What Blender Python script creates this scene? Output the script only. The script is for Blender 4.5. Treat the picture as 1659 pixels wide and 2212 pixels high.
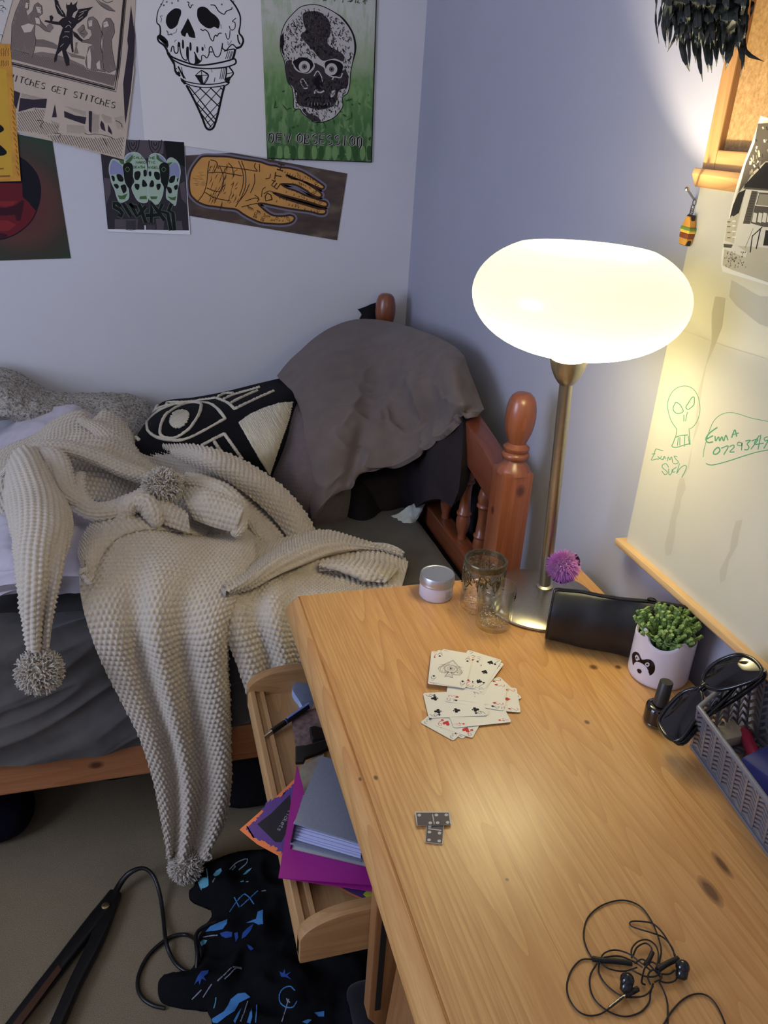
import bpy, bmesh, math, random
import numpy as np
from mathutils import Vector, Matrix, noise
from mathutils.bvhtree import BVHTree
rnd = random.Random(7)
for o in list(bpy.data.objects): bpy.data.objects.remove(o)
SC = bpy.context.scene
COL = SC.collection
PI = math.pi

# ------------------------------------------------------------------ camera, light, exposure
CAM = np.array([-0.766, -2.358, 1.46])
RM = np.array([[0.9607592112, -0.2715247673, 0.0567101298],
               [-0.0678737992, -0.4283566429, -0.9010570092],
               [0.2689514556, 0.8618496895, -0.4299770079]])   # rows: right, down, forward
FPX, CX, CY = 1764.738, 829.5, 1106.0
cam = bpy.data.cameras.new('camera'); camo = bpy.data.objects.new('camera', cam); COL.objects.link(camo)
cam.sensor_fit = 'VERTICAL'; cam.sensor_height = 36.0; cam.lens = FPX / 2212 * 36.0
cam.clip_start = 0.02
camo.matrix_world = Matrix(((RM[0][0], -RM[1][0], -RM[2][0], CAM[0]),
                            (RM[0][1], -RM[1][1], -RM[2][1], CAM[1]),
                            (RM[0][2], -RM[1][2], -RM[2][2], CAM[2]), (0, 0, 0, 1)))
SC.camera = camo
SC.view_settings.view_transform = 'Standard'; SC.view_settings.look = 'None'
SC.view_settings.gamma = 1.0; SC.view_settings.use_curve_mapping = False
SC.view_settings.exposure = 0.6
w = bpy.data.worlds.new('world'); SC.world = w; w.use_nodes = True
w.node_tree.nodes['Background'].inputs[0].default_value = (.55, .68, 1, 1)
w.node_tree.nodes['Background'].inputs[1].default_value = 0.6

def light(name, kind, loc, power, color, **kw):
    l = bpy.data.lights.new(name, kind); l.energy = power; l.color = color
    for k, v in kw.items(): setattr(l, k, v)
    o = bpy.data.objects.new(name, l); COL.objects.link(o); o.location = loc
    return o
# daylight through the window in the left wall
dl = light('window_daylight', 'AREA', (-2.82, -2.0, 1.5), 23, (.60, .70, 1.0), shape='RECTANGLE', size=1.2, size_y=1.1)
dl.rotation_euler = (0, -PI/2, 0)
LAMP_C = np.array([-.184, -1.335, 1.261]); LAMP_B = np.array([-.135, -1.283, .741])
LAMP_POWER = 9.0; SHADE_K = .0128

# ------------------------------------------------------------------ projection helpers (pixel of the photo -> point on a real plane)
AX = {'x': 0, 'y': 1, 'z': 2}
def ray(px, py):
    return RM.T @ np.array([(px-CX)/FPX, (py-CY)/FPX, 1.0])
def at(px, py, ax, v):
    r = ray(px, py); i = AX[ax]
    return CAM + r * ((v - CAM[i]) / r[i])
def on_plane(px, py, p0, n):
    r = ray(px, py); n = np.asarray(n, float)
    return CAM + r * (((np.asarray(p0)-CAM) @ n) / (r @ n))
def Zm(ox, oy, s):
    return lambda pts: [(ox + p[0]/s, oy + p[1]/s) + tuple(p[2:]) for p in pts]

def catmull(pts, n, closed=False):
    P = np.asarray(pts, float); k = len(P)
    if k < 3 and not closed:
        t = np.linspace(0, 1, n)[:, None]; return P[0]*(1-t) + P[-1]*t
    if closed: Q = np.vstack([P[-1], P, P[0], P[1]]); segs = k
    else: Q = np.vstack([2*P[0]-P[1], P, 2*P[-1]-P[-2]]); segs = k-1
    m = max(4, n // max(1, segs) * 2 + 4)
    out = []
    for i in range(segs):
        a, b, c, d = Q[i:i+4]
        t = np.linspace(0, 1, m, endpoint=False)[:, None]
        out.append(.5*((2*b) + (-a+c)*t + (2*a-5*b+4*c-d)*t*t + (-a+3*b-3*c+d)*t**3))
    out.append((P[0] if closed else P[-1])[None, :]); C = np.vstack(out)
    s = np.r_[0, np.cumsum(np.linalg.norm(np.diff(C, axis=0), axis=1))]
    t = np.linspace(0, s[-1], n+1 if closed else n)
    R = np.stack([np.interp(t, s, C[:, j]) for j in range(C.shape[1])], 1)
    return R[:-1] if closed else R

# ------------------------------------------------------------------ mesh builder
class MB:
    def __init__(s): s.v = []; s.f = []; s.m = []; s.uv = {}; s.sm = []
    def add(s, V, F, mat=0):
        b = len(s.v); s.v.extend([tuple(map(float, p)) for p in V])
        for f in F: s.f.append([b+i for i in f]); s.m.append(mat)
        return b
    def box(s, x0, x1, y0, y1, z0, z1, mat=0):
        V = [(x, y, z) for x in (x0, x1) for y in (y0, y1) for z in (z0, z1)]
        s.add(V, [(0,1,3,2), (4,6,7,5), (0,4,5,1), (2,3,7,6), (0,2,6,4), (1,5,7,3)], mat)
    def obox(s, c, ux, uy, uz, mat=0):   # oriented box: centre + half vectors
        c, ux, uy, uz = map(np.asarray, (c, ux, uy, uz))
        V = [c + a*ux + b*uy + d*uz for a in (-1, 1) for b in (-1, 1) for d in (-1, 1)]
        F = [(0,1,3,2), (4,6,7,5), (0,4,5,1), (2,3,7,6), (0,2,6,4), (1,5,7,3)]
        if np.dot(np.cross(ux, uy), uz) < 0: F = [f[::-1] for f in F]
        s.add(V, F, mat)
    def prism(s, poly, vec, mat=0):      # polygon (3D list) extruded by vec
        P = [np.asarray(p, float) for p in poly]; n = len(P); vec = np.asarray(vec, float)
        V = P + [p+vec for p in P]
        nrm = sum(np.cross(P[i]-P[0], P[(i+1) % n]-P[0]) for i in range(n))
        F = [list(range(n)), list(range(2*n-1, n-1, -1))] + [(i, i+n, (i+1) % n+n, (i+1) % n) for i in range(n)]
        if np.dot(nrm, vec) > 0: F = [f[::-1] for f in F]
        s.add(V, F, mat)
    def tube(s, pts, r, n=8, mat=0, closed=False, caps=True):
        P = np.asarray(pts, float); k = len(P); R = np.full(k, r) if np.isscalar(r) else np.asarray(r, float)
        T = np.gradient(P, axis=0) if not closed else (np.roll(P, -1, 0)-np.roll(P, 1, 0))
        T /= np.linalg.norm(T, axis=1)[:, None]+1e-12
        up = np.array([0, 0, 1.]) if abs(T[0][2]) < .9 else np.array([1., 0, 0])
        V = []; a = np.cross(T[0], up); a /= np.linalg.norm(a)
        for i in range(k):
            a = a - T[i]*(a @ T[i]); a /= np.linalg.norm(a)+1e-12; b = np.cross(T[i], a)
            for j in range(n):
                t = 2*PI*j/n; V.append(P[i]+R[i]*(math.cos(t)*a+math.sin(t)*b))
        F = []
        for i in range(k if closed else k-1):
            i2 = (i+1) % k
            for j in range(n):
                j2 = (j+1) % n; F.append((i*n+j, i*n+j2, i2*n+j2, i2*n+j))
        if caps and not closed:
            F.append(list(range(n))[::-1]); F.append([(k-1)*n+j for j in range(n)])
        s.add(V, F, mat)
    def lathe(s, prof, c=(0, 0, 0), n=32, mat=0, axis=None, closed=False):
        c = np.asarray(c, float); ez = np.array([0, 0, 1.]) if axis is None else np.asarray(axis, float)
        ez = ez/np.linalg.norm(ez); ex = np.cross([0, 1., 0], ez); ex /= np.linalg.norm(ex); ey = np.cross(ez, ex)
        V = []; F = []; k = len(prof)
        for (r, z) in prof:
            for j in range(n):
                t = 2*PI*j/n; V.append(c+ez*z+max(r, 1e-5)*(math.cos(t)*ex+math.sin(t)*ey))
        for i in range(k if closed else k-1):
            i2 = (i+1) % k
            for j in range(n):
                j2 = (j+1) % n; F.append((i*n+j, i*n+j2, i2*n+j2, i2*n+j))
        s.add(V, F, mat)
    def ball(s, c, r, mat=0, n=12, sc=(1, 1, 1)):
        c = np.asarray(c, float); V = []; F = []; k = n//2+1
        for i in range(k):
            a = -PI/2+PI*i/(k-1)
            for j in range(n):
                t = 2*PI*j/n; V.append(c+r*np.array([math.cos(a)*math.cos(t)*sc[0], math.cos(a)*math.sin(t)*sc[1], math.sin(a)*sc[2]]))
        for i in range(k-1):
            for j in range(n):
                j2 = (j+1) % n; F.append((i*n+j, i*n+j2, (i+1)*n+j2, (i+1)*n+j))
        s.add(V, F, mat)

ORG = {}
def obj(name, mb, mats, parent=None, smooth=None, loc=None, bevel=0, sub=0):
    V = np.asarray(mb.v, float)
    if parent is not None: org = ORG[parent.name]
    elif loc is not None: org = np.asarray(loc, float)
    else: org = np.array([(V[:, 0].min()+V[:, 0].max())/2, (V[:, 1].min()+V[:, 1].max())/2, V[:, 2].min()])
    me = bpy.data.meshes.new(name)
    me.from_pydata([tuple(p) for p in (V-org)], [], mb.f)
    if not isinstance(mats, (list, tuple)): mats = [mats]
    for m in mats: me.materials.append(m)
    me.polygons.foreach_set('material_index', mb.m)
    if bevel:
        bm = bmesh.new(); bm.from_mesh(me)
        bmesh.ops.remove_doubles(bm, verts=bm.verts, dist=1e-6)
        es = [e for e in bm.edges if len(e.link_faces) == 2 and e.calc_face_angle(0) > .6]
        bmesh.ops.bevel(bm, geom=es, offset=bevel, segments=2, profile=.6, affect='EDGES', clamp_overlap=True)
        bm.to_mesh(me); bm.free()
    if smooth is not None:
        me.shade_smooth(); me.set_sharp_from_angle(angle=math.radians(smooth))
    me.update()
    o = bpy.data.objects.new(name, me); COL.objects.link(o)
    if parent is not None: o.parent = parent
    else: o.location = org
    ORG[o.name] = org
    return o
def thing(name, label, cat, loc, group=None):
    o = bpy.data.objects.new(name, None); COL.objects.link(o); o.location = loc; o.empty_display_size = .05
    ORG[o.name] = np.asarray(loc, float); return tag(o, label, cat, group)
def tag(o, label=None, cat=None, group=None, kind=None):
    if label: o['label'] = label
    if cat: o['category'] = cat
    if group: o['group'] = group
    if kind: o['kind'] = kind
    return o

# ------------------------------------------------------------------ surfaces lofted through control rows
def loft(rows, n, m, axis='y'):
    """rows of (px,py,depth) -> grid m x n of 3D points"""
    R = []
    for row in rows:
        R.append(catmull([at(p[0], p[1], *p[2]) if isinstance(p[2], tuple) else at(p[0], p[1], axis, p[2]) for p in row], n))
    R = np.array(R); out = np.zeros((m, n, 3))
    ln = np.r_[0, np.cumsum(np.linalg.norm(np.diff(R, axis=0), axis=2).mean(1))]; ln /= ln[-1]
    tt = np.linspace(0, 1, m)
    for j in range(n):
        C = catmull(R[:, j], m*3); s = np.linspace(0, 1, len(C))
        for c in range(3): out[:, j, c] = np.interp(tt, s, C[:, c])
    return out
def normals(P):
    du = np.gradient(P, axis=1); dv = np.gradient(P, axis=0)
    N = np.cross(du, dv); N /= np.linalg.norm(N, axis=2)[..., None]+1e-12
    s = np.sign(((CAM-P)*N).sum()); return N*s
def uvlen(P):
    du = np.linalg.norm(np.diff(P, axis=1), axis=2); U = np.concatenate([np.zeros((P.shape[0], 1)), np.cumsum(du, 1)], 1)
    U -= U[:, U.shape[1]//2][:, None]
    dv = np.linalg.norm(np.diff(P, axis=0), axis=2).mean(1); V = np.r_[0, np.cumsum(dv)][:, None]*np.ones((1, P.shape[1]))
    return U, V
def vnoise(P, s, seed=0, oct=3):
    flat = P.reshape(-1, 3); o = np.empty(len(flat)); off = Vector((seed*7.3, seed*3.1, seed*1.7))
    for i, p in enumerate(flat): o[i] = noise.fractal(Vector(p)*s+off, 1.0, 2.0, oct)
    return o.reshape(P.shape[:2])
def grid_faces(m, n, flip=False):
    i = np.arange(m-1)[:, None]; j = np.arange(n-1)[None, :]
    a = (i*n+j).ravel(); F = np.stack([a, a+1, a+n+1, a+n], 1)
    return F[:, ::-1] if flip else F
def shell(mb, P, thick, mat=0, N=None, pillow=False):
    """closed shell: front grid P, back pushed inwards by thick (or pillow-shaped)"""
    m, n = P.shape[:2]; N = normals(P) if N is None else N
    if pillow:
        u = np.linspace(-1, 1, n)[None, :]; v = np.linspace(-1, 1, m)[:, None]
        k = np.sqrt(np.clip((1-u**4)*(1-v**4), 0, 1))[..., None]
    else: k = 1.0
    B = P - N*thick*k
    V = np.vstack([P.reshape(-1, 3), B.reshape(-1, 3)])
    c = P[m//2, n//2]; q = np.cross(P[m//2, n//2+1]-c, P[m//2+1, n//2]-c) @ N[m//2, n//2]
    F = grid_faces(m, n, q < 0).tolist() + (grid_faces(m, n, q > 0)+m*n).tolist()
    ring = [(0, j) for j in range(n)] + [(i, n-1) for i in range(1, m)] + [(m-1, j) for j in range(n-2, -1, -1)] + [(i, 0) for i in range(m-2, 0, -1)]
    idx = [i*n+j for i, j in ring]; L = len(idx)
    for t in range(L):
        a, b = idx[t], idx[(t+1) % L]; f = [b, a, a+m*n, b+m*n]
        F.append(f if q > 0 else f[::-1])
    mb.add(V, F, mat)
def knit(P, amp=.0016, p=.0098, q=.0082, N=None):
    N = normals(P) if N is None else N
    U, V = uvlen(P); row = np.floor(V/p)
    h = .62*np.abs(np.sin(PI*V/p)) + .38*np.cos(2*PI*U/q + PI*(row % 2))*np.sin(PI*(V/p % 1))
    return P + N*(amp*(h-.3))[..., None]
def bvh_of(mb):
    return BVHTree.FromPolygons([Vector(p) for p in mb.v], mb.f)
def hit(bv, px, py, off=.0):
    d = Vector(ray(px, py)).normalized(); r = bv.ray_cast(Vector(CAM), d)
    if r[0] is None: return None
    n = r[1] if r[1].dot(d) < 0 else -r[1]
    return np.array(r[0]+n*off), np.array(n)

# ------------------------------------------------------------------ materials
def srgb(*c):
    f = lambda x: x/12.92 if x <= .04045 else ((x+.055)/1.055)**2.4
    return tuple(f(x/255) for x in c)+(1,)
class NT:
    def __init__(s, name):
        s.mat = bpy.data.materials.new(name); s.mat.use_nodes = True; s.t = s.mat.node_tree; s.N = s.t.nodes; s.L = s.t.links
        s.b = s.N['Principled BSDF']
    def n(s, t, **kw):
        d = s.N.new(t)
        for k, v in kw.items(): setattr(d, k, v)
        return d
    def k(s, a, b): s.L.new(a, b)
    def val(s, x):
        return x
    def math(s, op, a, b=None, c=None):
        d = s.n('ShaderNodeMath', operation=op)
        for i, v in enumerate((a, b, c)):
            if v is None: continue
            if isinstance(v, (int, float)): d.inputs[i].default_value = v
            else: s.k(v, d.inputs[i])
        return d.outputs[0]
    def mix(s, f, a, b, mode='MIX'):
        d = s.n('ShaderNodeMix', data_type='RGBA', blend_type=mode)
        for sock, v in ((d.inputs[0], f), (d.inputs[6], a), (d.inputs[7], b)):
            if isinstance(v, (int, float)): sock.default_value = v
            elif isinstance(v, tuple): sock.default_value = v
            else: s.k(v, sock)
        return d.outputs[2]
    def coord(s, scale=(1, 1, 1), loc=(0, 0, 0), rot=(0, 0, 0)):
        t = s.n('ShaderNodeTexCoord'); m = s.n('ShaderNodeMapping'); s.k(t.outputs['Object'], m.inputs[0])
        m.inputs[1].default_value = loc; m.inputs[2].default_value = rot; m.inputs[3].default_value = scale
        return m.outputs[0]
    def noise(s, vec, scale, detail=3, rough=.5):
        d = s.n('ShaderNodeTexNoise'); d.inputs['Scale'].default_value = scale; d.inputs['Detail'].default_value = detail
        d.inputs['Roughness'].default_value = rough; s.k(vec, d.inputs['Vector']); return d.outputs[0]
    def ramp(s, f, stops):
        d = s.n('ShaderNodeValToRGB'); e = d.color_ramp.elements
        while len(e) < len(stops): e.new(.5)
        for i, (p, c) in enumerate(stops):
            e[i].position = p; e[i].color = c if isinstance(c, tuple) else (c, c, c, 1)
        s.k(f, d.inputs[0]); return d.outputs[0]
    def bump(s, h, strength=.3, dist=.002):
        d = s.n('ShaderNodeBump'); d.inputs['Strength'].default_value = strength; d.inputs['Distance'].default_value = dist
        s.k(h, d.inputs['Height']); s.k(d.outputs[0], s.b.inputs['Normal'])
    def col(s, c):
        if isinstance(c, tuple): s.b.inputs['Base Color'].default_value = c
        else: s.k(c, s.b.inputs['Base Color'])
def mat(name, c, rough=.6, metal=0, spec=.5, var=0, vs=40, bump=0, bs=200, bd=.001, sheen=0, coat=0, trans=0, ior=1.45):
    t = NT(name); b = t.b
    b.inputs['Roughness'].default_value = rough; b.inputs['Metallic'].default_value = metal
    b.inputs['Specular IOR Level'].default_value = spec; b.inputs['Sheen Weight'].default_value = sheen
    b.inputs['Coat Weight'].default_value = coat; b.inputs['Transmission Weight'].default_value = trans; b.inputs['IOR'].default_value = ior
    if var:
        d = tuple(x*(1-var) for x in c[:3])+(1,); l = tuple(min(1, x*(1+var)) for x in c[:3])+(1,)
        t.col(t.ramp(t.noise(t.coord(), vs), [(.3, d), (.7, l)]))
    else: t.col(c)
    if bump: t.bump(t.noise(t.coord(), bs, 4), bump, bd)
    return t.mat
def wood(name, dark, mid, light, axis='y', plank=.0, knots=(), rough=.4, ring=26, stretch=.07, coat=.3, spec=.5):
    """pine: growth rings stretched along an axis, optional planks and dark knots (object space)"""
    t = NT(name); sc = [1, 1, 1]; ai = AX[axis]; sc[ai] = stretch
    tc = t.n('ShaderNodeTexCoord'); vec = tc.outputs['Object']
    if plank:
        sp = t.n('ShaderNodeSeparateXYZ'); t.k(vec, sp.inputs[0]); px = t.math('FLOOR', t.math('DIVIDE', sp.outputs[0], plank))
        wn = t.n('ShaderNodeTexWhiteNoise', noise_dimensions='1D'); t.k(px, wn.inputs['W'])
        cb = t.n('ShaderNodeVectorMath', operation='ADD'); sv = t.n('ShaderNodeVectorMath', operation='SCALE'); t.k(wn.outputs['Color'], sv.inputs[0]); sv.inputs['Scale'].default_value = 9.0
        t.k(vec, cb.inputs[0]); t.k(sv.outputs[0], cb.inputs[1]); vec2 = cb.outputs[0]
    else: vec2 = vec
    mp = t.n('ShaderNodeMapping'); mp.inputs[3].default_value = sc; t.k(vec2, mp.inputs[0])
    n1 = t.noise(mp.outputs[0], 7, 2, .45)
    rings = t.math('FRACT', t.math('MULTIPLY', n1, ring))
    r = t.math('POWER', rings, 3.2)
    sc2 = [90, 90, 90]; sc2[ai] = 4
    mp2 = t.n('ShaderNodeMapping'); mp2.inputs[3].default_value = sc2; t.k(vec2, mp2.inputs[0]); fine = t.noise(mp2.outputs[0], 3, 4, .6)
    big = t.noise(mp.outputs[0], 4, 2)
    c = t.mix(t.math('MULTIPLY', r, .8), light, mid)
    c = t.mix(t.ramp(fine, [(.35, 0.0), (.72, .75)]), c, mid)
    c = t.mix(t.ramp(big, [(.35, 0.0), (.7, .45)]), c, dark)
    if plank:
        c = t.mix(t.math('MULTIPLY', wn.outputs['Value'], .35), c, mid)
        fr = t.math('FRACT', t.math('DIVIDE', sp.outputs[0], plank)); e = t.math('LESS_THAN', fr, .008)
        c = t.mix(t.math('MULTIPLY', e, .35), c, dark)
    for (kx, ky, kz, ra, el, kc) in knots:
        d = t.n('ShaderNodeVectorMath', operation='SUBTRACT'); t.k(vec, d.inputs[0]); d.inputs[1].default_value = (kx, ky, kz)
        e = t.n('ShaderNodeVectorMath', operation='MULTIPLY'); t.k(d.outputs[0], e.inputs[0]); s3 = [1/ra]*3; s3[ai] /= el; e.inputs[1].default_value = s3
        l = t.n('ShaderNodeVectorMath', operation='LENGTH'); t.k(e.outputs[0], l.inputs[0])
        wob = t.math('ADD', l.outputs['Value'], t.math('MULTIPLY', t.math('SUBTRACT', fine, .5), .5))
        c = t.mix(t.ramp(wob, [(.45, .85), (.7, .5), (1.0, .22), (1.5, 0.0)]), c, kc)
    t.col(c); t.b.inputs['Roughness'].default_value = rough; t.b.inputs['Coat Weight'].default_value = coat; t.b.inputs['Coat Roughness'].default_value = .25
    t.b.inputs['Specular IOR Level'].default_value = spec
    t.bump(fine, .12, .0006)
    return t.mat
def flat(name, c, rough=.75): return mat(name, c, rough, spec=.3)
BLACK = flat('ink_black', srgb(22, 20, 22)); WHITE = flat('paper_white', srgb(225, 222, 218)); CREAMP = flat('paper_cream', srgb(222, 215, 205))

# ------------------------------------------------------------------ drawing on flat sheets: shapes in photo pixels unprojected onto the sheet's own plane
class Sheet:
    def __init__(s, P, mb): s.P = P; s.mb = mb; s.k = 0       # P(px,py,lift)->3D
    def fill(s, pts, mat, smooth=False, lift=None):
        if smooth: pts = catmull(pts, max(16, len(pts)*5), True)
        if lift is None: s.k += 1.0; lift = .00008+.00001*s.k
        V = [s.P(p[0], p[1], lift) for p in pts]
        a = sum(pts[i][0]*pts[(i+1) % len(pts)][1]-pts[(i+1) % len(pts)][0]*pts[i][1] for i in range(len(pts)))
        s.mb.add(V, [list(range(len(V)))[::-1] if a > 0 else list(range(len(V)))], mat)
    def line(s, pts, w, mat, smooth=True, closed=False, nib=None, lift=None):
        if smooth and len(pts) > 2: pts = catmull(pts, max(8, len(pts)*6), closed)
        else: pts = np.asarray(pts, float)
        if closed: pts = np.vstack([pts, pts[:1]])
        if len(pts) < 2: return
        T = np.gradient(pts, axis=0); T /= np.linalg.norm(T, axis=1)[:, None]+1e-9; Nn = np.stack([-T[:, 1], T[:, 0]], 1)
        k = len(pts); W = np.full(k, w) if np.isscalar(w) else np.interp(np.linspace(0, 1, k), np.linspace(0, 1, len(w)), w)
        if nib is not None: W = W*(.3+.9*np.abs(T[:, 0]*math.sin(nib)-T[:, 1]*math.cos(nib)))
        if lift is None: s.k += .05; lift = .00008+.00001*s.k
        A = pts+Nn*W[:, None]/2; B = pts-Nn*W[:, None]/2
        V = [s.P(p[0], p[1], lift) for p in np.vstack([A, B])]
        s.mb.add(V, [(i, i+1, k+i+1, k+i) for i in range(k-1)], mat)
    def hatch(s, poly, ang, step, w, mat, jit=.2):
        """parallel strokes clipped to a polygon"""
        P = np.asarray(poly, float); d = np.array([math.cos(ang), math.sin(ang)]); n = np.array([-d[1], d[0]])
        t = P @ n
        for o in np.arange(t.min()+step/2, t.max(), step):
            xs = []
            for i in range(len(P)):
                a, b = P[i], P[(i+1) % len(P)]; ta, tb = a @ n-o, b @ n-o
                if ta*tb < 0: xs.append(((a+(b-a)*ta/(ta-tb)) @ d))
            xs.sort()
            for a, b in zip(xs[::2], xs[1::2]):
                if b-a > 1:
                    a += rnd.uniform(0, jit)*(b-a)*.5; b -= rnd.uniform(0, jit)*(b-a)*.5
                    s.line([d*a+n*o, d*b+n*o], [w*.4, w, w*.3], mat, smooth=False)
GL = {'A': [[(0,0),(.5,1),(1,0)],[(.2,.4),(.8,.4)]], 'B': [[(0,0),(0,1),(.7,.95),(.7,.6),(0,.52),(.8,.45),(.85,.05),(0,0)]],
 'C': [[(.9,.85),(.5,1),(.05,.7),(.05,.25),(.5,0),(.95,.12)]], 'D': [[(0,0),(0,1),(.6,.95),(.95,.5),(.6,.05),(0,0)]],
 'E': [[(.9,1),(0,1),(0,0),(.9,0)],[(0,.52),(.7,.52)]], 'F': [[(.9,1),(0,1),(0,0)],[(0,.52),(.7,.52)]], 'G': [[(.9,.85),(.5,1),(.05,.7),(.05,.25),(.5,0),(.95,.12),(.95,.45),(.6,.45)]],
 'H': [[(0,0),(0,1)],[(1,0),(1,1)],[(0,.5),(1,.5)]], 'h': [[(0,0),(0,1)],[(0,.5),(.5,.62),(.8,.45),(.8,0)]], 'I': [[(.5,0),(.5,1)]], 'K': [[(0,0),(0,1)],[(.9,1),(.05,.5),(.95,0)]],
 'L': [[(0,1),(0,0),(.9,0)]], 'M': [[(0,0),(.1,1),(.5,.35),(.9,1),(1,0)]], 'N': [[(0,0),(0,1),(1,0),(1,1)]], 'n': [[(.05,0),(.05,.9)],[(.05,.75),(.5,1),(.85,.8),(.85,.1),(.6,-.2)],[(-.1,.95),(.1,.85)]],
 'O': [[(.5,1),(.05,.75),(.05,.25),(.5,0),(.95,.25),(.95,.75),(.5,1)]], 'R': [[(0,0),(0,1),(.75,.95),(.8,.6),(0,.5),(.95,0)]],
 'S': [[(.9,.88),(.5,1),(.08,.82),(.12,.58),(.85,.42),(.92,.15),(.5,0),(.05,.12)]], 'T': [[(0,1),(1,1)],[(.5,1),(.5,0)]], 'U': [[(0,1),(.03,.2),(.5,0),(.97,.2),(1,1)]],
 'W': [[(0,1),(.2,0),(.5,.8),(.8,0),(1,1)]], 'X': [[(0,0),(1,1)],[(0,1),(1,0)]], 'Y': [[(0,1),(.5,.5),(1,1)],[(.5,.5),(.5,0)]], 'J': [[(.8,1),(.8,.2),(.4,0),(.05,.2)]], 'Q': [[(.5,1),(.05,.75),(.05,.25),(.5,0),(.95,.25),(.95,.75),(.5,1)],[(.6,.3),(1,-.05)]],
 'k': [[(0,0),(0,1)],[(.75,.65),(.05,.3),(.8,0)]], 'i': [[(.5,0),(.5,.62)],[(.5,.85),(.5,.92)]], 'c': [[(.9,.55),(.5,.65),(.1,.4),(.15,.1),(.5,0),(.9,.1)]], 'e': [[(.1,.33),(.9,.36),(.8,.6),(.4,.66),(.08,.35),(.3,.02),(.9,.1)]],
 't': [[(.4,.95),(.4,.1),(.8,0)],[(.05,.65),(.85,.65)]], 's': [[(.85,.58),(.4,.66),(.15,.5),(.8,.25),(.6,0),(.1,.06)]], 'r': [[(.15,0),(.15,.65)],[(.15,.45),(.5,.66),(.85,.6)]], 'o': [[(.5,.66),(.1,.45),(.1,.2),(.5,0),(.9,.2),(.9,.45),(.5,.66)]],
 '0': [[(.5,1),(.08,.75),(.08,.25),(.5,0),(.92,.25),(.92,.75),(.5,1)]], '1': [[(.2,.8),(.55,1),(.55,0)]], '2': [[(.08,.8),(.5,1),(.9,.75),(.1,0),(.95,0)]], '3': [[(.1,.92),(.55,1),(.85,.78),(.4,.55),(.9,.3),(.5,0),(.05,.1)]],
 '4': [[(.7,0),(.7,1),(.05,.3),(.98,.3)]], '5': [[(.9,1),(.15,1),(.1,.55),(.6,.62),(.92,.32),(.5,0),(.05,.1)]], '6': [[(.8,.95),(.3,.75),(.08,.3),(.5,0),(.9,.25),(.6,.52),(.12,.35)]], '7': [[(.05,1),(.95,1),(.35,0)]],
 '8': [[(.5,.54),(.12,.78),(.5,1),(.88,.78),(.5,.54),(.05,.25),(.5,0),(.95,.25),(.5,.54)]], '9': [[(.88,.7),(.5,1),(.1,.75),(.4,.5),(.88,.7),(.8,.3),(.5,0)]]}
def write(sh, s, a, b, h, w, mat, nib=None, gap=.3, smooth=False, italic=0):
    """stroke lettering from pixel a to pixel b along the baseline, cap height h px (up is perpendicular)"""
    a = np.array(a, float); b = np.array(b, float); d = b-a; L = np.linalg.norm(d); d /= L; up = np.array([d[1], -d[0]])
    adv = L/len(s); cw = adv*(1-gap)
    for i, ch in enumerate(s):
        for st in GL.get(ch, []):
            sh.line([a+d*(i*adv+(p[0]+italic*p[1])*cw)+up*p[1]*h for p in st], w, mat, smooth=smooth, nib=nib)
# ================================================================== the room
def wallmat(name, c):
    t = NT(name); n = t.noise(t.coord(), 2.2, 3); n2 = t.noise(t.coord(), 260, 3)
    a = tuple(x*.96 for x in c[:3])+(1,); b = tuple(min(1, x*1.03) for x in c[:3])+(1,)
    t.col(t.ramp(n, [(.35, a), (.65, b)])); t.b.inputs['Roughness'].default_value = .85; t.b.inputs['Specular IOR Level'].default_value = .25
    t.bump(n2, .12, .0008); return t.mat
PAINT = wallmat('lavender_white_paint', (.73, .71, .72, 1)); PAINT_DIM = wallmat('lavender_paint_dimmed', (.42, .42, .49, 1)); CEIL = wallmat('ceiling_white', (.80, .79, .77, 1))  # right wall's dimmer, bluer light is put into its paint colour
X0, Y0, ZC = -2.9, -3.4, 2.4
def struct(name, mb, m): o = obj(name, mb, m); o['kind'] = 'structure'; return o
m = MB(); m.box(X0-.1, .1, 0, .1, -.05, ZC+.1); struct('wall_back', m, PAINT)
m = MB(); m.box(0, .1, Y0-.1, 0, -.05, ZC+.1); struct('wall_right', m, PAINT_DIM)
m = MB(); m.box(X0-.1, .1, Y0-.1, Y0, -.05, ZC+.1); struct('wall_front', m, PAINT)
m = MB(); wy0, wy1, wz0, wz1 = -2.65, -1.35, .9, 2.1
m.box(X0-.1, X0, Y0, wy0, -.05, ZC+.1); m.box(X0-.1, X0, wy1, 0, -.05, ZC+.1); m.box(X0-.1, X0, wy0, wy1, -.05, wz0); m.box(X0-.1, X0, wy0, wy1, wz1, ZC+.1)
struct('wall_left', m, PAINT)
WPVC = mat('white_window_plastic', srgb(235, 235, 235), .35)
m = MB()
for a in (wy0, wy1-.05): m.box(X0-.08, X0-.02, a, a+.05, wz0, wz1)
for a in (wz0, wz1-.05): m.box(X0-.08, X0-.02, wy0, wy1, a, a+.05)
m.box(X0-.075, X0-.025, -2.02, -1.98, wz0, wz1); struct('window_1', m, WPVC)
m = MB(); m.box(X0-.1, .1, Y0-.1, .1, ZC, ZC+.1); struct('ceiling', m, CEIL)
t = NT('beige_carpet'); v = t.coord(); n1 = t.noise(v, 640, 3, .75); n2 = t.noise(v, 6, 3)
c = t.ramp(n1, [(.3, srgb(118, 104, 80)), (.7, srgb(192, 172, 138))]); c = t.mix(t.ramp(n2, [(.4, 0.), (.7, .3)]), c, srgb(130, 115, 92))
t.col(c); t.b.inputs['Roughness'].default_value = .95; t.b.inputs['Specular IOR Level'].default_value = .1; t.bump(n1, .8, .004)
m = MB(); m.box(X0-.1, .1, Y0-.1, .1, -.05, 0); struct('floor', m, t.mat)

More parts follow.
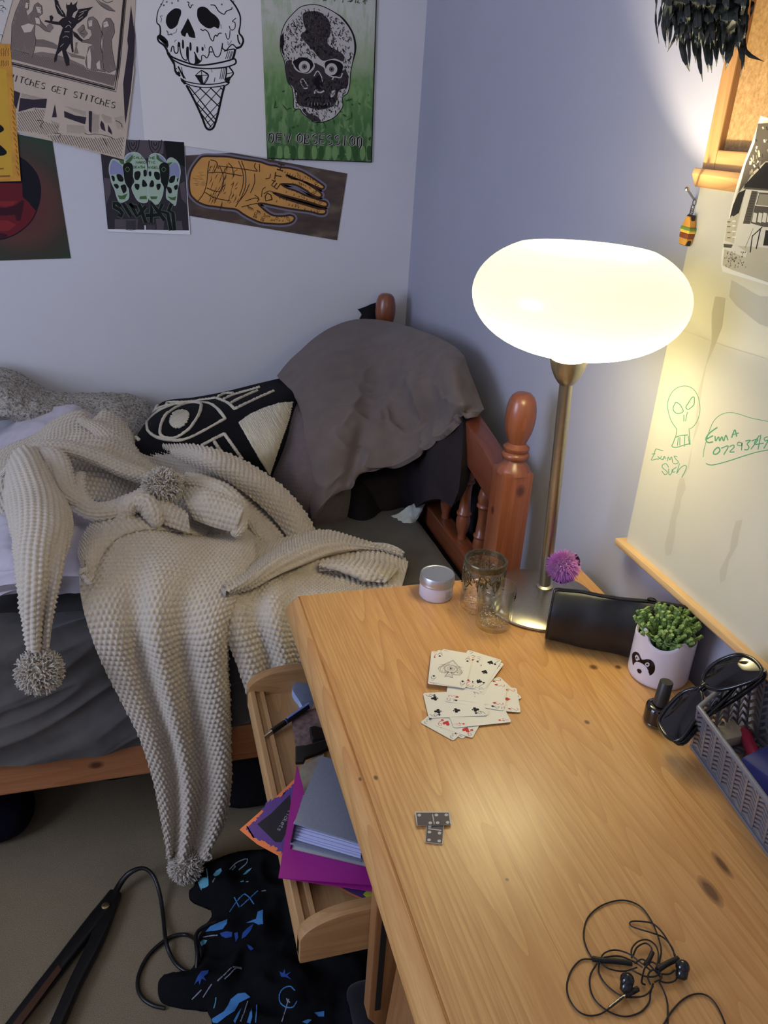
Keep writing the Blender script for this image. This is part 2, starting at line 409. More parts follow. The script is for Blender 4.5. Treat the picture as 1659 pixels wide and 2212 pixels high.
# ================================================================== desk
DZ = .74
KN = srgb(84, 46, 22)
def dk(px, py, ra, el):
    p = at(px, py, 'z', DZ); return (p[0], p[1], DZ, ra, el, KN)
def rel(ks, org): return [(k[0]-org[0], k[1]-org[1], k[2]-org[2])+k[3:] for k in ks]
desk = thing('pine_desk', 'long varnished pine desk with rounded edge along the right wall', 'desk', (-.30, -1.9, 0))
DO = ORG[desk.name]
knots = rel([dk(1282, 1441, .0075, 1.0), dk(1335, 1441, .0055, 1.0), dk(1535, 1925, .0085, 2.4), dk(1560, 1868, .0055, 3.6),
             dk(1268, 1560, .0042, 1.2), dk(812, 1680, .0032, 1.5), dk(778, 1682, .0026, 1.5), dk(1095, 1900, .0025, 1.0)], DO)
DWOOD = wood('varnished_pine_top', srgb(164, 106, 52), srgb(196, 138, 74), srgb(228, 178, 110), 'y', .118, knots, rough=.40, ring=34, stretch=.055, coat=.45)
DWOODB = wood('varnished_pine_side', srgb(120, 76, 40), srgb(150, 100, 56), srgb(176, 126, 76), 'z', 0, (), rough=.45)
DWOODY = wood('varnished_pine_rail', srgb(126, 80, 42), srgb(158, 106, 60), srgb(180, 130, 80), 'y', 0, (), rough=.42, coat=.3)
XF, XB, YF, YN = -.570, -.022, -1.205, -2.75
# top board with a groove and a rounded (ogee) front moulding, extruded along the wall
prof = [(XB, DZ-.032), (XB, DZ), (XF+.0265, DZ), (XF+.0255, DZ-.0022), (XF+.0240, DZ-.0022), (XF+.0225, DZ-.0004), (XF+.016, DZ-.0018), (XF+.009, DZ-.006), (XF+.003, DZ-.0125), (XF, DZ-.020), (XF+.0015, DZ-.026), (XF+.006, DZ-.030), (XF+.012, DZ-.032)]
m = MB()
def corner(y, d):   # pull the moulding in at the far front corner
    return [(x + (d if x < XF+.02 else 0), y, z) for x, z in prof]
secs = [corner(YF-.0, .010), corner(YF-.003, .004), corner(YF-.010, .0), corner(YN, .0)]
V = [p for s_ in secs for p in s_]; k = len(prof); F = []
for i in range(len(secs)-1):
    for j in range(k): F.append((i*k+j, i*k+(j+1) % k, (i+1)*k+(j+1) % k, (i+1)*k+j))
F.append(list(range(k))[::-1]); F.append([(len(secs)-1)*k+j for j in range(k)])
m.add(V, F); obj('desktop', m, DWOOD, desk, smooth=35)
ay = -1.735     # kneehole side
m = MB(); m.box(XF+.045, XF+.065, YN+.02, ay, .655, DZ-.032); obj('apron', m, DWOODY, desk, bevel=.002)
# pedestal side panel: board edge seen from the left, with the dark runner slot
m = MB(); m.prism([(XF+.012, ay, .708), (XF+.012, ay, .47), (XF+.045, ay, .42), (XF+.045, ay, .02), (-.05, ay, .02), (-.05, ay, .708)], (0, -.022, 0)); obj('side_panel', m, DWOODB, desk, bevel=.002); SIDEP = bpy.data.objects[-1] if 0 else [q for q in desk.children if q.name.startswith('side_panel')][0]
m = MB(); m.prism([(XF+.045, ay-.03, .655), (XF+.030, ay-.03, .44), (XF+.045, ay-.03, .42), (XF+.062, ay-.03, .655)], (0, YN+.05-ay, 0)); m.box(XF+.046, XF+.062, YN+.02, ay-.022, .06, .655); obj('drawer_front', m, DWOODB, desk, bevel=.0015)
DARK = mat('dark_gap', srgb(24, 18, 14), .8)
m = MB(); m.box(XF+.0195, XF+.0265, ay-.0235, ay-.021, .485, .66); obj('drawer_runner', m, DARK, SIDEP)
m = MB(); m.box(XF+.06, -.04, YF-.035, YF-.015, .0, DZ-.032); obj('end_panel', m, DWOODB, desk, bevel=.002)
m = MB(); m.box(-.05, -.035, ay, YF-.035, .3, DZ-.032); obj('back_panel', m, DWOODB, desk)
m = MB(); m.box(XF+.07, -.05, YN+.02, YN+.04, .0, DZ-.032); obj('end_panel', m, DWOODB, desk)
# pull-out tray
tray = thing('pull_out_tray', 'pine pull-out tray with curved ends under the desk, filled with papers', 'desk tray', (-.42, -1.48, .57))
TWOOD = wood('pale_pine_tray', srgb(140, 100, 58), srgb(170, 128, 78), srgb(194, 152, 100), 'y', 0, [(-.14, .19, .02, .006, 1.2, srgb(88, 60, 36))], rough=.5, coat=.1)
ty0, ty1, tx0 = -1.734, -1.248, -.640
m = MB(); m.box(tx0+.016, -.06, ty0+.014, ty1-.014, .578, .592); obj('base', m, TWOOD, tray)
m = MB()
lp = [(tx0, .572), (tx0, .598), (tx0+.004, .603), (tx0+.011, .603), (tx0+.014, .597), (tx0+.018, .597), (tx0+.021, .600), (tx0+.026, .600), (tx0+.028, .594), (tx0+.028, .572)]
m.prism([(x, ty0+.006, z) for x, z in lp], (0, ty1-ty0-.012, 0)); obj('front_lip', m, TWOOD, tray, smooth=40)
TWX = wood('pale_pine_tray_end', srgb(134, 94, 54), srgb(164, 120, 72), srgb(188, 144, 92), 'x', 0, (), rough=.5, coat=.1)
for ya in (ty0, ty1-.018):
    pl = [(tx0, ya, .566), (tx0, ya, .604)] + [(tx0+.070*(1-math.cos(a)), ya, .602+.034*math.sin(a)) for a in np.linspace(.12, PI/2, 10)] + [(-.06, ya, .640), (-.06, ya, .566)]
    m = MB(); m.prism(pl, (0, .018, 0)); obj('tray_end', m, TWX, tray, bevel=.003, smooth=40)

# ================================================================== bed frame
BK = srgb(62, 24, 14)
BW = lambda n, ax, ks=(): wood(n, srgb(96, 48, 28), srgb(128, 68, 40), srgb(152, 86, 54), ax, 0, ks, rough=.34, ring=14, coat=.5)
BWZ = BW('antique_pine_upright', 'z'); BWY = BW('antique_pine_rail', 'y'); BWX = wood('antique_pine_side', srgb(132, 78, 44), srgb(168, 106, 64), srgb(194, 130, 84), 'x', 0, [(.14, -.516, .30, .010, 1.6, BK)], rough=.36, ring=14, coat=.4)
bed = thing('pine_bed_frame', 'reddish antique pine single bed frame with turned finial posts', 'bed', (-1.05, -.53, 0))
HX = -.088
def post(y, nm, wide=.062, ks=()):
    hw = wide/2; m = MB()
    zt = .865
    m.prism([(HX-hw, y-hw, 0), (HX+hw, y-hw, 0), (HX+hw, y+hw, 0), (HX-hw, y+hw, 0)], (0, 0, zt))
    o = obj(nm, m, wood('antique_pine_post', srgb(96, 48, 28), srgb(132, 70, 40), srgb(158, 90, 56), 'z', 0, ks, rough=.32, ring=12, coat=.5), bed, bevel=.006, smooth=40)
    pf = [(hw*1.1, 0), (hw*.98, .012), (hw*.72, .020), (.0195, .026), (.0255, .030), (.0275, .036), (.0255, .041), (.0215, .043), (.0250, .047), (.0255, .052), (.0205, .056), (.0170, .060),
          (.0195, .066), (.0250, .080), (.0285, .097), (.0295, .112), (.0285, .128), (.0255, .143), (.0215, .152), (.0150, .158), (.0060, .160), (0, .1602)]
    m = MB(); m.lathe([(r, z-.006+zt) for r, z in pf], (HX, y, 0), 28); obj('finial', m, BWZ, o, smooth=50)
    return o
pk = at(1125, 1062, 'y', -1.047)
post(-1.015, 'post', ks=[(pk[0]+1.05, pk[1]+.53, pk[2], .011, 1.35, BK), (-.119+1.05, -1.01+.53, .775, .008, 1.3, BK)])
post(-.075, 'post')
# arched headboard rail
ys = np.linspace(-.985, -.105, 25); cc = -.545
top = [.845+.066*(1-((y-cc)/.44)**2) for y in ys]; bot = [.768+.055*(1-((y-cc)/.44)**2) for y in ys]
poly = [(HX-.022, y, t_) for y, t_ in zip(ys, top)] + [(HX-.022, y, b_) for y, b_ in zip(ys[::-1], bot[::-1])]
m = MB()
for i in range(24):
    a = [(HX-.022, ys[i], top[i]), (HX-.022, ys[i+1], top[i+1]), (HX-.022, ys[i+1], bot[i+1]), (HX-.022, ys[i], bot[i])]
    V = a+[(x+.044, y, z) for x, y, z in a]
    m.add(V, [(0,1,2,3), (7,6,5,4), (4,5,1,0), (3,2,6,7)] + ([(0,3,7,4)] if i == 0 else []) + ([(2,1,5,6)] if i == 23 else []))
obj('headboard_rail', m, wood('antique_pine_headrail', srgb(90, 44, 28), srgb(120, 60, 38), srgb(146, 80, 54), 'y', 0, [(.94, -.30, .79, .010, 1.7, BK)], rough=.32, ring=12, coat=.5), bed, bevel=.003, smooth=40)
m = MB(); m.box(HX-.022, HX+.018, -.985, -.105, .545, .600); obj('headboard_rail', m, BWY, bed, bevel=.004)
for y in (-.905, -.80, -.69, -.58, -.47, -.36, -.25):
    zb, zt = .598, .775+.05*(1-((y-cc)/.44)**2); L = zt-zb
    pf = [(.009, 0), (.011, .03), (.0095, .06), (.012, .10), (.0155, .17), (.017, .24), (.0145, .30), (.0175, .315), (.0175, .335), (.014, .35), (.0125, .45), (.0115, .55), (.0125, .64), (.014, .68), (.0175, .69), (.0175, .71), (.0145, .725), (.017, .79), (.015, .86), (.011, .93), (.0085, 1.02)]
    m = MB(); m.lathe([(r, zb+z*L) for r, z in pf], (HX, y, 0), 16); obj('spindle', m, BWZ, bed, smooth=50)
m = MB(); m.box(-2.05, HX-.03, -1.046, -1.020, .258, .348); obj('side_rail', m, BWX, bed, bevel=.004)
m = MB(); m.box(-2.05, HX-.03, -.075, -.050, .258, .348); obj('side_rail', m, BWX, bed, bevel=.004)
m = MB()
for x in np.linspace(-1.95, -.25, 12): m.box(x-.035, x+.035, -1.02, -.075, .285, .300)
obj('slats', m, BWY, bed)
# ================================================================== bedding
def cloth(name, c, rough=.9, var=.08, vs=25, bs=700, bd=.0008, b=.35, sheen=.15):
    return mat(name, c, rough, spec=.2, var=var, vs=vs, bump=b, bs=bs, bd=bd, sheen=sheen)
GREYSH = cloth('charcoal_cotton', srgb(88, 83, 78)); LILAC = cloth('pale_lilac_cotton', srgb(202, 192, 198)); BLKC = cloth('black_cotton', srgb(28, 25, 28), sheen=0); BRNC = cloth('dark_brown_cotton', srgb(42, 35, 38), sheen=0)
SHADE = cloth('grey_pillowcase_cotton', srgb(108, 96, 90))
# mattress under its fitted sheet, wrinkled on the front face
def rbox(x0, x1, y0, y1, z0, z1, r, nx, ny, nz, dis):
    """rounded box made of six welded grids"""
    bm = bmesh.new(); bmesh.ops.create_cube(bm, size=1)
    V = []; F = []
    def face(o, a, b, na, nb):
        base = len(V)
        for i in range(na+1):
            for j in range(nb+1): V.append(np.array(o)+np.array(a)*i/na+np.array(b)*j/nb)
        for i in range(na):
            for j in range(nb): q = base+i*(nb+1)+j; F.append((q, q+1, q+nb+2, q+nb+1))
    bm.free(); X, Y, Z = x1-x0, y1-y0, z1-z0
    face((x0, y0, z0), (0, 0, Z), (X, 0, 0), nz, nx); face((x0, y1, z0), (X, 0, 0), (0, 0, Z), nx, nz)
    face((x0, y0, z1), (0, Y, 0), (X, 0, 0), ny, nx); face((x0, y0, z0), (X, 0, 0), (0, Y, 0), nx, ny)
    face((x0, y0, z0), (0, Y, 0), (0, 0, Z), ny, nz); face((x1, y0, z0), (0, 0, Z), (0, Y, 0), nz, ny)
    out = []
    for p in V:
        q = np.clip(p, [x0+r, y0+r, z0+r], [x1-r, y1-r, z1-r]); d = p-q; l = np.linalg.norm(d)
        if l > 1e-9: p = q+d/l*min(l, r)
        nn = d/l if l > 1e-9 else np.zeros(3)
        out.append(p+nn*dis(p, nn))
    return out, F
def sheetdis(p, n):
    if n[1] < -.4: return .006*noise.fractal(Vector((p[0]*2.2, p[2]*9, 1.0)), 1, 2, 3)+.010*max(0, noise.noise(Vector((p[0]*3+p[2]*6, p[2]*22, 5))))
    return .004*noise.fractal(Vector((p[0]*5, p[1]*4, 2.0)), 1, 2, 3)
m = MB(); V, F = rbox(-2.0, -.122, -1.018, -.062, .30, .572, .035, 120, 60, 34, sheetdis); m.add(V, F)
o = obj('mattress', m, GREYSH, smooth=60); tag(o, 'mattress in a charcoal fitted sheet on the pine bed', 'mattress')
# loose charcoal sheet hanging over the front of the bed
P = loft([[(-120, 1340, -.93), (0, 1325, -.93), (120, 1322, -.93), (230, 1318, -.93), (340, 1310, -.93), (440, 1300, -.93), (560, 1290, -.93)],
          [(-120, 1395, -1.005), (0, 1385, -1.005), (120, 1376, -1.005), (230, 1366, -1.005), (340, 1356, -1.005), (440, 1348, -1.005), (560, 1340, -1.005)],
          [(-120, 1470, -1.035), (0, 1455, -1.035), (120, 1445, -1.033), (230, 1432, -1.03), (340, 1420, -1.03), (440, 1410, -1.03), (560, 1400, -1.03)],
          [(-120, 1560, -1.044), (0, 1545, -1.044), (120, 1530, -1.042), (230, 1515, -1.038), (340, 1500, -1.036), (440, 1490, -1.036), (560, 1478, -1.036)],
          [(-120, 1640, -1.060), (0, 1608, -1.062), (120, 1590, -1.062), (230, 1572, -1.058), (340, 1558, -1.054), (440, 1548, -1.05), (560, 1530, -1.05)],
          [(-120, 1685, -1.058), (0, 1656, -1.058), (120, 1640, -1.056), (230, 1624, -1.054), (340, 1606, -1.052), (440, 1585, -1.05), (560, 1556, -1.05)]], 150, 110)
N = normals(P); U, Vv = uvlen(P); d = np.zeros(P.shape[:2])
for i in range(P.shape[0]):
    for j in range(P.shape[1]):
        u, v = U[i, j], Vv[i, j]
        q = Vector((u*3.0+v*1.5, v*16+1.5*math.sin(u*6), 3)); r = 1-abs(noise.noise(q)); d[i, j] = .012*(r**4-.3)*min(1, v*12)+.003*noise.fractal(Vector((u*12, v*20, 8)), 1, 2, 3)
m = MB(); shell(m, P+N*d[..., None], .003, N=N); o = obj('bed_sheet', m, GREYSH, smooth=70)
tag(o, 'crumpled charcoal sheet hanging over the front side of the bed', 'bed sheet')
# lilac duvet under the throw
P = loft([[(-140, 960, -.20), (-60, 930, -.20), (0, 905, -.20), (50, 876, -.20), (100, 860, -.20), (160, 857, -.20), (215, 885, -.20), (330, 960, -.22), (420, 1000, -.24)],
          [(-140, 1000, -.33), (-60, 975, -.35), (0, 950, -.36), (60, 930, -.36), (110, 915, -.36), (180, 915, -.36), (250, 945, -.38), (340, 1000, -.42), (440, 1040, -.46)],
          [(-140, 1080, -.52), (-60, 1065, -.56), (0, 1045, -.58), (60, 1030, -.58), (110, 1030, -.58), (190, 1035, -.58), (270, 1050, -.58), (350, 1075, -.60), (450, 1100, -.62)],
          [(-140, 1160, -.74), (-60, 1145, -.78), (0, 1125, -.80), (60, 1115, -.80), (110, 1115, -.80), (190, 1115, -.79), (270, 1120, -.78), (350, 1140, -.76), (450, 1160, -.74)],
          [(-140, 1255, -.90), (-60, 1225, -.93), (0, 1210, -.95), (60, 1200, -.96), (110, 1195, -.96), (190, 1190, -.94), (270, 1190, -.92), (350, 1200, -.88), (450, 1210, -.84)],
          [(-140, 1310, -.97), (-60, 1280, -1.00), (0, 1268, -1.01), (60, 1262, -1.02), (110, 1258, -1.01), (190, 1250, -1.0), (270, 1250, -.98), (350, 1250, -.95), (450, 1250, -.9)],
          [(-140, 1350, -.95), (-60, 1318, -.97), (0, 1305, -.98), (60, 1298, -.98), (110, 1300, -.98), (190, 1300, -.97), (270, 1300, -.95), (350, 1300, -.93), (450, 1300, -.9)]], 90, 90)
N = normals(P); d = .010*vnoise(P, 7, 1)+.006*(1-np.abs(vnoise(P, 11, 2, 2)))**3
m = MB(); shell(m, P+N*(d-.022)[..., None], .03, N=N); o = obj('duvet', m, LILAC, smooth=80)
tag(o, 'pale lilac duvet bunched up under the grey knitted throw', 'duvet')
# speckled chunky blanket against the wall
t = NT('speckled_oatmeal_wool'); v = t.coord(); n1 = t.noise(v, 150, 3, .7); n2 = t.noise(v, 420, 2)
c = t.ramp(n1, [(.36, srgb(96, 92, 88)), (.46, srgb(168, 160, 146)), (.62, srgb(204, 196, 182))]); c = t.mix(t.ramp(n2, [(.35, .6), (.45, 0.)]), c, srgb(70, 68, 70)); t.col(c)
t.b.inputs['Roughness'].default_value = .95; t.bump(n1, .9, .006); SPECK = t.mat
P = loft([[(-160, 800, -.05), (-60, 790, -.05), (0, 795, -.05), (40, 803, -.05), (75, 826, -.05), (110, 846, -.05), (170, 848, -.05), (250, 848, -.05), (300, 862, -.05), (328, 880, -.07), (345, 905, -.10)],
          [(-160, 830, -.12), (-60, 822, -.13), (0, 822, -.14), (40, 832, -.14), (80, 848, -.13), (120, 858, -.12), (170, 860, -.12), (240, 862, -.13), (290, 878, -.13), (320, 898, -.15), (340, 925, -.17)],
          [(-160, 880, -.20), (-60, 860, -.21), (0, 855, -.22), (40, 858, -.20), (80, 866, -.18), (120, 872, -.17), (170, 878, -.17), (240, 888, -.19), (285, 905, -.20), (312, 925, -.22), (335, 950, -.24)],
          [(-160, 940, -.24), (-60, 920, -.24), (0, 900, -.25), (40, 892, -.25), (80, 888, -.24), (120, 892, -.22), (170, 905, -.22), (230, 930, -.24), (275, 945, -.27), (305, 960, -.28), (330, 980, -.29)]], 160, 60)
N = normals(P); d = .010*vnoise(P, 14, 4)+.005*np.abs(vnoise(P, 55, 5, 2))
m = MB(); shell(m, P+N*d[..., None], .03, N=N); o = obj('speckled_blanket', m, SPECK, smooth=80)
tag(o, 'chunky speckled oatmeal blanket bundled against the poster wall', 'blanket')

# ------------------------------------------------------------------ pillows in the corner
def tuft(mb, bv, pts, r, mat=0, n=40, closed=False, off=.0015):
    px = catmull(pts, n, closed) if len(pts) > 2 or closed else catmull(pts, n)
    Q = []
    for i, p in enumerate(px):
        h = hit(bv, p[0], p[1], off+rnd.uniform(-.0006, .0006))
        if h: Q.append(h[0])
    if len(Q) > 3:
        Q = np.array(Q); d = np.linalg.norm(np.diff(Q, axis=0), axis=1); ok = np.r_[True, d < np.median(d)*4+1e-4]; Q = Q[ok]
        if len(Q) > 3: mb.tube(Q, r*np.array([rnd.uniform(.8, 1.15) for _ in Q]), 6, mat, closed)
# dark frilled pillow at the very back
P = loft([[(772, 668, -.035), (790, 662, -.035), (808, 655, -.035), (830, 652, -.035), (838, 668, -.035)],
          [(778, 690, -.05), (792, 690, -.05), (810, 688, -.05), (828, 690, -.05), (840, 700, -.05)],
          [(690, 800, -.09), (740, 800, -.10), (800, 800, -.10), (850, 800, -.09), (890, 800, -.06)]], 30, 24)
m = MB(); shell(m, P+normals(P)*(.006*vnoise(P, 30, 3))[..., None], .05, pillow=True); o = obj('black_pillow', m, BLKC, smooth=80)
tag(o, 'black pillow with a frilled corner tucked behind the grey pillowcase', 'pillow')
# heap of bedding filling the corner under the grey pillow
P = loft([[(720, 860, -.18), (800, 800, -.16), (880, 800, -.17), (945, 840, ('x', -.10)), (985, 865, ('x', -.115)), (1000, 905, ('x', -.118))],
          [(740, 960, -.40), (800, 930, -.42), (870, 910, -.42), (930, 900, ('x', -.125)), (972, 915, ('x', -.125)), (998, 950, ('x', -.122))],
          [(748, 1030, -.52), (810, 1010, -.545), (880, 980, -.55), (930, 955, ('x', -.15)), (968, 968, ('x', -.14)), (996, 1000, ('x', -.128))],
          [(760, 1090, -.555), (830, 1080, -.575), (880, 1060, -.575), (925, 1028, ('x', -.16)), (962, 1032, ('x', -.145)), (990, 1060, ('x', -.13))],
          [(790, 1120, -.54), (842, 1126, -.56), (885, 1104, -.56), (920, 1084, ('x', -.165)), (950, 1078, ('x', -.15)), (976, 1096, ('x', -.138))]], 50, 46)
N = normals(P); d = .006*vnoise(P, 9, 6)
m = MB(); shell(m, P+N*d[..., None], .09, N=N, pillow=True); o = obj('dark_pillow', m, BRNC, smooth=80)
tag(o, 'dark brownish pillow squashed beneath the grey pillowcase beside the headboard', 'pillow')
P = loft([[(735, 1040, -.50), (790, 1015, -.52), (850, 1040, -.50), (930, 1060, -.46), (1000, 1020, -.42)],
          [(735, 1100, -.56), (780, 1090, -.60), (840, 1110, -.56), (930, 1110, -.50), (990, 1090, -.46)],
          [(738, 1142, -.59), (790, 1150, -.625), (858, 1160, -.63), (930, 1138, -.55), (985, 1120, -.50)]], 40, 30)
m = MB(); shell(m, P+normals(P)*(.003*vnoise(P, 20, 7))[..., None], .05, pillow=True); o = obj('black_cushion', m, BLKC, smooth=80)
tag(o, 'black velvety cushion corner lying flat on the mattress under the heap', 'cushion')
P = loft([[(832, 1118, -.60), (866, 1104, -.605), (895, 1086, -.605), (930, 1064, -.60)],
          [(842, 1138, -.63), (870, 1130, -.64), (895, 1114, -.635), (918, 1090, -.62)],
          [(852, 1150, -.645), (870, 1152, -.655), (886, 1144, -.65), (905, 1116, -.635)]], 40, 24)
N = normals(P); d = .006*vnoise(P, 40, 8)
m = MB(); shell(m, P+N*d[..., None], .006, N=N); o = obj('white_cloth', m, cloth('white_cotton', srgb(206, 210, 200)), smooth=80)
tag(o, 'scrap of white cloth poking out from under the dark pillow', 'cloth')
P = loft([[(985, 945, ('x', -.040)), (1005, 940, ('x', -.040)), (1022, 955, ('x', -.040)), (1032, 985, ('x', -.040))],
          [(985, 1000, ('x', -.048)), (1005, 1000, ('x', -.048)), (1024, 1005, ('x', -.046)), (1034, 1015, ('x', -.040))],
          [(985, 1060, ('x', -.050)), (1005, 1065, ('x', -.050)), (1022, 1060, ('x', -.048)), (1032, 1040, ('x', -.040))],
          [(985, 1180, ('x', -.050)), (1008, 1185, ('x', -.050)), (1030, 1190, ('x', -.048)), (1046, 1185, ('x', -.040))]], 30, 40)
m = MB(); shell(m, P, .03, pillow=True); o = obj('black_bolster', m, BLKC, smooth=80)
tag(o, 'black bolster wedged between the headboard spindles and the right wall', 'pillow')
# taupe knitted cushion
TAUPE = cloth('taupe_knit', srgb(104, 92, 92), vs=60)
P = loft([[(628, 806, -.20), (645, 802, -.20), (662, 812, -.20), (690, 850, -.22), (730, 900, -.27)],
          [(600, 900, -.40), (640, 890, -.44), (680, 900, -.46), (720, 930, -.45), (750, 970, -.43)],
          [(585, 1000, -.52), (640, 985, -.57), (690, 985, -.58), (730, 1000, -.57), (758, 1040, -.53)],
          [(590, 1080, -.56), (640, 1075, -.62), (690, 1070, -.635), (735, 1070, -.62), (759, 1090, -.57)],
          [(600, 1130, -.55), (640, 1140, -.60), (690, 1148, -.62), (738, 1143, -.605), (756, 1120, -.565)]], 170, 210)
m = MB(); shell(m, knit(P, .0012, .0085, .0075), .08, pillow=True); o = obj('knitted_cushion', m, TAUPE, smooth=80)
tag(o, 'taupe knitted cushion standing between the eye cushion and the grey pillowcase', 'cushion')
# grey pillow with its loose pillowcase draped over the heap
x_ = lambda v: ('x', v)
P = loft([[(598, 812, -.20), (640, 765, -.16), (700, 714, -.13), (770, 690, -.13), (850, 697, -.20), (930, 722, x_(-.085)), (975, 745, x_(-.07)), (1003, 770, x_(-.065)), (1010, 790, x_(-.06)), (1046, 884, x_(-.055))],
          [(632, 850, -.36), (680, 800, -.34), (740, 770, -.32), (810, 752, -.32), (880, 757, -.46), (935, 775, -.60), (975, 800, x_(-.122)), (1002, 822, x_(-.10)), (1018, 850, x_(-.08)), (1043, 886, x_(-.07))],
          [(654, 905, -.48), (700, 870, -.48), (760, 845, -.47), (830, 832, -.47), (900, 842, -.62), (945, 855, x_(-.135)), (980, 865, x_(-.138)), (1005, 872, x_(-.122)), (1022, 880, x_(-.098)), (1036, 889, x_(-.088))],
          [(660, 960, -.55), (710, 935, -.57), (770, 912, -.57), (840, 905, -.57), (900, 912, -.62), (940, 908, -.68), (968, 905, x_(-.138)), (988, 900, x_(-.125)), (1003, 894, x_(-.116)), (1014, 889, x_(-.11))],
          [(665, 1020, -.60), (705, 1000, -.625), (750, 985, -.62), (800, 972, -.62), (860, 963, -.64), (905, 948, -.67), (940, 934, x_(-.148)), (960, 924, x_(-.14)), (978, 914, x_(-.13)), (992, 903, x_(-.122))],
          [(668, 1075, -.63), (700, 1050, -.655), (730, 1030, -.65), (765, 1013, -.645), (820, 1004, -.645), (865, 990, -.655), (905, 966, x_(-.17)), (930, 950, x_(-.155)), (955, 932, x_(-.145)), (972, 920, x_(-.138))],
          [(672, 1121, -.65), (690, 1098, -.67), (715, 1072, -.67), (740, 1042, -.665), (780, 1016, -.655), (840, 1008, -.655), (885, 988, x_(-.19)), (912, 966, x_(-.17)), (940, 944, x_(-.155)), (960, 930, x_(-.145))]], 150, 130)
N = normals(P); U, Vv = uvlen(P); d = .004*vnoise(P, 6, 10)
wr = 1-np.abs(vnoise(P, 10, 11, 2))*2.2; wmask = np.clip(1-((U-.03)/.30)**2-((Vv-.36)/.24)**2, 0, 1); d += .012*np.clip(wr, 0, 1)**3*wmask
fold = np.exp(-((np.linspace(0, 1, P.shape[1])[None, :]-.30-.0*Vv)/.05)**2)*np.clip((np.linspace(0, 1, P.shape[0])[:, None]-.45)*2, 0, 1); d -= .022*fold
m = MB(); shell(m, P+N*d[..., None], .012, N=N); o = obj('grey_pillowcase', m, SHADE, smooth=80)
tag(o, 'large dark grey pillow in a loose pillowcase draped over the headboard corner', 'pillow')
# black cushion embroidered with an eye
P = loft([[(322, 905, -.20), (352, 868, -.18), (420, 858, -.18), (485, 846, -.18), (550, 830, -.19), (610, 816, -.20), (656, 808, -.21)],
          [(306, 925, -.34), (360, 900, -.37), (430, 890, -.39), (500, 878, -.40), (560, 868, -.41), (615, 858, -.40), (655, 846, -.33)],
          [(294, 946, -.42), (360, 945, -.47), (430, 938, -.50), (500, 930, -.52), (560, 925, -.53), (610, 920, -.51), (645, 910, -.42)],
          [(292, 975, -.46), (360, 980, -.53), (430, 982, -.56), (500, 980, -.58), (555, 978, -.58), (598, 975, -.56), (626, 970, -.48)],
          [(300, 1015, -.48), (360, 1025, -.54), (430, 1030, -.57), (500, 1032, -.58), (545, 1033, -.58), (575, 1034, -.57), (594, 1033, -.53)]], 110, 90)
m = MB(); shell(m, P, .13, pillow=True); bv = bvh_of(m)
ec = thing('eye_cushion', 'black cushion embroidered with a cream eye and triangle', 'cushion', tuple(at(480, 940, 'y', -.5)))
BLKW = cloth('black_woven_cotton', srgb(16, 15, 18), bs=500, sheen=0); CREAM = cloth('cream_embroidery', srgb(206, 196, 172), bs=900, bd=.001)
obj('cover', m, BLKW, ec, smooth=80)
ZE = Zm(280, 800, 4.1475); m = MB()
for pts, cl in [([(860,435),(780,340),(700,295),(560,290),(400,310),(250,375),(150,480),(180,560),(280,615),(430,632),(540,605),(680,535),(860,435)], 0),
                ([(635,300),(560,292),(440,325),(330,400),(280,500),(280,580),(340,610),(430,600),(540,520),(620,400),(640,330)], 1),
                ([(160,415),(240,355),(330,318),(480,300)], 0), ([(230,360),(270,290),(300,280)], 0), ([(330,310),(350,292),(520,285),(780,250)], 0),
                ([(780,252),(880,295),(945,352)], 0), ([(945,350),(1120,265),(1290,190)], 0), ([(905,298),(1020,240),(1145,185)], 0), ([(845,262),(940,220),(1165,155)], 0), ([(790,240),(860,210),(930,208)], 0),
                ([(650,675),(745,625),(850,572)], 0), ([(850,572),(920,670),(1010,800)], 0), ([(760,640),(785,680),(815,725)], 0), ([(50,590),(80,545),(115,505)], 0), ([(60,600),(85,625)], 0)]:
    tuft(m, bv, ZE(pts), .0042, 0, 70, bool(cl), .001)
def fillpx(poly, ang, step, r=.0034):
    Pq = np.asarray(poly, float); d = np.array([math.cos(ang), math.sin(ang)]); n = np.array([-d[1], d[0]]); tt = Pq @ n
    for o_ in np.arange(tt.min()+step/2, tt.max(), step):
        xs = []
        for i in range(len(Pq)):
            a, b = Pq[i], Pq[(i+1) % len(Pq)]; ta, tb = a @ n-o_, b @ n-o_
            if ta*tb < 0: xs.append((a+(b-a)*ta/(ta-tb)) @ d)
        xs.sort()
        if len(xs) >= 2: tuft(m, bv, [tuple(d*xs[0]+n*o_), tuple(d*(xs[0]+xs[-1])/2+n*(o_+rnd.uniform(-.6, .6))), tuple(d*xs[-1]+n*o_)], r, 0, max(8, int((xs[-1]-xs[0])/3)), False, .0005)
fillpx(catmull(ZE([(450,360),(510,370),(530,410),(500,480),(430,520),(375,500),(360,450),(395,385)]), 40, True), -.5, 3.2)
fillpx(ZE([(985,470),(1080,400),(1200,345),(1340,300),(1460,285),(1430,420),(1390,540),(1350,640),(1250,935),(1180,820),(1100,680)]), 1.05, 3.4)
obj('embroidery', m, CREAM, ec.children[0], smooth=60)
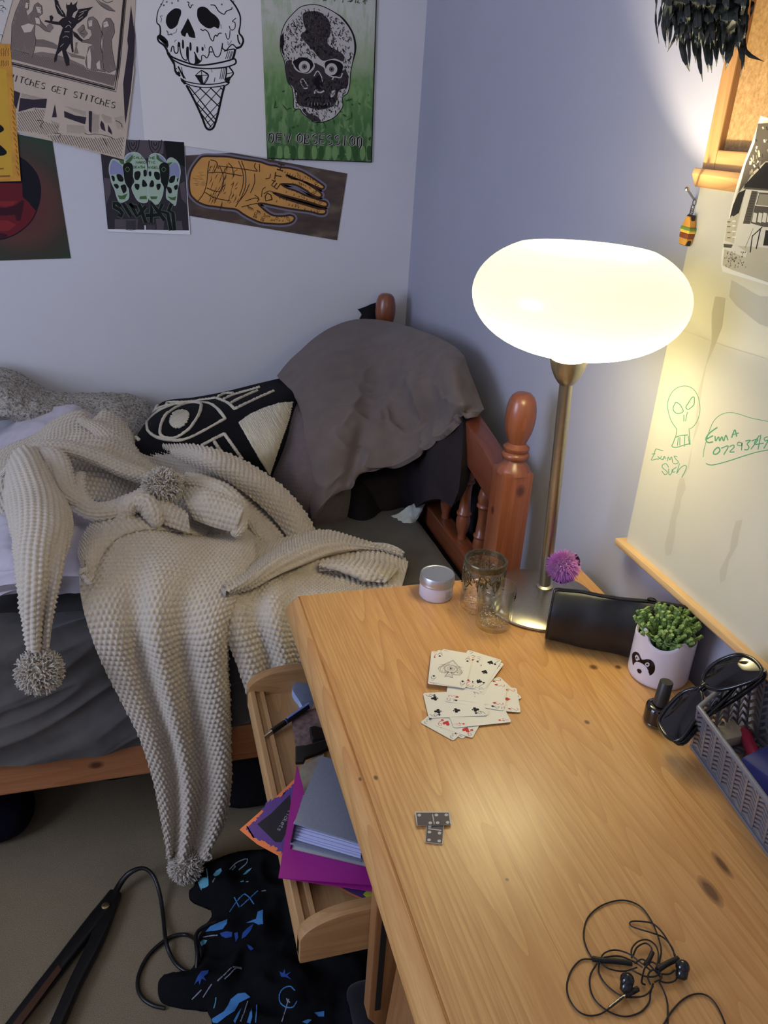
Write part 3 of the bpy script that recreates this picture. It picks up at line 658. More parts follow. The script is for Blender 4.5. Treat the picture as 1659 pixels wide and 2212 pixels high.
# ================================================================== the knitted throw
t = NT('grey_wool_knit'); v = t.coord(); n1 = t.noise(v, 900, 3, .7); n2 = t.noise(v, 9, 3)
c = t.ramp(n1, [(.3, srgb(186, 173, 154)), (.7, srgb(224, 211, 190))]); c = t.mix(t.ramp(n2, [(.35, 0.), (.7, .25)]), c, srgb(198, 185, 166))
t.col(c); t.b.inputs['Roughness'].default_value = .95; t.b.inputs['Specular IOR Level'].default_value = .15; t.b.inputs['Sheen Weight'].default_value = .2
t.bump(n1, .5, .0012); KNIT = t.mat
throw = thing('knitted_throw', 'light grey chunky knitted throw with pompoms spilling over the bed front', 'throw', tuple(at(400, 1150, 'y', -.8)))
tm = MB()
STEP = .0019
def kpatch(rows, folds=None, nz=.004, seed=0, thick=.010, rot=False, amp=.0046, p=.0112, q=.0094):
    P = loft(rows, 40, 40); U, Vv = uvlen(P)
    n = int(np.ptp(U, axis=1).max()/STEP)+2; mm = int(Vv.max()/STEP)+2
    P = loft(rows, n, mm); N = normals(P)
    d = nz*vnoise(P[::4, ::4], 9, seed, 2); d = np.kron(d, np.ones((4, 4)))[:mm, :n]
    # smooth the upsampled noise
    k = np.ones(9)/9; d = np.apply_along_axis(lambda a: np.convolve(np.pad(a, 4, 'edge'), k, 'valid'), 0, d); d = np.apply_along_axis(lambda a: np.convolve(np.pad(a, 4, 'edge'), k, 'valid'), 1, d)
    if folds is not None:
        u = np.linspace(0, 1, n)[None, :]; vv = np.linspace(0, 1, mm)[:, None]; d = d+folds(u, vv)
    P = P+N*d[..., None]; N = normals(P)
    U, Vv = uvlen(P)
    if rot: U, Vv = Vv, U
    row = np.floor(Vv/p)
    h = .60*np.abs(np.sin(PI*Vv/p))+.42*np.cos(2*PI*U/q+PI*(row % 2))*np.sin(PI*(Vv/p % 1))
    P2 = P+N*(amp*(h-.4))[..., None]
    # rounded selvedge
    shell(tm, P2, thick, N=N)
def G(x, c, s): return np.exp(-((x-c)/s)**2)
# front drape down to the floor
fu = [0, .1, .2, .32, .42, .52, .62, .72, .84, 1]; fd = [-.006, .004, .006, -.022, .020, .004, -.020, .002, .012, -.016]
def fold1(u, v):
    return np.interp(u+.06*np.clip(v-.3, 0, 1), fu, fd)*np.clip((v-.18)*4, 0, 1)
def smoothf(f):
    def g(u, v):
        x = sum(f(np.clip(u+o, 0, 1), v) for o in np.linspace(-.05, .05, 9))/9
        return x
    return g
kpatch([[(212,1128,-.76),(262,1108,-.75),(330,1118,-.75),(400,1146,-.75),(455,1156,-.74),(512,1148,-.72),(545,1150,-.70)],
        [(182,1168,-.87),(250,1150,-.86),(330,1152,-.86),(400,1166,-.86),(455,1174,-.85),(515,1172,-.84),(550,1176,-.83)],
        [(172,1225,-.965),(250,1215,-.96),(330,1212,-.96),(400,1215,-.96),(460,1218,-.95),(520,1222,-.95),(550,1228,-.94)],
        [(174,1285,-1.035),(250,1285,-1.035),(330,1283,-1.035),(400,1283,-1.035),(460,1284,-1.03),(510,1284,-1.03),(526,1284,-1.02)],
        [(192,1360,-1.075),(260,1362,-1.075),(330,1364,-1.075),(400,1364,-1.075),(450,1364,-1.075),(490,1364,-1.07),(506,1362,-1.06)],
        [(222,1440,-1.088),(285,1444,-1.088),(345,1446,-1.088),(405,1446,-1.088),(450,1446,-1.088),(490,1446,-1.08),(506,1444,-1.07)],
        [(262,1520,-1.094),(315,1526,-1.094),(365,1530,-1.094),(415,1530,-1.094),(455,1530,-1.094),(492,1530,-1.09),(509,1528,-1.08)],
        [(302,1600,-1.098),(345,1608,-1.098),(385,1612,-1.098),(425,1612,-1.098),(460,1612,-1.098),(494,1612,-1.095),(511,1610,-1.085)],
        [(328,1680,-1.10),(362,1690,-1.10),(396,1694,-1.10),(430,1694,-1.10),(460,1694,-1.10),(492,1694,-1.10),(512,1690,-1.09)],
        [(343,1750,-1.10),(370,1762,-1.10),(398,1768,-1.10),(428,1768,-1.10),(454,1766,-1.10),(484,1762,-1.10),(502,1758,-1.095)],
        [(353,1805,-1.10),(374,1820,-1.10),(396,1826,-1.10),(420,1826,-1.10),(444,1822,-1.10),(466,1815,-1.10),(482,1806,-1.10)],
        [(361,1845,-1.10),(376,1864,-1.10),(392,1870,-1.10),(408,1870,-1.10),(424,1866,-1.10),(436,1858,-1.10),(446,1846,-1.10)]], smoothf(fold1), seed=1)
# hem band turned over along the upper left of the drape
kpatch([[(170,1235,-1.0),(175,1185,-.91),(205,1132,-.80),(262,1104,-.765),(330,1112,-.755),(390,1138,-.755),(440,1156,-.75)],
        [(182,1262,-1.035),(192,1212,-.965),(222,1166,-.88),(270,1140,-.845),(330,1138,-.825),(390,1152,-.80),(440,1166,-.78)],
        [(193,1270,-1.04),(206,1225,-.975),(236,1185,-.905),(276,1160,-.87),(330,1150,-.845),(388,1158,-.815),(438,1170,-.79)]], lambda u, v: .010+.006*np.sin(PI*v)+0*u, seed=2, thick=.008, rot=True)
# second, narrower drape running down behind the tray
f2u = [0, .12, .25, .38, .5, .65, .8, 1]; f2d = [.008, .014, -.022, .010, -.018, .012, .016, .010]
kpatch([[(470,1175,-.80),(560,1180,-.80),(610,1200,-.83),(660,1215,-.85),(720,1225,-.86),(790,1230,-.86)],
        [(470,1235,-.92),(560,1238,-.93),(610,1245,-.93),(665,1250,-.93),(725,1255,-.93),(790,1260,-.93)],
        [(466,1290,-1.005),(560,1290,-1.02),(610,1292,-1.02),(665,1294,-1.02),(725,1296,-1.02),(790,1298,-1.02)],
        [(478,1350,-1.045),(560,1352,-1.065),(608,1352,-1.065),(660,1352,-1.065),(715,1352,-1.06),(780,1352,-1.06)],
        [(508,1420,-1.065),(565,1422,-1.08),(606,1422,-1.08),(655,1422,-1.08),(705,1422,-1.075),(770,1422,-1.07)],
        [(534,1500,-1.08),(566,1502,-1.085),(602,1502,-1.085),(645,1502,-1.085),(690,1502,-1.08),(750,1502,-1.075)]], smoothf(lambda u, v: np.interp(u, f2u, f2d)*np.clip((v-.25)*3, 0, 1)), seed=3)
# main body over the bed
kpatch([[(-120,1020,-.42),(-60,1005,-.40),(0,972,-.38),(70,938,-.36),(120,902,-.34),(175,884,-.33),(205,905,-.34),(225,884,-.33),(262,908,-.34),(292,948,-.36),(340,962,-.46),(430,966,-.58),(520,996,-.61),(600,1046,-.63),(655,1108,-.66),(680,1160,-.70)],
        [(-120,1040,-.46),(-60,1028,-.45),(0,1000,-.44),(70,964,-.43),(130,934,-.42),(180,920,-.40),(215,922,-.41),(245,918,-.40),(275,938,-.42),(305,968,-.45),(350,984,-.52),(430,998,-.61),(510,1034,-.64),(580,1084,-.66),(630,1135,-.69),(655,1180,-.73)],
        [(-120,1075,-.56),(-60,1060,-.56),(0,1030,-.55),(70,992,-.53),(130,968,-.53),(180,962,-.53),(220,962,-.53),(255,972,-.53),(290,988,-.53),(325,1004,-.54),(370,1016,-.58),(430,1038,-.64),(495,1076,-.67),(550,1118,-.69),(595,1160,-.72),(618,1205,-.77)],
        [(-120,1120,-.66),(-60,1100,-.66),(0,1066,-.65),(70,1035,-.64),(130,1020,-.63),(180,1012,-.62),(220,1014,-.62),(260,1024,-.62),(300,1040,-.62),(340,1058,-.63),(385,1072,-.66),(430,1092,-.69),(480,1120,-.72),(525,1152,-.75),(560,1190,-.79),(580,1230,-.83)],
        [(-60,1190,-.78),(-20,1160,-.77),(30,1120,-.75),(80,1092,-.73),(130,1080,-.71),(180,1076,-.70),(220,1080,-.70),(260,1088,-.70),(300,1098,-.70),(340,1110,-.71),(380,1124,-.72),(425,1140,-.73),(465,1160,-.75),(505,1185,-.80),(535,1220,-.85),(550,1255,-.90)]],
       lambda u, v: .016*np.exp(-((v-(.62-.25*u))/.10)**2)-.012*np.exp(-((v-(.45-.2*u))/.07)**2)+.0*u, nz=.008, seed=4)
kpatch([[(352,962,-.50),(430,962,-.60),(520,992,-.63),(600,1042,-.65),(655,1104,-.68),(690,1160,-.72)],
        [(372,980,-.56),(440,988,-.635),(518,1022,-.66),(588,1072,-.68),(637,1128,-.71),(662,1180,-.75)],
        [(396,1000,-.60),(455,1016,-.645),(516,1056,-.67),(574,1104,-.69),(616,1154,-.72),(634,1196,-.76)]], lambda u, v: .004+.010*np.sin(PI*v)+0*u, nz=.003, seed=31, rot=True)
# right hand tongue lying on the mattress
z_ = lambda v: ('z', v)
kpatch([[(540,1192,z_(.625)),(600,1166,z_(.62)),(655,1150,z_(.615)),(700,1144,z_(.61)),(760,1160,z_(.605)),(820,1176,z_(.60)),(858,1188,z_(.597)),(882,1212,z_(.592))],
        [(525,1220,z_(.63)),(590,1198,z_(.625)),(645,1182,z_(.62)),(700,1176,z_(.612)),(760,1184,z_(.604)),(815,1194,z_(.60)),(854,1204,z_(.597)),(881,1222,z_(.591))],
        [(518,1255,z_(.622)),(590,1234,z_(.615)),(650,1220,z_(.61)),(705,1213,z_(.605)),(760,1214,z_(.60)),(812,1218,z_(.597)),(850,1224,z_(.595)),(877,1236,z_(.590))],
        [(518,1295,z_(.610)),(590,1278,z_(.602)),(650,1264,z_(.598)),(705,1254,z_(.595)),(760,1250,z_(.592)),(812,1250,z_(.590)),(848,1250,z_(.590)),(871,1256,z_(.588))],
        [(520,1340,z_(.595)),(590,1326,z_(.592)),(650,1314,z_(.590)),(705,1302,z_(.588)),(760,1296,z_(.587)),(812,1292,z_(.586)),(846,1288,z_(.586)),(866,1284,z_(.585))]],
       lambda u, v: .012*np.exp(-((v-(.70-.30*u))/.05)**2)*G(u, .55, .28)-.010*np.exp(-((v-(.80-.30*u))/.05)**2)*G(u, .6, .3), nz=.005, seed=5, rot=True)
# turned-over ridge running along the tongue
kpatch([[(480,1262,z_(.66)),(520,1240,z_(.655)),(562,1206,z_(.642)),(606,1176,z_(.636)),(660,1150,z_(.630)),(712,1143,z_(.622)),(770,1160,z_(.612)),(830,1179,z_(.604)),(870,1198,z_(.600))],
        [(490,1276,z_(.665)),(530,1256,z_(.665)),(574,1224,z_(.660)),(620,1198,z_(.655)),(672,1176,z_(.648)),(720,1168,z_(.636)),(774,1175,z_(.622)),(830,1186,z_(.610)),(871,1200,z_(.602))],
        [(500,1284,z_(.645)),(544,1272,z_(.640)),(590,1248,z_(.638)),(636,1226,z_(.635)),(684,1206,z_(.630)),(726,1192,z_(.622)),(776,1187,z_(.612)),(828,1190,z_(.605)),(870,1202,z_(.600))]], None, nz=.003, seed=6, thick=.016)
# small turned corner that throws the dark crease
kpatch([[(690,1212,z_(.604)),(745,1206,z_(.608)),(792,1206,z_(.610)),(834,1212,z_(.606)),(862,1228,z_(.598))],
        [(688,1220,z_(.618)),(740,1218,z_(.625)),(786,1222,z_(.625)),(818,1234,z_(.618)),(840,1252,z_(.604))],
        [(690,1226,z_(.612)),(732,1232,z_(.616)),(768,1242,z_(.614)),(794,1254,z_(.606)),(826,1260,z_(.596))]], None, nz=.002, seed=12, thick=.014, rot=True)
# left-hand fold falling to a pompom
kpatch([[(22,1030,-.70),(28,1002,-.68),(52,978,-.67),(80,984,-.67),(100,1012,-.69)],
        [(8,1062,-.78),(30,1030,-.77),(62,1010,-.76),(92,1024,-.76),(122,1062,-.77)],
        [(10,1100,-.86),(40,1080,-.86),(78,1070,-.86),(118,1082,-.86),(154,1108,-.85)],
        [(22,1150,-.94),(52,1138,-.95),(86,1132,-.95),(122,1138,-.95),(156,1152,-.93)],
        [(30,1205,-1.01),(58,1198,-1.02),(86,1194,-1.02),(116,1198,-1.02),(144,1206,-1.01)],
        [(36,1270,-1.06),(60,1270,-1.07),(84,1270,-1.07),(108,1270,-1.07),(130,1270,-1.06)],
        [(44,1335,-1.085),(62,1338,-1.09),(82,1340,-1.09),(100,1340,-1.09),(115,1336,-1.085)],
        [(57,1398,-1.095),(68,1402,-1.10),(80,1404,-1.10),(92,1404,-1.10),(103,1400,-1.095)]], lambda u, v: .014*np.sin(PI*u)-.020*G(u, .72, .10)*np.clip((v-.55)*4, 0, 1)+.0*v, seed=7, rot=True)
# rolled folds on top of the heap
def roll(pts, r, seed, flat_=.75, amp=.0042, p=.0112, q=.0094):
    C = catmull([at(a, b, 'y', y) for a, b, y in pts], 60); L = np.linalg.norm(np.diff(C, axis=0), axis=1).sum(); n = int(L/STEP)+2
    C = catmull([at(a, b, 'y', y) for a, b, y in pts], n)
    T = np.gradient(C, axis=0); T /= np.linalg.norm(T, axis=1)[:, None]
    R = np.interp(np.linspace(0, 1, n), np.linspace(0, 1, len(r)), r) if not np.isscalar(r) else np.full(n, r)
    k = int(2*PI*R.max()/STEP); up = np.array([0, 0, 1.]); V = []
    A = np.cross(T, up); A /= np.linalg.norm(A, axis=1)[:, None]; B = np.cross(A, T)
    th = np.linspace(0, 2*PI, k, endpoint=False); s = np.r_[0, np.cumsum(np.linalg.norm(np.diff(C, axis=0), axis=1))]
    row = np.floor(th*R.max()/p); wob = .0025*np.array([noise.noise(Vector((x*25, seed, 0))) for x in s])
    h = .60*np.abs(np.sin(PI*th*R.max()/p))[None, :]+.42*np.cos(2*PI*s[:, None]/q+PI*(row % 2)[None, :])*np.sin(PI*((th*R.max()/p) % 1))[None, :]
    end = np.clip(np.minimum(np.arange(n), np.arange(n)[::-1])*STEP/(R*.8), 0.02, 1); end = np.sqrt(1-(1-end)**2)
    rr = (R+wob)[:, None]*end[:, None]+amp*(h-.4)*end[:, None]
    Q = C[:, None, :]+rr[..., None]*(np.cos(th)[None, :, None]*A[:, None, :]+flat_*np.sin(th)[None, :, None]*B[:, None, :])
    F = []; i = np.arange(n-1)[:, None]; j = np.arange(k)[None, :]; a = i*k+j; b = i*k+(j+1) % k
    F = np.stack([a.ravel(), b.ravel(), (b+k).ravel(), (a+k).ravel()], 1).tolist()
    tm.add(Q.reshape(-1, 3), F)
roll([(0,1030,-.66),(34,1000,-.655),(64,978,-.65),(108,966,-.64),(160,972,-.64),(215,990,-.645),(270,1014,-.655),(330,1036,-.665),(400,1060,-.67)], [.008, .020, .026, .028, .028, .028, .022, .010], 1, .55)
roll([(84,970,-.655),(112,984,-.69),(128,1014,-.73),(136,1044,-.765),(150,1072,-.79),(190,1098,-.81)], [.010, .024, .026, .024, .020, .008], 2, .6)
roll([(176,1020,-.71),(165,1048,-.755),(172,1082,-.79),(204,1104,-.81),(250,1100,-.805),(296,1080,-.785),(340,1056,-.76),(400,1030,-.73)], [.008, .018, .024, .027, .027, .026, .022, .010], 3, .6)
roll([(268,1140,-.84),(268,1108,-.82),(288,1088,-.81),(316,1090,-.815),(332,1112,-.83),(340,1140,-.845)], [.010, .020, .022, .022, .020, .010], 4, .9)
kpatch([[(300,1072,-.775),(340,1074,-.785),(372,1086,-.795),(400,1104,-.80)],[(306,1098,-.80),(340,1104,-.815),(372,1118,-.82),(402,1134,-.825)],[(322,1122,-.825),(350,1132,-.835),(378,1142,-.84),(412,1152,-.84)]], lambda u, v: .018*np.sin(PI*v)+0*u, nz=.003, seed=21)
kpatch([[(392,1050,-.725),(440,1044,-.73),(488,1060,-.745),(516,1090,-.775)],[(398,1084,-.765),(444,1084,-.78),(486,1100,-.795),(518,1122,-.815)],[(418,1122,-.805),(452,1136,-.82),(486,1146,-.83),(512,1150,-.84)]], lambda u, v: .026*np.sin(PI*v)*(.4+.6*u), nz=.003, seed=22, thick=.014)
roll([(380,1044,-.72),(432,1044,-.73),(480,1062,-.755),(512,1092,-.785),(520,1130,-.82),(505,1160,-.84)], [.008, .018, .022, .022, .018, .008], 6, .8)
roll([(400,1022,-.63),(450,1040,-.66),(505,1082,-.69),(555,1134,-.715),(586,1182,-.76),(590,1240,-.85)], [.008, .020, .024, .026, .022, .010], 8, .5)
roll([(170,905,-.41),(220,930,-.43),(260,968,-.47),(290,1000,-.52),(340,1020,-.56)], [.012, .030, .034, .028, .012], 10, .5)
o = obj('knit_fabric', tm, KNIT, throw, smooth=180)
def pompom(px, py, y, r, seed, lo=.012):
    m = MB(); rg = random.Random(seed); c = at(px, py, 'y', y)
    if c[2]-r < lo: c[2] = r+lo
    m.ball(c, r*.62, 0, 14)
    for i in range(900):
        z = rg.uniform(-1, 1); a = rg.uniform(0, 2*PI); s = math.sqrt(1-z*z); d = np.array([s*math.cos(a), s*math.sin(a), z])
        d2 = d+np.array([rg.gauss(0, .22) for _ in range(3)]); d2 /= np.linalg.norm(d2)
        L = r*rg.uniform(.9, 1.06); e = d2*L+np.array([0, 0, -.06*r])
        m.tube([c+d*r*.5, c+(d*r*.5+e)*.5+d*r*.08, c+e], [.0010, .0017, .0011], 4)
    o = obj('pompom', m, POM, throw, smooth=70)
POM = mat('grey_pompom_yarn', srgb(200, 190, 174), .95, spec=.15, var=.12, vs=300)
pompom(85, 1448, -1.105, .041, 1); pompom(350, 1052, -.765, .043, 2); pompom(402, 1886, -1.10, .037, 3)
# ================================================================== lamp
STEEL = mat('brushed_steel', srgb(168, 162, 150), .32, 1.0, var=.05, vs=200)
lamp = thing('table_lamp', 'lit steel table lamp with a wide frosted glass oval shade', 'lamp', tuple(LAMP_B))
m = MB(); m.lathe([(.0, .0), (.096, .0), (.099, .002), (.0985, .005), (.092, .009), (.07, .0135), (.04, .0175), (.016, .020), (.0, .0205)], LAMP_B+np.array([-.012, -.012, .0]), 56); obj('base', m, STEEL, lamp, smooth=40)
ax = LAMP_C-np.array([0, 0, .128])-(LAMP_B+np.array([0, 0, .016])); P0 = LAMP_B+np.array([0, 0, .016]); P1 = P0+ax*1.02; axn = ax/np.linalg.norm(ax)
m = MB(); m.tube([P0, P1], .0098, 18); m.lathe([(.0098, 0), (.0145, .0), (.0145, .006), (.0098, .008)], P0+axn*.002, 20, axis=axn); obj('pole', m, STEEL, lamp, smooth=40)
m = MB(); m.lathe([(.0, 0), (.0105, 0), (.0135, .003), (.019, .012), (.0235, .023), (.0262, .034), (.0272, .042), (.0, .042)], P0+axn*(np.linalg.norm(ax)*1.0+.003), 28, axis=axn); obj('cup', m, STEEL, lamp, smooth=40)
# frosted shade: squashed torus-like bowl, open at the top
prof = []
for a in np.linspace(-PI/2+.02, PI/2-.62, 26):
    prof.append((.1485*math.cos(a)**.84 if math.cos(a) > 0 else 0, .081*math.sin(a)*(1 if a < 0 else .96)-.002))
prof[0] = (.0, prof[0][1]-.0005)
inner = [(r-.003, z) for r, z in prof[::-1]]
t = NT('frosted_glass_shade_lit'); N_ = t.N
t.col((.16, .15, .11, 1)); t.b.inputs['Roughness'].default_value = .25; t.b.inputs['Emission Color'].default_value = (1.0, .87, .46, 1)
# the glass glows by the distance of each point from the bulb low in the bowl
tc_ = t.n('ShaderNodeTexCoord'); dv_ = t.n('ShaderNodeVectorMath', operation='DISTANCE'); t.k(tc_.outputs['Object'], dv_.inputs[0]); dv_.inputs[1].default_value = tuple(LAMP_C+np.array([0, 0, -.058])-LAMP_B)
t.k(t.math('DIVIDE', SHADE_K, t.math('POWER', t.math('MAXIMUM', dv_.outputs['Value'], .02), 2.4)), t.b.inputs['Emission Strength'])
tr = t.n('ShaderNodeBsdfTranslucent'); tr.inputs[0].default_value = (.003, .0026, .0012, 1); ad = t.n('ShaderNodeAddShader')
t.k(t.b.outputs[0], ad.inputs[0]); t.k(tr.outputs[0], ad.inputs[1]); t.k(ad.outputs[0], t.N['Material Output'].inputs[0])
m = MB(); m.lathe(prof+inner, LAMP_C, 64); obj('shade', m, t.mat, lamp, smooth=60)
bulb = light('bulb_light', 'POINT', tuple(LAMP_C+np.array([0, 0, -.052])), LAMP_POWER, (1.0, .86, .62), shadow_soft_size=.013)

# ================================================================== whiteboard and cork board
WB = NT('whiteboard_melamine'); n = WB.noise(WB.coord(), 3, 3); WB.col(WB.ramp(n, [(.3, srgb(200, 195, 174)), (.7, srgb(210, 204, 184))])); WB.b.inputs['Roughness'].default_value = .22
GREEN = flat('green_marker', srgb(82, 150, 108)); SMEAR = flat('tape_residue', srgb(190, 183, 162)); SMEAR2 = flat('faint_smudge', srgb(192, 186, 166))
wbx = -.014
m = MB(); m.box(wbx, -.001, -2.4, -1.314, .852, 1.412)
sh = Sheet(lambda x, y, l: at(x, y, 'x', wbx-l), m); ZB = Zm(1400, 820, 6.405); ZB2 = Zm(1300, 640, 2.696)
for pts in [[(720,10),(700,180),(640,330),(610,400),(590,500),(560,690),(570,740),(530,850),(510,1000),(470,1060),(492,1010),(520,900),(545,760),(560,560),(600,420),(640,260),(640,100),(660,0)],
            [(480,1055),(490,1120),(462,1180),(455,1240),(432,1300),(425,1400),(405,1500),(375,1510),(365,1450),(385,1380),(400,1300),(425,1200),(440,1110),(455,1060)],
            [(820,1300),(800,1380),(790,1450),(740,1540),(720,1650),(690,1670),(685,1600),(715,1540),(745,1480),(760,1380),(780,1310)]]:
    sh.fill(ZB2(pts), SMEAR if 0 else 2)
sh.fill([(1652, 640), (1659, 640), (1700, 720), (1640, 700), (1590, 660), (1575, 640), (1580, 605), (1640, 640)], 3)
sh.line([(1452, 706), (1500, 722), (1560, 745), (1640, 770), (1700, 790)], 1.3, 3)
L = lambda pts, w=3.4, c=False: sh.line(ZB(pts), w/3.2, 1, True, c)
L([(400,690),(320,570),(275,420),(275,300),(320,190),(400,115),(510,88),(610,120),(680,210),(712,330),(715,450),(680,570),(620,655),(562,685)], 4.5)
L([(395,690),(390,740),(380,800)], 4.5); L([(565,690),(572,760),(582,900)], 5)
L([(365,345),(385,315),(440,345),(478,410),(485,435),(460,460),(400,468),(360,440),(345,400),(355,365)], 6, True); L([(625,240),(640,255),(635,340),(590,390),(550,412),(522,380),(560,320),(600,255)], 6, True)
L([(494,485),(494,580)], 5); L([(545,450),(532,500),(518,575)], 5)
L([(375,800),(450,775),(550,765)], 6); L([(375,800),(350,870),(330,925),(400,935),(500,905),(582,885)], 6)
for a in ([(418,800),(405,915)], [(440,795),(438,910)], [(510,770),(500,930)], [(555,780),(572,900)]): L(a, 5)
L([(210,985),(150,970),(105,962),(85,1030),(45,1110),(90,1105),(130,1095)], 5); L([(50,1030),(100,1025)], 5)
L([(130,1060),(180,1100),(215,1105)], 5); L([(190,1055),(170,1085),(130,1105)], 5); L([(200,1110),(225,1060),(240,1100)], 5); L([(205,1090),(240,1085)], 4); L([(265,1130),(280,1070),(300,1110),(325,1070),(340,1150)], 5)
L([(405,1065),(360,1060),(385,1100),(420,1140),(390,1165),(345,1160)], 5)
L([(285,1215),(250,1165),(200,1180),(200,1220),(260,1270),(260,1305),(225,1310),(190,1265)], 5); L([(285,1230),(285,1290),(300,1320),(325,1290),(335,1240)], 5); L([(395,1210),(345,1245),(340,1280),(375,1275)], 5); L([(435,1160),(395,1300)], 5); L([(395,1300),(450,1220),(510,1185),(530,1210),(510,1270),(465,1355)], 5)
L([(760,1075),(775,960),(800,870),(850,700),(910,570),(1000,490),(1120,455),(1250,475),(1400,525),(1560,560),(1700,585)], 4)
L([(960,660),(850,740),(800,820),(830,870),(900,860)], 9); L([(805,825),(900,775)], 9); L([(925,780),(935,850),(975,790),(990,850),(1020,790),(1045,850),(1075,770),(1105,840)], 8)
L([(1155,805),(1185,720),(1205,700),(1225,790)], 8); L([(1160,765),(1255,738)], 7)
L([(960,940),(915,980),(905,1025),(945,1030),(990,990),(985,950)], 9, True); L([(1010,950),(1110,920),(1045,1040)], 7); L([(1125,930),(1180,905),(1185,940),(1130,1000),(1195,1000)], 7)
L([(1300,880),(1250,865),(1235,905),(1290,910),(1300,870),(1290,980)], 6); L([(1345,850),(1415,840),(1370,890),(1395,930),(1375,970),(1330,970)], 7); L([(1430,850),(1520,825),(1420,965)], 7); L([(1540,770),(1470,890),(1600,880)], 7); L([(1560,765),(1520,970)], 7); L([(1655,790),(1610,810),(1620,850),(1660,840),(1600,955)], 7)
L([(800,1160),(850,1180),(930,1175),(1100,1130),(1300,1065),(1500,1005),(1700,965)], 6)
wbo = obj('whiteboard', m, [WB.mat, GREEN, SMEAR, SMEAR2]); tag(wbo, 'whiteboard with green marker skull doodle and phone number on the right wall', 'whiteboard')
PINE = wood('raw_pine_strip', srgb(176, 130, 80), srgb(204, 160, 104), srgb(224, 186, 134), 'y', 0, (), rough=.5, ring=18, coat=.1)
m = MB(); m.prism([(-.001, -1.3, .853), (-.027, -1.3, .853), (-.027, -1.3, .843), (-.022, -1.3, .838), (-.001, -1.3, .838)], (0, -1.1, 0))
o = obj('whiteboard_ledge', m, PINE, bevel=.0015, smooth=40); tag(o, 'thin pine ledge along the bottom of the whiteboard', 'ledge')
cork = thing('cork_board', 'pine-framed cork board above the whiteboard', 'notice board', (-.012, -1.85, 1.41))
t = NT('cork'); v = t.coord(); n1 = t.noise(v, 160, 4, .7); n2 = t.noise(v, 500, 2); c = t.ramp(n1, [(.3, srgb(140, 104, 62)), (.5, srgb(164, 127, 80)), (.7, srgb(184, 148, 98))]); c = t.mix(t.ramp(n2, [(.28, .5), (.36, 0.)]), c, srgb(140, 92, 48)); t.col(c); t.b.inputs['Roughness'].default_value = .9; t.bump(n1, .3, .001)
m = MB(); m.box(-.008, -.001, -2.5, -1.32, 1.43, 2.1); obj('cork_panel', m, t.mat, cork)
FR = wood('pine_frame', srgb(140, 98, 54), srgb(170, 124, 74), srgb(190, 146, 94), 'z', 0, (), rough=.45, ring=18); FRY = wood('pine_frame_rail', srgb(140, 98, 54), srgb(170, 124, 74), srgb(190, 146, 94), 'y', 0, (), rough=.45, ring=18)
m = MB(); m.box(-.018, -.001, -1.340, -1.314, 1.425, 2.1); obj('frame', m, FR, cork, bevel=.002)
m = MB(); m.box(-.018, -.001, -2.5, -1.340, 1.425, 1.452); obj('frame', m, FRY, cork, bevel=.002)
m = MB(); m.prism([(-.001, -1.306, 1.428), (-.024, -1.306, 1.428), (-.026, -1.306, 1.420), (-.018, -1.306, 1.404), (-.001, -1.306, 1.404)], (0, -1.2, 0)); obj('ledge', m, FRY, cork, bevel=.0015, smooth=40)
# print of a little house pinned over the frame
PHB = [flat('photo_%s' % n_, srgb(*c)) for n_, c in (('white', (226, 220, 200)), ('black', (40, 36, 32)), ('dark', (84, 76, 64)), ('mid', (142, 132, 108)), ('light', (186, 176, 146)), ('pale', (208, 200, 176)))]
ZP = Zm(1550, 230, 5.394); m = MB(); px_ = -.030
def php(x, y, l): return at(x, y, 'x', px_-l)
sh = Sheet(php, m)
def strip(l_, r_, mi):
    Yl = [p for p in catmull(l_, 24)]; 
    V = [php(p[0], p[1], 0) for p in Yl]+[php(p[0]+r_, p[1]+r_*.30, 0) for p in Yl]
    n_ = len(Yl); m.add(V, [(i, i+1, n_+i+1, n_+i) for i in range(n_-1)], mi)
    V2 = [np.array(p)+[.0008, 0, 0] for p in V]; m.add(V2, [(i+1, i, n_+i, n_+i+1) for i in range(n_-1)], mi)
strip(ZP([(500,110),(400,420),(310,650),(215,950),(130,1290),(60,1640),(40,1860),(60,1925)]), 190, 0)
IMG = [(540,160),(430,430),(330,660),(240,950),(150,1290),(78,1640),(60,1850),(160,1900),(420,1990),(1000,2200),(1000,160)]
sh.fill(ZP(IMG), 4)
sh.fill(ZP([(470,200),(1000,160),(1000,640),(560,640),(420,760),(330,900),(240,1010),(330,660),(430,430)]), 2)
rg = random.Random(3)
for i in range(150):
    t_ = rg.random(); x = 250+t_*330+rg.uniform(-60, 420); y = 1000-t_*780+rg.uniform(-60, 160)
    if x > 340-(y-640)*.30+rg.uniform(0, 20) and y < 1010 and not (x > 420+(900-y)*.6 and y > 640): sh.line(ZP([(x, y), (x+rg.uniform(-18, 18), y+rg.uniform(20, 60))]), rg.uniform(1.5, 4), rg.choice([4, 5, 3, 2, 1]), False)
sh.fill(ZP([(320,910),(420,800),(500,720),(560,650),(1000,640),(1000,980),(560,970),(300,955)]), 1)
sh.fill(ZP([(300,940),(590,960),(1000,990),(1000,1020),(330,970)]), 2)
sh.fill(ZP([(330,965),(1000,1010),(1000,1700),(500,1640),(180,1620)]), 5)
sh.fill(ZP([(330,965),(300,1060),(250,1240),(140,1310),(180,1150),(240,1010)]), 1)
sh.fill(ZP([(400,980),(470,990),(380,1370),(295,1365)]), 2)
for i in range(12): sh.line(ZP([(398-i*7, 1010+i*30), (452-i*7, 1014+i*30)]), .9, 1, False)
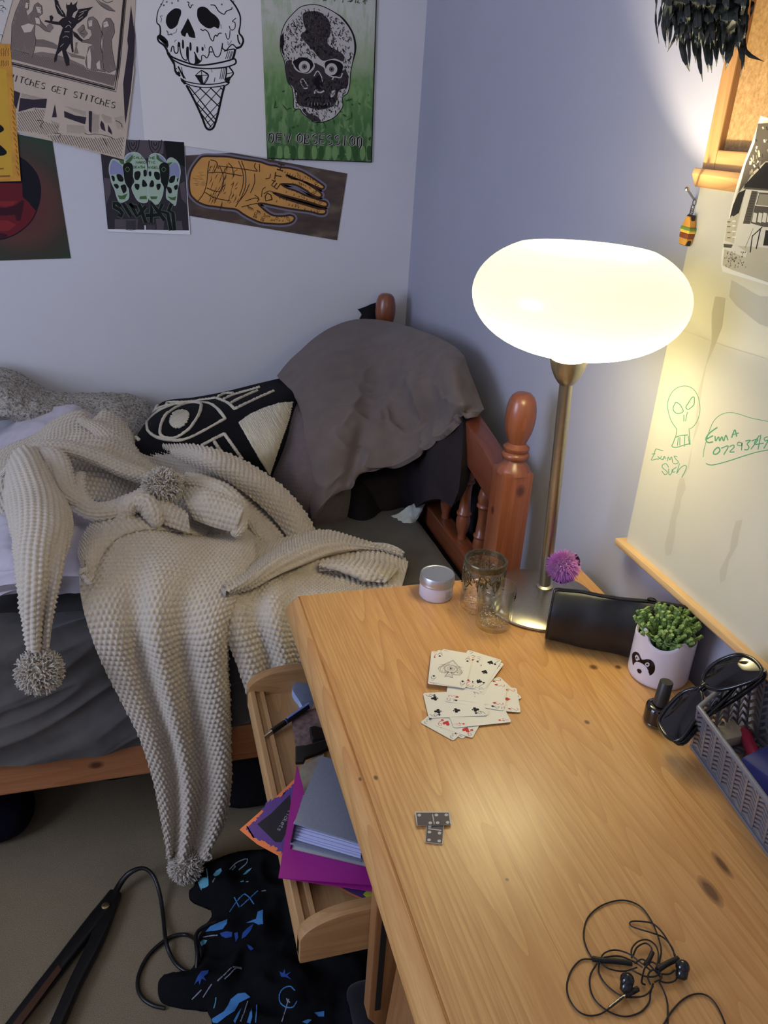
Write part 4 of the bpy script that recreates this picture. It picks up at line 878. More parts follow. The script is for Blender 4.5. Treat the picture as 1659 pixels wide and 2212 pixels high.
sh.fill(ZP([(470,1000),(1000,1030),(1000,1440),(545,1405),(385,1360)]), 2); sh.fill(ZP([(490,1020),(640,1030),(620,1160),(455,1150)]), 3)
for a in (400, 462, 515, 570): sh.fill(ZP([(a+20,1235),(a+62,1245),(a+45,1355),(a,1345)]), 5)
sh.line(ZP([(440,1150),(640,1170)]), 2, 5, False); sh.line(ZP([(480,1010),(440,1150)]), 2, 5, False)
sh.fill(ZP([(120,1320),(170,1270),(225,1330),(180,1480),(190,1600),(80,1560)]), 4)
for y in (1345, 1400, 1465, 1530): sh.line(ZP([(112,y),(150,y)]), 1.6, 1, False); sh.line(ZP([(172,y-10),(212,y-8)]), 2.6, 0, False)
sh.fill(ZP([(80,1560),(200,1600),(350,1700),(330,1760),(70,1660)]), 5); sh.fill(ZP([(70,1600),(180,1610),(160,1650),(70,1640)]), 2)
sh.line(ZP([(520,1405),(405,1510),(380,1700)]), 2.2, 1, False); sh.line(ZP([(500,1430),(450,1660)]), 2.4, 1, False); sh.line(ZP([(415,1420),(320,1650)]), 1.2, 3, False)
sh.fill(ZP([(560,1440),(1000,1480),(1000,1640),(530,1620)]), 1)
for i in range(60):
    x = rg.uniform(70, 330); y = rg.uniform(1680, 1870); sh.line(ZP([(x, y), (x+rg.uniform(-10, 10), y+rg.uniform(5, 25))]), rg.uniform(1, 2.2), rg.choice([2, 3, 3]), False)
o = obj('photo_print', m, PHB); tag(o, 'curling black and white photo print of a small house', 'photo print')
BURG = [mat('bun_plastic', srgb(214, 150, 60), .35), mat('patty_plastic', srgb(134, 66, 34), .4), mat('lettuce_plastic', srgb(108, 140, 60), .4), mat('cheese_plastic', srgb(232, 190, 70), .4), mat('dark_rubber', srgb(40, 30, 26), .5)]
kr = thing('burger_keyring', 'burger keyring hanging from a nail beside the whiteboard', 'keyring', tuple(at(1487, 500, 'x', -.02)))
kx = -.022
def kp(x, y, d=0): return at(x, y, 'x', kx-d)
m = MB(); m.tube([kp(1484, 408, .022), kp(1500, 432, -.0225)], .0016, 8); m.ball(kp(1484, 408, .022), .0032, 0, 8); obj('nail', m, STEEL, kr, smooth=60)
m = MB()
for (x, y) in ((1500, 437), (1496, 449), (1494, 458), (1491, 466)):
    c = kp(x, y, -.008); m.tube([c+np.array([0, .0035*math.cos(a), .0045*math.sin(a)]) for a in np.linspace(0, 2*PI, 14, endpoint=False)], .0007, 6, closed=True)
obj('chain', m, STEEL, kr, smooth=60)
c0 = kp(1486, 498, -.002); e = (kp(1493, 470)-kp(1480, 525)); e = e/np.linalg.norm(e); sd = np.array([0, e[2], -e[1]])
def slab(nm, t0, t1, w0, w1, mt, dd=.005):
    m = MB(); pts = []
    n_ = 12
    for s_ in (-1, 1):
        for k_ in range(n_+1):
            q = t0+(t1-t0)*(k_/n_ if s_ > 0 else 1-k_/n_); wq = w0+(w1-w0)*(q-t0)/(t1-t0+1e-9)
            pts.append(c0+e*q+sd*wq*s_*(.92+.08*math.sin(PI*(q-t0)/(t1-t0+1e-9))))
    m.prism([p+np.array([dd, 0, 0]) for p in pts], (-2*dd, 0, 0)); obj(nm, m, mt, kr, bevel=.0015, smooth=60)
slab('backing', -.020, .021, .0105, .006, BURG[4], .0035)
slab('bun_top', .005, .019, .0100, .0045, BURG[0], .005); slab('lettuce', .001, .005, .0115, .0105, BURG[2], .0055); slab('cheese', -.003, .001, .0105, .0112, BURG[3], .0052); slab('patty', -.010, -.003, .0100, .0105, BURG[1], .0052); slab('bun_bottom', -.019, -.010, .0075, .0102, BURG[0], .005)
# black feathers hanging at the top
fe = thing('feather_bundle', 'bundle of glossy black feathers hanging over the cork board', 'feathers', (-.06, -1.30, 1.53))
t = NT('black_feather'); n = t.noise(t.coord((60, 60, 8)), 5, 3); t.col(t.ramp(n, [(.35, srgb(16, 17, 16)), (.7, srgb(44, 50, 42))])); t.b.inputs['Roughness'].default_value = .45; FEA = t.mat
ZF = Zm(1400, 0, 6.405); rg = random.Random(11)
def feather(path, wd, dx):
    C = np.array([at(p[0], p[1], 'x', dx-.012*math.sin(i/ (len(path)-1)*PI)) for i, p in enumerate(catmull(path, 16))]); T = np.gradient(C, axis=0); T /= np.linalg.norm(T, axis=1)[:, None]
    out = np.array([-.75, -.55, .1]); S = np.cross(T, out); S /= np.linalg.norm(S, axis=1)[:, None]; Nn = np.cross(S, T)
    s = np.linspace(0, 1, 16); W = wd*np.sin(np.clip(.25+s*.75, 0, 1)*PI)**.55*np.where(s > .9, (1-s)*7+.3, 1)
    m = MB(); V = []
    for i in range(16):
        for q in (-1, -.5, 0, .5, 1): V.append(C[i]+S[i]*W[i]*q*(1+.12*math.sin(i*3+q*5))-Nn[i]*abs(q)*W[i]*.25)
    F = [(i*5+j, i*5+j+1, i*5+j+6, i*5+j+5) for i in range(15) for j in range(4)]; m.add(V, F); m.tube(C, np.linspace(.0008, .0003, 16), 4)
    obj('feather', m, FEA, fe, smooth=70)
tips = [([(120,-600),(110,0),(105,300),(150,600)],.007,-.075),([(200,-500),(190,0),(150,300),(125,420)],.012,-.07),([(330,-600),(280,100),(270,400),(265,560)],.011,-.07),([(430,-500),(430,200),(370,500),(265,720)],.013,-.08),([(470,-500),(470,200),(480,700),(570,990)],.022,-.09),
        ([(520,-600),(540,200),(560,600),(575,980)],.012,-.10),([(600,-500),(620,200),(640,600),(660,870)],.020,-.085),([(650,-500),(680,300),(700,800),(755,1130)],.016,-.10),([(720,-500),(760,300),(800,700),(830,1000)],.018,-.09),([(800,-500),(830,200),(840,600),(880,1010)],.020,-.09),
        ([(880,-500),(900,200),(930,600),(950,920)],.020,-.085),([(980,-600),(1000,200),(1020,600),(1040,860)],.022,-.09),([(1080,-500),(1100,200),(1130,600),(1070,970)],.028,-.095),([(1180,-500),(1220,200),(1240,500),(1200,720)],.022,-.085),([(1250,-500),(1300,200),(1280,600),(1330,960)],.020,-.085),
        ([(1290,-500),(1310,300),(1340,700),(1600,850)],.013,-.08),([(1300,-500),(1320,400),(1310,800),(1280,1060)],.010,-.09),([(1400,-500),(1440,0),(1430,150),(1400,270)],.010,-.07),([(1330,-500),(1350,100),(1350,300),(1340,560)],.014,-.075)]
for p, w_, d_ in tips: feather(ZF(p), w_*.30, d_-.012)
for i in range(62):
    x = rg.uniform(180, 1320); y = rg.uniform(250, 760)-abs(x-800)*.15; feather(ZF([(x+rg.uniform(-90, 90), -600), (x+rg.uniform(-50, 50), -100), (x+rg.uniform(-30, 30), y*.5), (x+rg.uniform(-40, 40), y)]), rg.uniform(.0030, .0058), rg.uniform(-.105, -.07)-.012)
# ================================================================== things on the desk
TOP = DZ+.0004
def dt(px, py, z=TOP): return at(px, py, 'z', z)
# little tub
JW = mat('white_plastic', srgb(214, 206, 212), .4); ALU = mat('aluminium_lid', srgb(196, 198, 202), .38, .9)
c = dt(941, 1289)-np.array([0, -.012, 0]); c = dt(941, 1285); c[2] = TOP
jar = thing('cosmetic_tub', 'small white screw-top tub with a grey metal lid near the far desk edge', 'tub', tuple(c))
R = .0285
m = MB(); m.lathe([(0, 0), (R*.93, 0), (R, .003), (R, .024), (R*.97, .027), (0, .027)], c, 36); TUB = obj('tub', m, JW, jar, smooth=40)
m = MB(); m.lathe([(R*.9, .0255), (R*1.03, .026), (R*1.05, .028), (R*1.03, .030), (R*1.04, .032), (R*1.02, .041), (R*.98, .0428), (R*.93, .0425), (R*.9, .0418), (0, .0418)], c, 36); obj('lid', m, ALU, jar, smooth=30)
m = MB()
for i in range(6):
    z = c[2]+.008+i*.0023
    for k_, (a0, a1) in enumerate([(-.32, .22), (-.32, .1)][: 1+(i % 2)]):
        A = [c+np.array([R*1.002*math.cos(a), R*1.002*math.sin(a), z-c[2]]) for a in np.linspace(a0-1.0, a1-1.0-.1*(i % 3), 6)]
        m.tube(A, .0003, 4)
obj('label_print', m, flat('grey_print', srgb(120, 112, 118)), TUB)
# glasses
def thin_glass(name, bump=0, tint=(.95, .96, .93, 1), ior=1.45):
    """thin-walled glass: light passes straight through, surfaces reflect by Fresnel"""
    t = NT(name); tr = t.n('ShaderNodeBsdfTransparent'); tr.inputs[0].default_value = tint; gl = t.n('ShaderNodeBsdfGlossy'); gl.inputs['Roughness'].default_value = .03
    lw = t.n('ShaderNodeLayerWeight'); lw.inputs[0].default_value = .5; fr = lw; mx = t.n('ShaderNodeMixShader')
    if bump:
        bp = t.n('ShaderNodeBump'); bp.inputs['Strength'].default_value = bump; bp.inputs['Distance'].default_value = .004; t.k(t.noise(t.coord(), 120, 2), bp.inputs['Height'])
        t.k(bp.outputs[0], gl.inputs['Normal']); t.k(bp.outputs[0], lw.inputs['Normal'])
    t.k(t.math('ADD', t.math('MULTIPLY', t.math('POWER', lw.outputs['Facing'], 2.6), .85), 0.06 if not bump else .10), mx.inputs[0]); t.k(tr.outputs[0], mx.inputs[1]); t.k(gl.outputs[0], mx.inputs[2]); t.k(mx.outputs[0], t.N['Material Output'].inputs[0]); return t.mat
GLS = thin_glass('clear_glass'); GLT = thin_glass('textured_glass', .9, (.97, .97, .94, 1), 1.6)
BRZ = mat('dark_antique_metal', srgb(112, 102, 76), .35, .85, var=.3, vs=300)
c = dt(1064, 1350); c[2] = TOP; R = .0292
gl = thing('glass_tumbler', 'small clear glass tumbler in front of the ornate candle holder', 'glass', tuple(c))
m = MB(); m.lathe([(0, 0), (R*.9, 0), (R*.96, .002), (R*.98, .006), (R*1.02, .050), (R*1.04, .0735), (R*1.02, .0745), (R*.97, .074), (R*.94, .050), (R*.90, .012), (R*.80, .0085), (0, .008)], c, 48); TMB = obj('tumbler', m, GLS, gl, smooth=60)
m = MB()
rg = random.Random(5)
for i in range(16):
    a = -.75+rg.uniform(-.14, .14); z = .058+rg.uniform(0, .010); q = [c+np.array([(R*1.035)*math.cos(a+s_*.03), (R*1.035)*math.sin(a+s_*.03), z+s_*rg.uniform(-.002, .002)]) for s_ in (-1, 0, 1)]; m.tube(q, .0005, 4)
obj('print', m, BLACK, TMB)
m = MB()
for i in range(90):
    a = rg.uniform(0, 2*PI); rr = R*.86*math.sqrt(rg.random()); m.ball(c+np.array([rr*math.cos(a), rr*math.sin(a), .0092]), rg.uniform(.0004, .0012), 0, 6, (1, 1, .4))
for i in range(60):
    a = rg.uniform(-2.9, -1.7); z = rg.uniform(.012, .05); m.ball(c+np.array([R*.93*math.cos(a), R*.93*math.sin(a), z]), rg.uniform(.0003, .0007), 0, 6)
obj('residue', m, flat('dried_residue', srgb(206, 200, 184)), gl)
c = dt(1037, 1310); c[2] = TOP; R = .0345
ca = thing('candle_holder', 'taller embossed glass candle holder with an ornate dark metal rim', 'candle holder', tuple(c))
m = MB(); m.lathe([(0, 0), (R*.92, 0), (R, .003), (R*1.0, .02), (R*.96, .090), (R*.90, .090), (R*.93, .020), (R*.88, .008), (0, .007)], c, 56); obj('glass', m, GLT, ca, smooth=60)
m = MB(); Rm = R*.985
m.lathe([(Rm, .079), (Rm*1.02, .079), (Rm*1.03, .081), (Rm*1.02, .083), (Rm*1.05, .0855), (Rm*1.05, .0885), (Rm*1.02, .0905), (Rm*.98, .0905), (Rm*.975, .0885), (Rm*1.0, .083), (Rm*1.0, .079)], c, 56, closed=True)
RIM = obj('metal_rim', m, BRZ, ca, smooth=50)
m = MB()
def onc(a, z): return c+np.array([Rm*1.02*math.cos(a), Rm*1.02*math.sin(a), z])
for i in range(8):
    a0 = i*2*PI/8+.2
    m.tube([onc(a0+.33*math.sin(t_)*(.55+.45*math.cos(t_/2)), .064+.0125*math.cos(t_)-.006*(1-abs(math.cos(t_/2)))) for t_ in np.linspace(0, 2*PI, 22)], .0011, 6, closed=False)
    for s_ in (-1, 1): m.tube([onc(a0+s_*(.10+.012*k_*math.cos(k_*.9)), .060+.006*math.sin(k_*.9)) for k_ in range(9)], .0008, 5)
    m.tube([onc(a0+.39+.12*math.cos(k_*.7), .062+.007*math.sin(k_*.7)) for k_ in range(8)], .0009, 5)
    m.ball(onc(a0, .041), .0022, 0, 6)
for k_ in range(2):
    m.tube([c+np.array([R*.91*math.cos(a), R*.91*math.sin(a), .070-.008*k_+.0035*math.sin(a*13)]) for a in np.linspace(0, 2*PI, 120, endpoint=False)], .0007, 4, closed=True)
obj('filigree', m, BRZ, RIM, smooth=60)
# ------------------------------------------------------------------ playing cards
CW = mat('card_stock', srgb(226, 221, 208), .45, spec=.4); CB = flat('card_black', srgb(34, 32, 34)); CR = flat('card_red', srgb(196, 62, 60)); CG = flat('card_grey', srgb(112, 106, 100))
def pipshape(kind):
    if kind == 'D': return [[(0, 1), (.75, 0), (0, -1), (-.75, 0)]]
    if kind == 'H': return [[(0, -1), (-.6, -.25), (-.95, .3), (-.8, .8), (-.4, .95), (0, .55), (.4, .95), (.8, .8), (.95, .3), (.6, -.25)]]
    if kind == 'S': return [[(0, 1), (.55, .35), (.92, -.2), (.75, -.6), (.35, -.65), (.1, -.4), (.3, -1), (-.3, -1), (-.1, -.4), (-.35, -.65), (-.75, -.6), (-.92, -.2), (-.55, .35)]]
    c_ = lambda x, y, r: [(x+r*math.cos(a), y+r*math.sin(a)) for a in np.linspace(0, 2*PI, 12, endpoint=False)]
    return [c_(0, .5, .45), c_(-.48, -.2, .45), c_(.48, -.2, .45), [(-.1, .2), (.1, .2), (.08, -.5), (.3, -1), (-.3, -1), (-.08, -.5)]]
PIPS = {'2': [(0, .6, 1), (0, -.6, -1)], '3': [(0, .65, 1), (0, 0, 1), (0, -.65, -1)], '6': [(-.5, .65, 1), (.5, .65, 1), (-.5, 0, 1), (.5, 0, 1), (-.5, -.65, -1), (.5, -.65, -1)],
        '7': [(-.5, .65, 1), (.5, .65, 1), (-.5, 0, 1), (.5, 0, 1), (-.5, -.65, -1), (.5, -.65, -1), (0, .32, 1)], '9': [(-.5, .7, 1), (.5, .7, 1), (-.5, .24, 1), (.5, .24, 1), (-.5, -.24, -1), (.5, -.24, -1), (-.5, -.7, -1), (.5, -.7, -1), (0, 0, 1)],
        '4': [(-.5, .65, 1), (.5, .65, 1), (-.5, -.65, -1), (.5, -.65, -1)], '5': [(-.5, .65, 1), (.5, .65, 1), (-.5, -.65, -1), (.5, -.65, -1), (0, 0, 1)], '8': [(-.5, .65, 1), (.5, .65, 1), (-.5, 0, 1), (.5, 0, 1), (-.5, -.65, -1), (.5, -.65, -1), (0, .32, 1), (0, -.32, -1)]}
CWD, CHT = .058*.92, .088*.92
def card(cx, cy, ang, z, rank, suit, label, tilt=0, bare=False):
    m = MB(); hw, hh, r = CWD/2, CHT/2, .0032; q = []
    for (sx, sy, a0) in ((1, 1, 0), (-1, 1, PI/2), (-1, -1, PI), (1, -1, 1.5*PI)):
        for a in np.linspace(a0, a0+PI/2, 5): q.append((sx*(hw-r)+r*math.cos(a), sy*(hh-r)+r*math.sin(a)))
    ca_, sa_ = math.cos(ang), math.sin(ang); p0 = dt(cx, cy, TOP+z)
    def W3(x, y, l=0): return (p0[0]+ca_*x-sa_*y, p0[1]+sa_*x+ca_*y, TOP+z+l+tilt*y)
    m.prism([W3(x, y) for x, y in q], (0, 0, .0003), 0)
    red = suit in 'HD'; mi = 2 if red else 1
    def pip(x, y, s, up):
        for poly in pipshape(suit): m.add([W3(x+px_*s, y+py_*s*up, .00038) for px_, py_ in poly], [list(range(len(poly)))], mi)
    shc = Sheet(lambda x, y, l: W3(x, y, .00038), m)
    for sx in (-1, 1):
        for sy in (-1, 1):
            for st in GL[rank]:
                pts = [((sx*(hw-.0058)+((p[0]-.5)*.0070)*sy), sy*(hh-.0110)+(p[1]*.0105-.002)*sy) for p in st]
                shc.line(pts, .0008, 2 if red else 3, False)
            pip(sx*(hw-.0058), sy*(hh-.0150), .0023, sy)
    if rank == 'A':
        for k_, s in enumerate((.0205, .0180)): 
            for poly in pipshape(suit)[:1]:
                P_ = [(x*s*.95, y*s*1.05) for x, y in poly]; shc.line(P_, .0007 if k_ == 0 else .0005, 3, False, True)
        for rr in (.009, .0078, .005, .003): shc.line([(rr*1.1*math.cos(a), rr*1.1*math.sin(a)-.001) for a in np.linspace(0, 2*PI, 28, endpoint=False)], .0006, 3, False, True)
        rg = random.Random(2)
        for i in range(130):
            a = rg.uniform(0, 2*PI); rr = rg.uniform(.0098, .0178); x, y = rr*math.cos(a), rr*math.sin(a)*.95-.001
            if y > .008 and abs(x) > (.0175-y)*.8: continue
            shc.line([(x, y), (x+rg.uniform(-.0014, .0014), y+rg.uniform(-.0014, .0014))], .0006, 3, False)
        for i in range(8): shc.line([(rg.uniform(-.002, .002), rg.uniform(-.004, .002)), (rg.uniform(-.002, .002), rg.uniform(-.003, .002))], .0007, 1, False)
        shc.line([(-.005, -.0205), (0, -.0150), (.005, -.0205), (-.006, -.021), (.006, -.021)], .0005, 3, False)
    elif rank in PIPS and not bare:
        for (x, y, u) in PIPS[rank]: pip(x*.030*.92, y*.044*.92, .0052, u)
    o = obj('playing_card', m, [CW, CB, CR, CG], loc=(p0[0], p0[1], TOP+z)); tag(o, label, 'playing card', 'playing cards heaped on the desk')
ZC_ = Zm(890, 1390, 7.213)
def ang(a, b):
    (ax_, ay_), (bx, by) = [p[:2] for p in ZC_([a, b])]; A = dt(ax_, ay_); B = dt(bx, by); return math.atan2(B[1]-A[1], B[0]-A[0])
def cd(cz, wa, wb, z, rank, suit, label, tilt=0):
    (x, y), = ZC_([cz]); card(x, y, ang(wa, wb), z, rank, suit, label, tilt)
L90 = lambda a, b: (a, b)
# long edge given for sideways cards: width direction is the long direction minus 90 degrees
def cdl(cz, la, lb, z, rank, suit, label, tilt=0, bare=False):
    (x, y), = ZC_([cz]); card(x, y, ang(la, lb)-PI/2, z, rank, suit, label, tilt, bare)
cdl((820, 1120), (620, 1390), (1180, 960), .0003, '3', 'S', 'three of spades sticking out at the lower right of the card heap')
cdl((650, 1140), (1000, 940), (560, 1330), .0007, '3', 'C', 'black three poking out at the bottom left of the card heap')
cd((800, 1100), (640, 1210), (1060, 1350), .0011, '9', 'H', 'red heart card with a nine pointing down at the bottom of the heap')
cdl((1180, 800), (1480, 640), (900, 830), .0015, '2', 'H', 'red two at the right edge of the card heap, behind the two of diamonds', 0, True)
cdl((1210, 850), (700, 900), (1540, 960), .0019, '2', 'D', 'two of diamonds at the right edge of the card heap')
cdl((1010, 1070), (560, 1150), (1260, 1080), .0023, '4', 'D', 'card lying just under the six of clubs', 0, True)
cdl((668, 945), (165, 1155), (1215, 1130), .0028, '6', 'C', 'six of clubs lying sideways at the front of the heap', .03)
cdl((990, 790), (650, 820), (1330, 930), .0034, '5', 'S', 'card under the spread, its edge crossing the six of clubs', 0, True)
cdl((1010, 740), (700, 790), (1340, 890), .0038, '3', 'H', 'red three half hidden under the fanned spades', 0, True)
cd((960, 470), (300, 470), (900, 640), .0042, '8', 'S', 'fanned card lowest in the upper spread of the heap')
cd((1010, 440), (960, 120), (1470, 300), .0046, '4', 'S', 'fanned card with its corner showing behind the seven of spades')
cd((995, 400), (930, 85), (1445, 245), .0051, '7', 'S', 'seven of spades fanned out right of the ace of spades')
cd((760, 395), (700, 75), (1080, 150), .0055, '5', 'C', 'fanned card whose top edge shows above the ace of spades')
cd((690, 375), (500, 110), (960, 190), .0059, '2', 'H', 'red-numbered card tucked directly behind the ace of spades')
cd((560, 400), (345, 125), (820, 180), .0063, '7', 'D', 'card with a seven in its corner left behind the ace of spades')
cd((606, 392), (455, 160), (950, 250), .0068, 'A', 'S', 'ace of spades face up on top of the heap')
# ------------------------------------------------------------------ dominoes (flat printed card pieces)
DG = mat('domino_face', srgb(92, 82, 78), .6); DW = flat('domino_white', srgb(206, 198, 186))
ZD = Zm(860, 1700, 6.9125)
def domino(cor, z, dots, bar, label):
    m = MB(); q = [at(p[0], p[1], 'z', TOP+z) for p in ZD(cor)]; m.prism([tuple(p) for p in q], (0, 0, .0012), 1)
    P = lambda x, y, l: at(x, y, 'z', TOP+z+.0012+l)
    sh = Sheet(P, m); cc_ = np.mean(np.array(ZD(cor)), 0); sh.fill([tuple(cc_+(np.array(p)-cc_)*.945) for p in ZD(cor)], 0)
    for (x, y) in dots: sh.fill([(860+(x+27*math.cos(a))/6.9125, 1700+(y+21*math.sin(a))/6.9125) for a in np.linspace(0, 2*PI, 18, endpoint=False)], 1)
    sh.line(ZD(bar), 1.9, 1, False)
    o = obj('domino', m, [DG, DW]); tag(o, label, 'domino', 'dominoes on the desk')
domino([(425, 470), (690, 500), (662, 858), (405, 828)], .0003, [(470, 588), (468, 672), (618, 688), (462, 790), (613, 805)], [(450, 622), (645, 648)], 'grey domino lying upright under the sideways one, four dots showing')
domino([(252, 378), (765, 378), (795, 568), (278, 580)], .0017, [(316, 420), (480, 536), (572, 418), (590, 534), (720, 416), (740, 528)], [(513, 405), (540, 550)], 'grey domino lying sideways on top, two dots and four dots')
# ------------------------------------------------------------------ pencil case
NY = NT('black_nylon'); n = NY.noise(NY.coord(), 60, 3); n2 = NY.noise(NY.coord(), 1500, 1); NY.col(NY.ramp(n, [(.3, srgb(18, 17, 18)), (.7, srgb(30, 29, 30))])); NY.b.inputs['Roughness'].default_value = .42; NY.bump(n2, .2, .0004)
pc = thing('pencil_case', 'long black zipped pencil case lying against the wall', 'pencil case', tuple(dt(1330, 1410)))
A0 = np.array([-.184, -1.398, TOP]); A1 = np.array([-.015, -1.512, TOP])
dvec = A1-A0; Ld = np.linalg.norm(dvec[:2]); dvec = dvec/Ld; bv_ = np.array([-dvec[1], dvec[0], 0]);
if bv_[0] < 0: bv_ = -bv_
ns, na = 40, 40; P = np.zeros((ns, na, 3))
for i in range(ns):
    s = i/(ns-1); h = .088+.016*s; hd = .029-.009*s; cz = A0+dvec*Ld*s
    e = 1 if 0 < i < ns-1 else .96
    for j in range(na):
        a = 2*PI*j/na; x = math.cos(a); z = math.sin(a); sx = np.sign(x)*abs(x)**.85; szz = np.sign(z)*abs(z)**.75
        k_ = (.0042*noise.noise(Vector((s*5, x*1.5, z*1.5))))
        wdt = hd*(1-.45*max(0, szz)**1.5)
        P[i, j] = cz+bv_*(sx*wdt*e+k_)+np.array([0, 0, h/2+szz*h/2*e])
        if P[i, j, 2] < TOP+.0003: P[i, j, 2] = TOP+.0003
m = MB(); F = [(i*na+j, i*na+(j+1) % na, (i+1)*na+(j+1) % na, (i+1)*na+j) for i in range(ns-1) for j in range(na)]
m.add(P.reshape(-1, 3), F+[list(range(na))[::-1], [(ns-1)*na+j for j in range(na)]]); obj('case_body', m, NY.mat, pc, smooth=50)
RUB = mat('black_piping', srgb(26, 25, 25), .3)
for i in (0, ns-1): m = MB(); m.tube([p for p in P[i]], .0020, 6, closed=True); obj('piping', m, RUB, pc, smooth=60)
m = MB(); top = [P[i, na//4]+np.array([0, 0, .0008]) for i in range(ns)]
for o_ in (-.0026, .0026): m.tube([p+bv_*o_ for p in top], .0012, 6)
for i in range(0, 150): 
    q = i/149*(ns-1); a = int(min(q, ns-2)); p = top[a]*(1-q+a)+top[a+1]*(q-a); m.obox(p+np.array([0, 0, .0007]), dvec*.0004, bv_*.0018, (0, 0, .0006))
ZIP = obj('zip', m, RUB, pc)
m = MB(); p = top[27]; m.tube([p+np.array([0, 0, .003])+dvec*.006*math.cos(a)+np.array([0, 0, .003*math.sin(a)]) for a in np.linspace(0, 2*PI, 14, endpoint=False)], .0007, 6, closed=True); m.obox(p+np.array([0, 0, .0022]), dvec*.005, bv_*.003, (0, 0, .0012)); obj('zip_pull', m, mat('gunmetal', srgb(60, 58, 58), .3, 1), ZIP)
m = MB(); p = P[0, 0]; 
m.tube(catmull([A0+np.array([-.012, .006, .058]), A0+np.array([-.020, .0, .045]), A0+np.array([-.014, -.006, .03]), A0+np.array([-.006, 0, .02])], 14), .004, 8); pass
# purple fluffy pompom with ears
pm_c = at(1217, 1222, 'y', -1.352)
pk_ = thing('pompom_keyring', 'fluffy purple pompom keyring sitting on the end of the pencil case', 'keyring', tuple(pm_c))
FUR = mat('purple_fur', srgb(184, 108, 182), .9, var=.22, vs=120, sheen=.5)
m = MB(); rg = random.Random(4); m.ball(pm_c, .017, 0, 12)
for i in range(2400):
    z = rg.uniform(-1, 1); a = rg.uniform(0, 2*PI); s = math.sqrt(1-z*z); d = np.array([s*math.cos(a), s*math.sin(a), z]); g = np.array([rg.gauss(0, .20) for _ in range(3)])
    m.tube([pm_c+d*.013, pm_c+d*.020+g*.006, pm_c+(d+g*.45+np.array([0, 0, -.08]))*rg.uniform(.0225, .0272)], [.0006, .0005, .0002], 3)
obj('fluff', m, FUR, pk_, smooth=80)
m = MB(); e0 = pm_c+np.array([.020, -.004, .006]); m.tube(catmull([e0+np.array([-.004, 0, .012]), e0+np.array([.003, 0, .004]), e0+np.array([.005, -.002, -.008])], 10), np.linspace(.004, .0008, 10), 8)
m.tube(catmull([pm_c+np.array([-.014, .0, -.022]), pm_c+np.array([0, -.004, -.027]), pm_c+np.array([.02, .0, -.026])], 16), .0035, 8); obj('ears', m, NY.mat, pk_, smooth=60)
# ------------------------------------------------------------------ raccoon planter
pc_ = dt(1419, 1456); pc_[2] = TOP; R = .0435
pl = thing('potted_succulent', 'white raccoon-faced pot with a bushy green succulent', 'potted plant', tuple(pc_))
CER = mat('white_ceramic', srgb(222, 212, 216), .28, coat=.3)
fa = math.atan2(at(1385, 1410, 'y', -1.52)[1]-pc_[1], -.035)   # direction the face looks
fdir = math.atan2(-.80, -.62)
nth = 72
def rim(th):
    d = lambda a: math.atan2(math.sin(th-a), math.cos(th-a))
    return .072+.019*math.exp(-(d(fdir-.78)/.20)**2)+.012*math.exp(-(d(fdir+.62)/.22)**2)-.004*math.exp(-(d(fdir-.1)/.35)**2)
prof_o = [(0, 0), (.90, 0), (.97, .002), (1.0, .007)]; V = []; rows = []
for (r, z) in prof_o: rows.append([(r*R, z, j) for j in range(nth)])
nz_ = 14
for k_ in range(1, nz_+1): rows.append([(R*(1.0+.0*k_), .007+(rim(2*PI*j/nth)-.009)*k_/nz_, j) for j in range(nth)])
rows.append([(R*.965, rim(2*PI*j/nth), j) for j in range(nth)]); rows.append([(R*.90, rim(2*PI*j/nth)-.002, j) for j in range(nth)])
rows.append([(R*.89, .045, j) for j in range(nth)]); rows.append([(0.0001, .045, j) for j in range(nth)])
m = MB(); V = [pc_+np.array([r*math.cos(2*PI*j/nth), r*math.sin(2*PI*j/nth), z]) for row in rows for (r, z, j) in row]
m.add(V, [(i*nth+j, i*nth+(j+1) % nth, (i+1)*nth+(j+1) % nth, (i+1)*nth+j) for i in range(len(rows)-1) for j in range(nth)])
bv = bvh_of(m); POT = obj('pot', m, CER, pl, smooth=50)
ZPl = Zm(1340, 1290, 7.133); MK = flat('brown_glaze', srgb(44, 26, 24), .35)
def decal(mb, bv, poly, off, mat=0, n=60, smooth=True):
    px = catmull(poly, n, True) if smooth else poly
    Vd = []
    for p in px:
        h = hit(bv, p[0], p[1], off)
        if h is not None: Vd.append(h[0])
        if len(Vd) > 2: mb.add(Vd, [list(range(len(Vd)))], mat)
m = MB()
decal(m, bv, ZPl([(185,950),(190,870),(240,838),(290,870),(320,940),(360,975),(410,955),(470,965),(520,1020),(535,1090),(515,1160),(455,1205),(445,1130),(400,1070),(340,1020),(270,995),(225,1005),(200,1050)]), .0005)
decal(m, bv, ZPl([(262,1110),(300,1105),(330,1140),(310,1175),(275,1160)]), .0005, 0, 20)
for (x, y, rx, ry) in ((265, 942, 24, 36), (420, 1035, 36, 34)): decal(m, bv, ZPl([(x+rx*math.cos(a), y+ry*math.sin(a)) for a in np.linspace(0, 2*PI, 16, endpoint=False)]), .0009, 1, 24)
for (x, y, rx, ry) in ((264, 934, 9, 16), (420, 1032, 14, 14)): decal(m, bv, ZPl([(x+rx*math.cos(a), y+ry*math.sin(a)) for a in np.linspace(0, 2*PI, 12, endpoint=False)]), .0013, 0, 14)
obj('raccoon_mask', m, [MK, WHITE], POT)
m = MB(); m.lathe([(0, .052), (R*.88, .052)], pc_, 24); obj('soil', m, mat('dark_soil', srgb(44, 32, 24), .95, var=.3, vs=300, bump=.6, bs=300, bd=.002), pl)
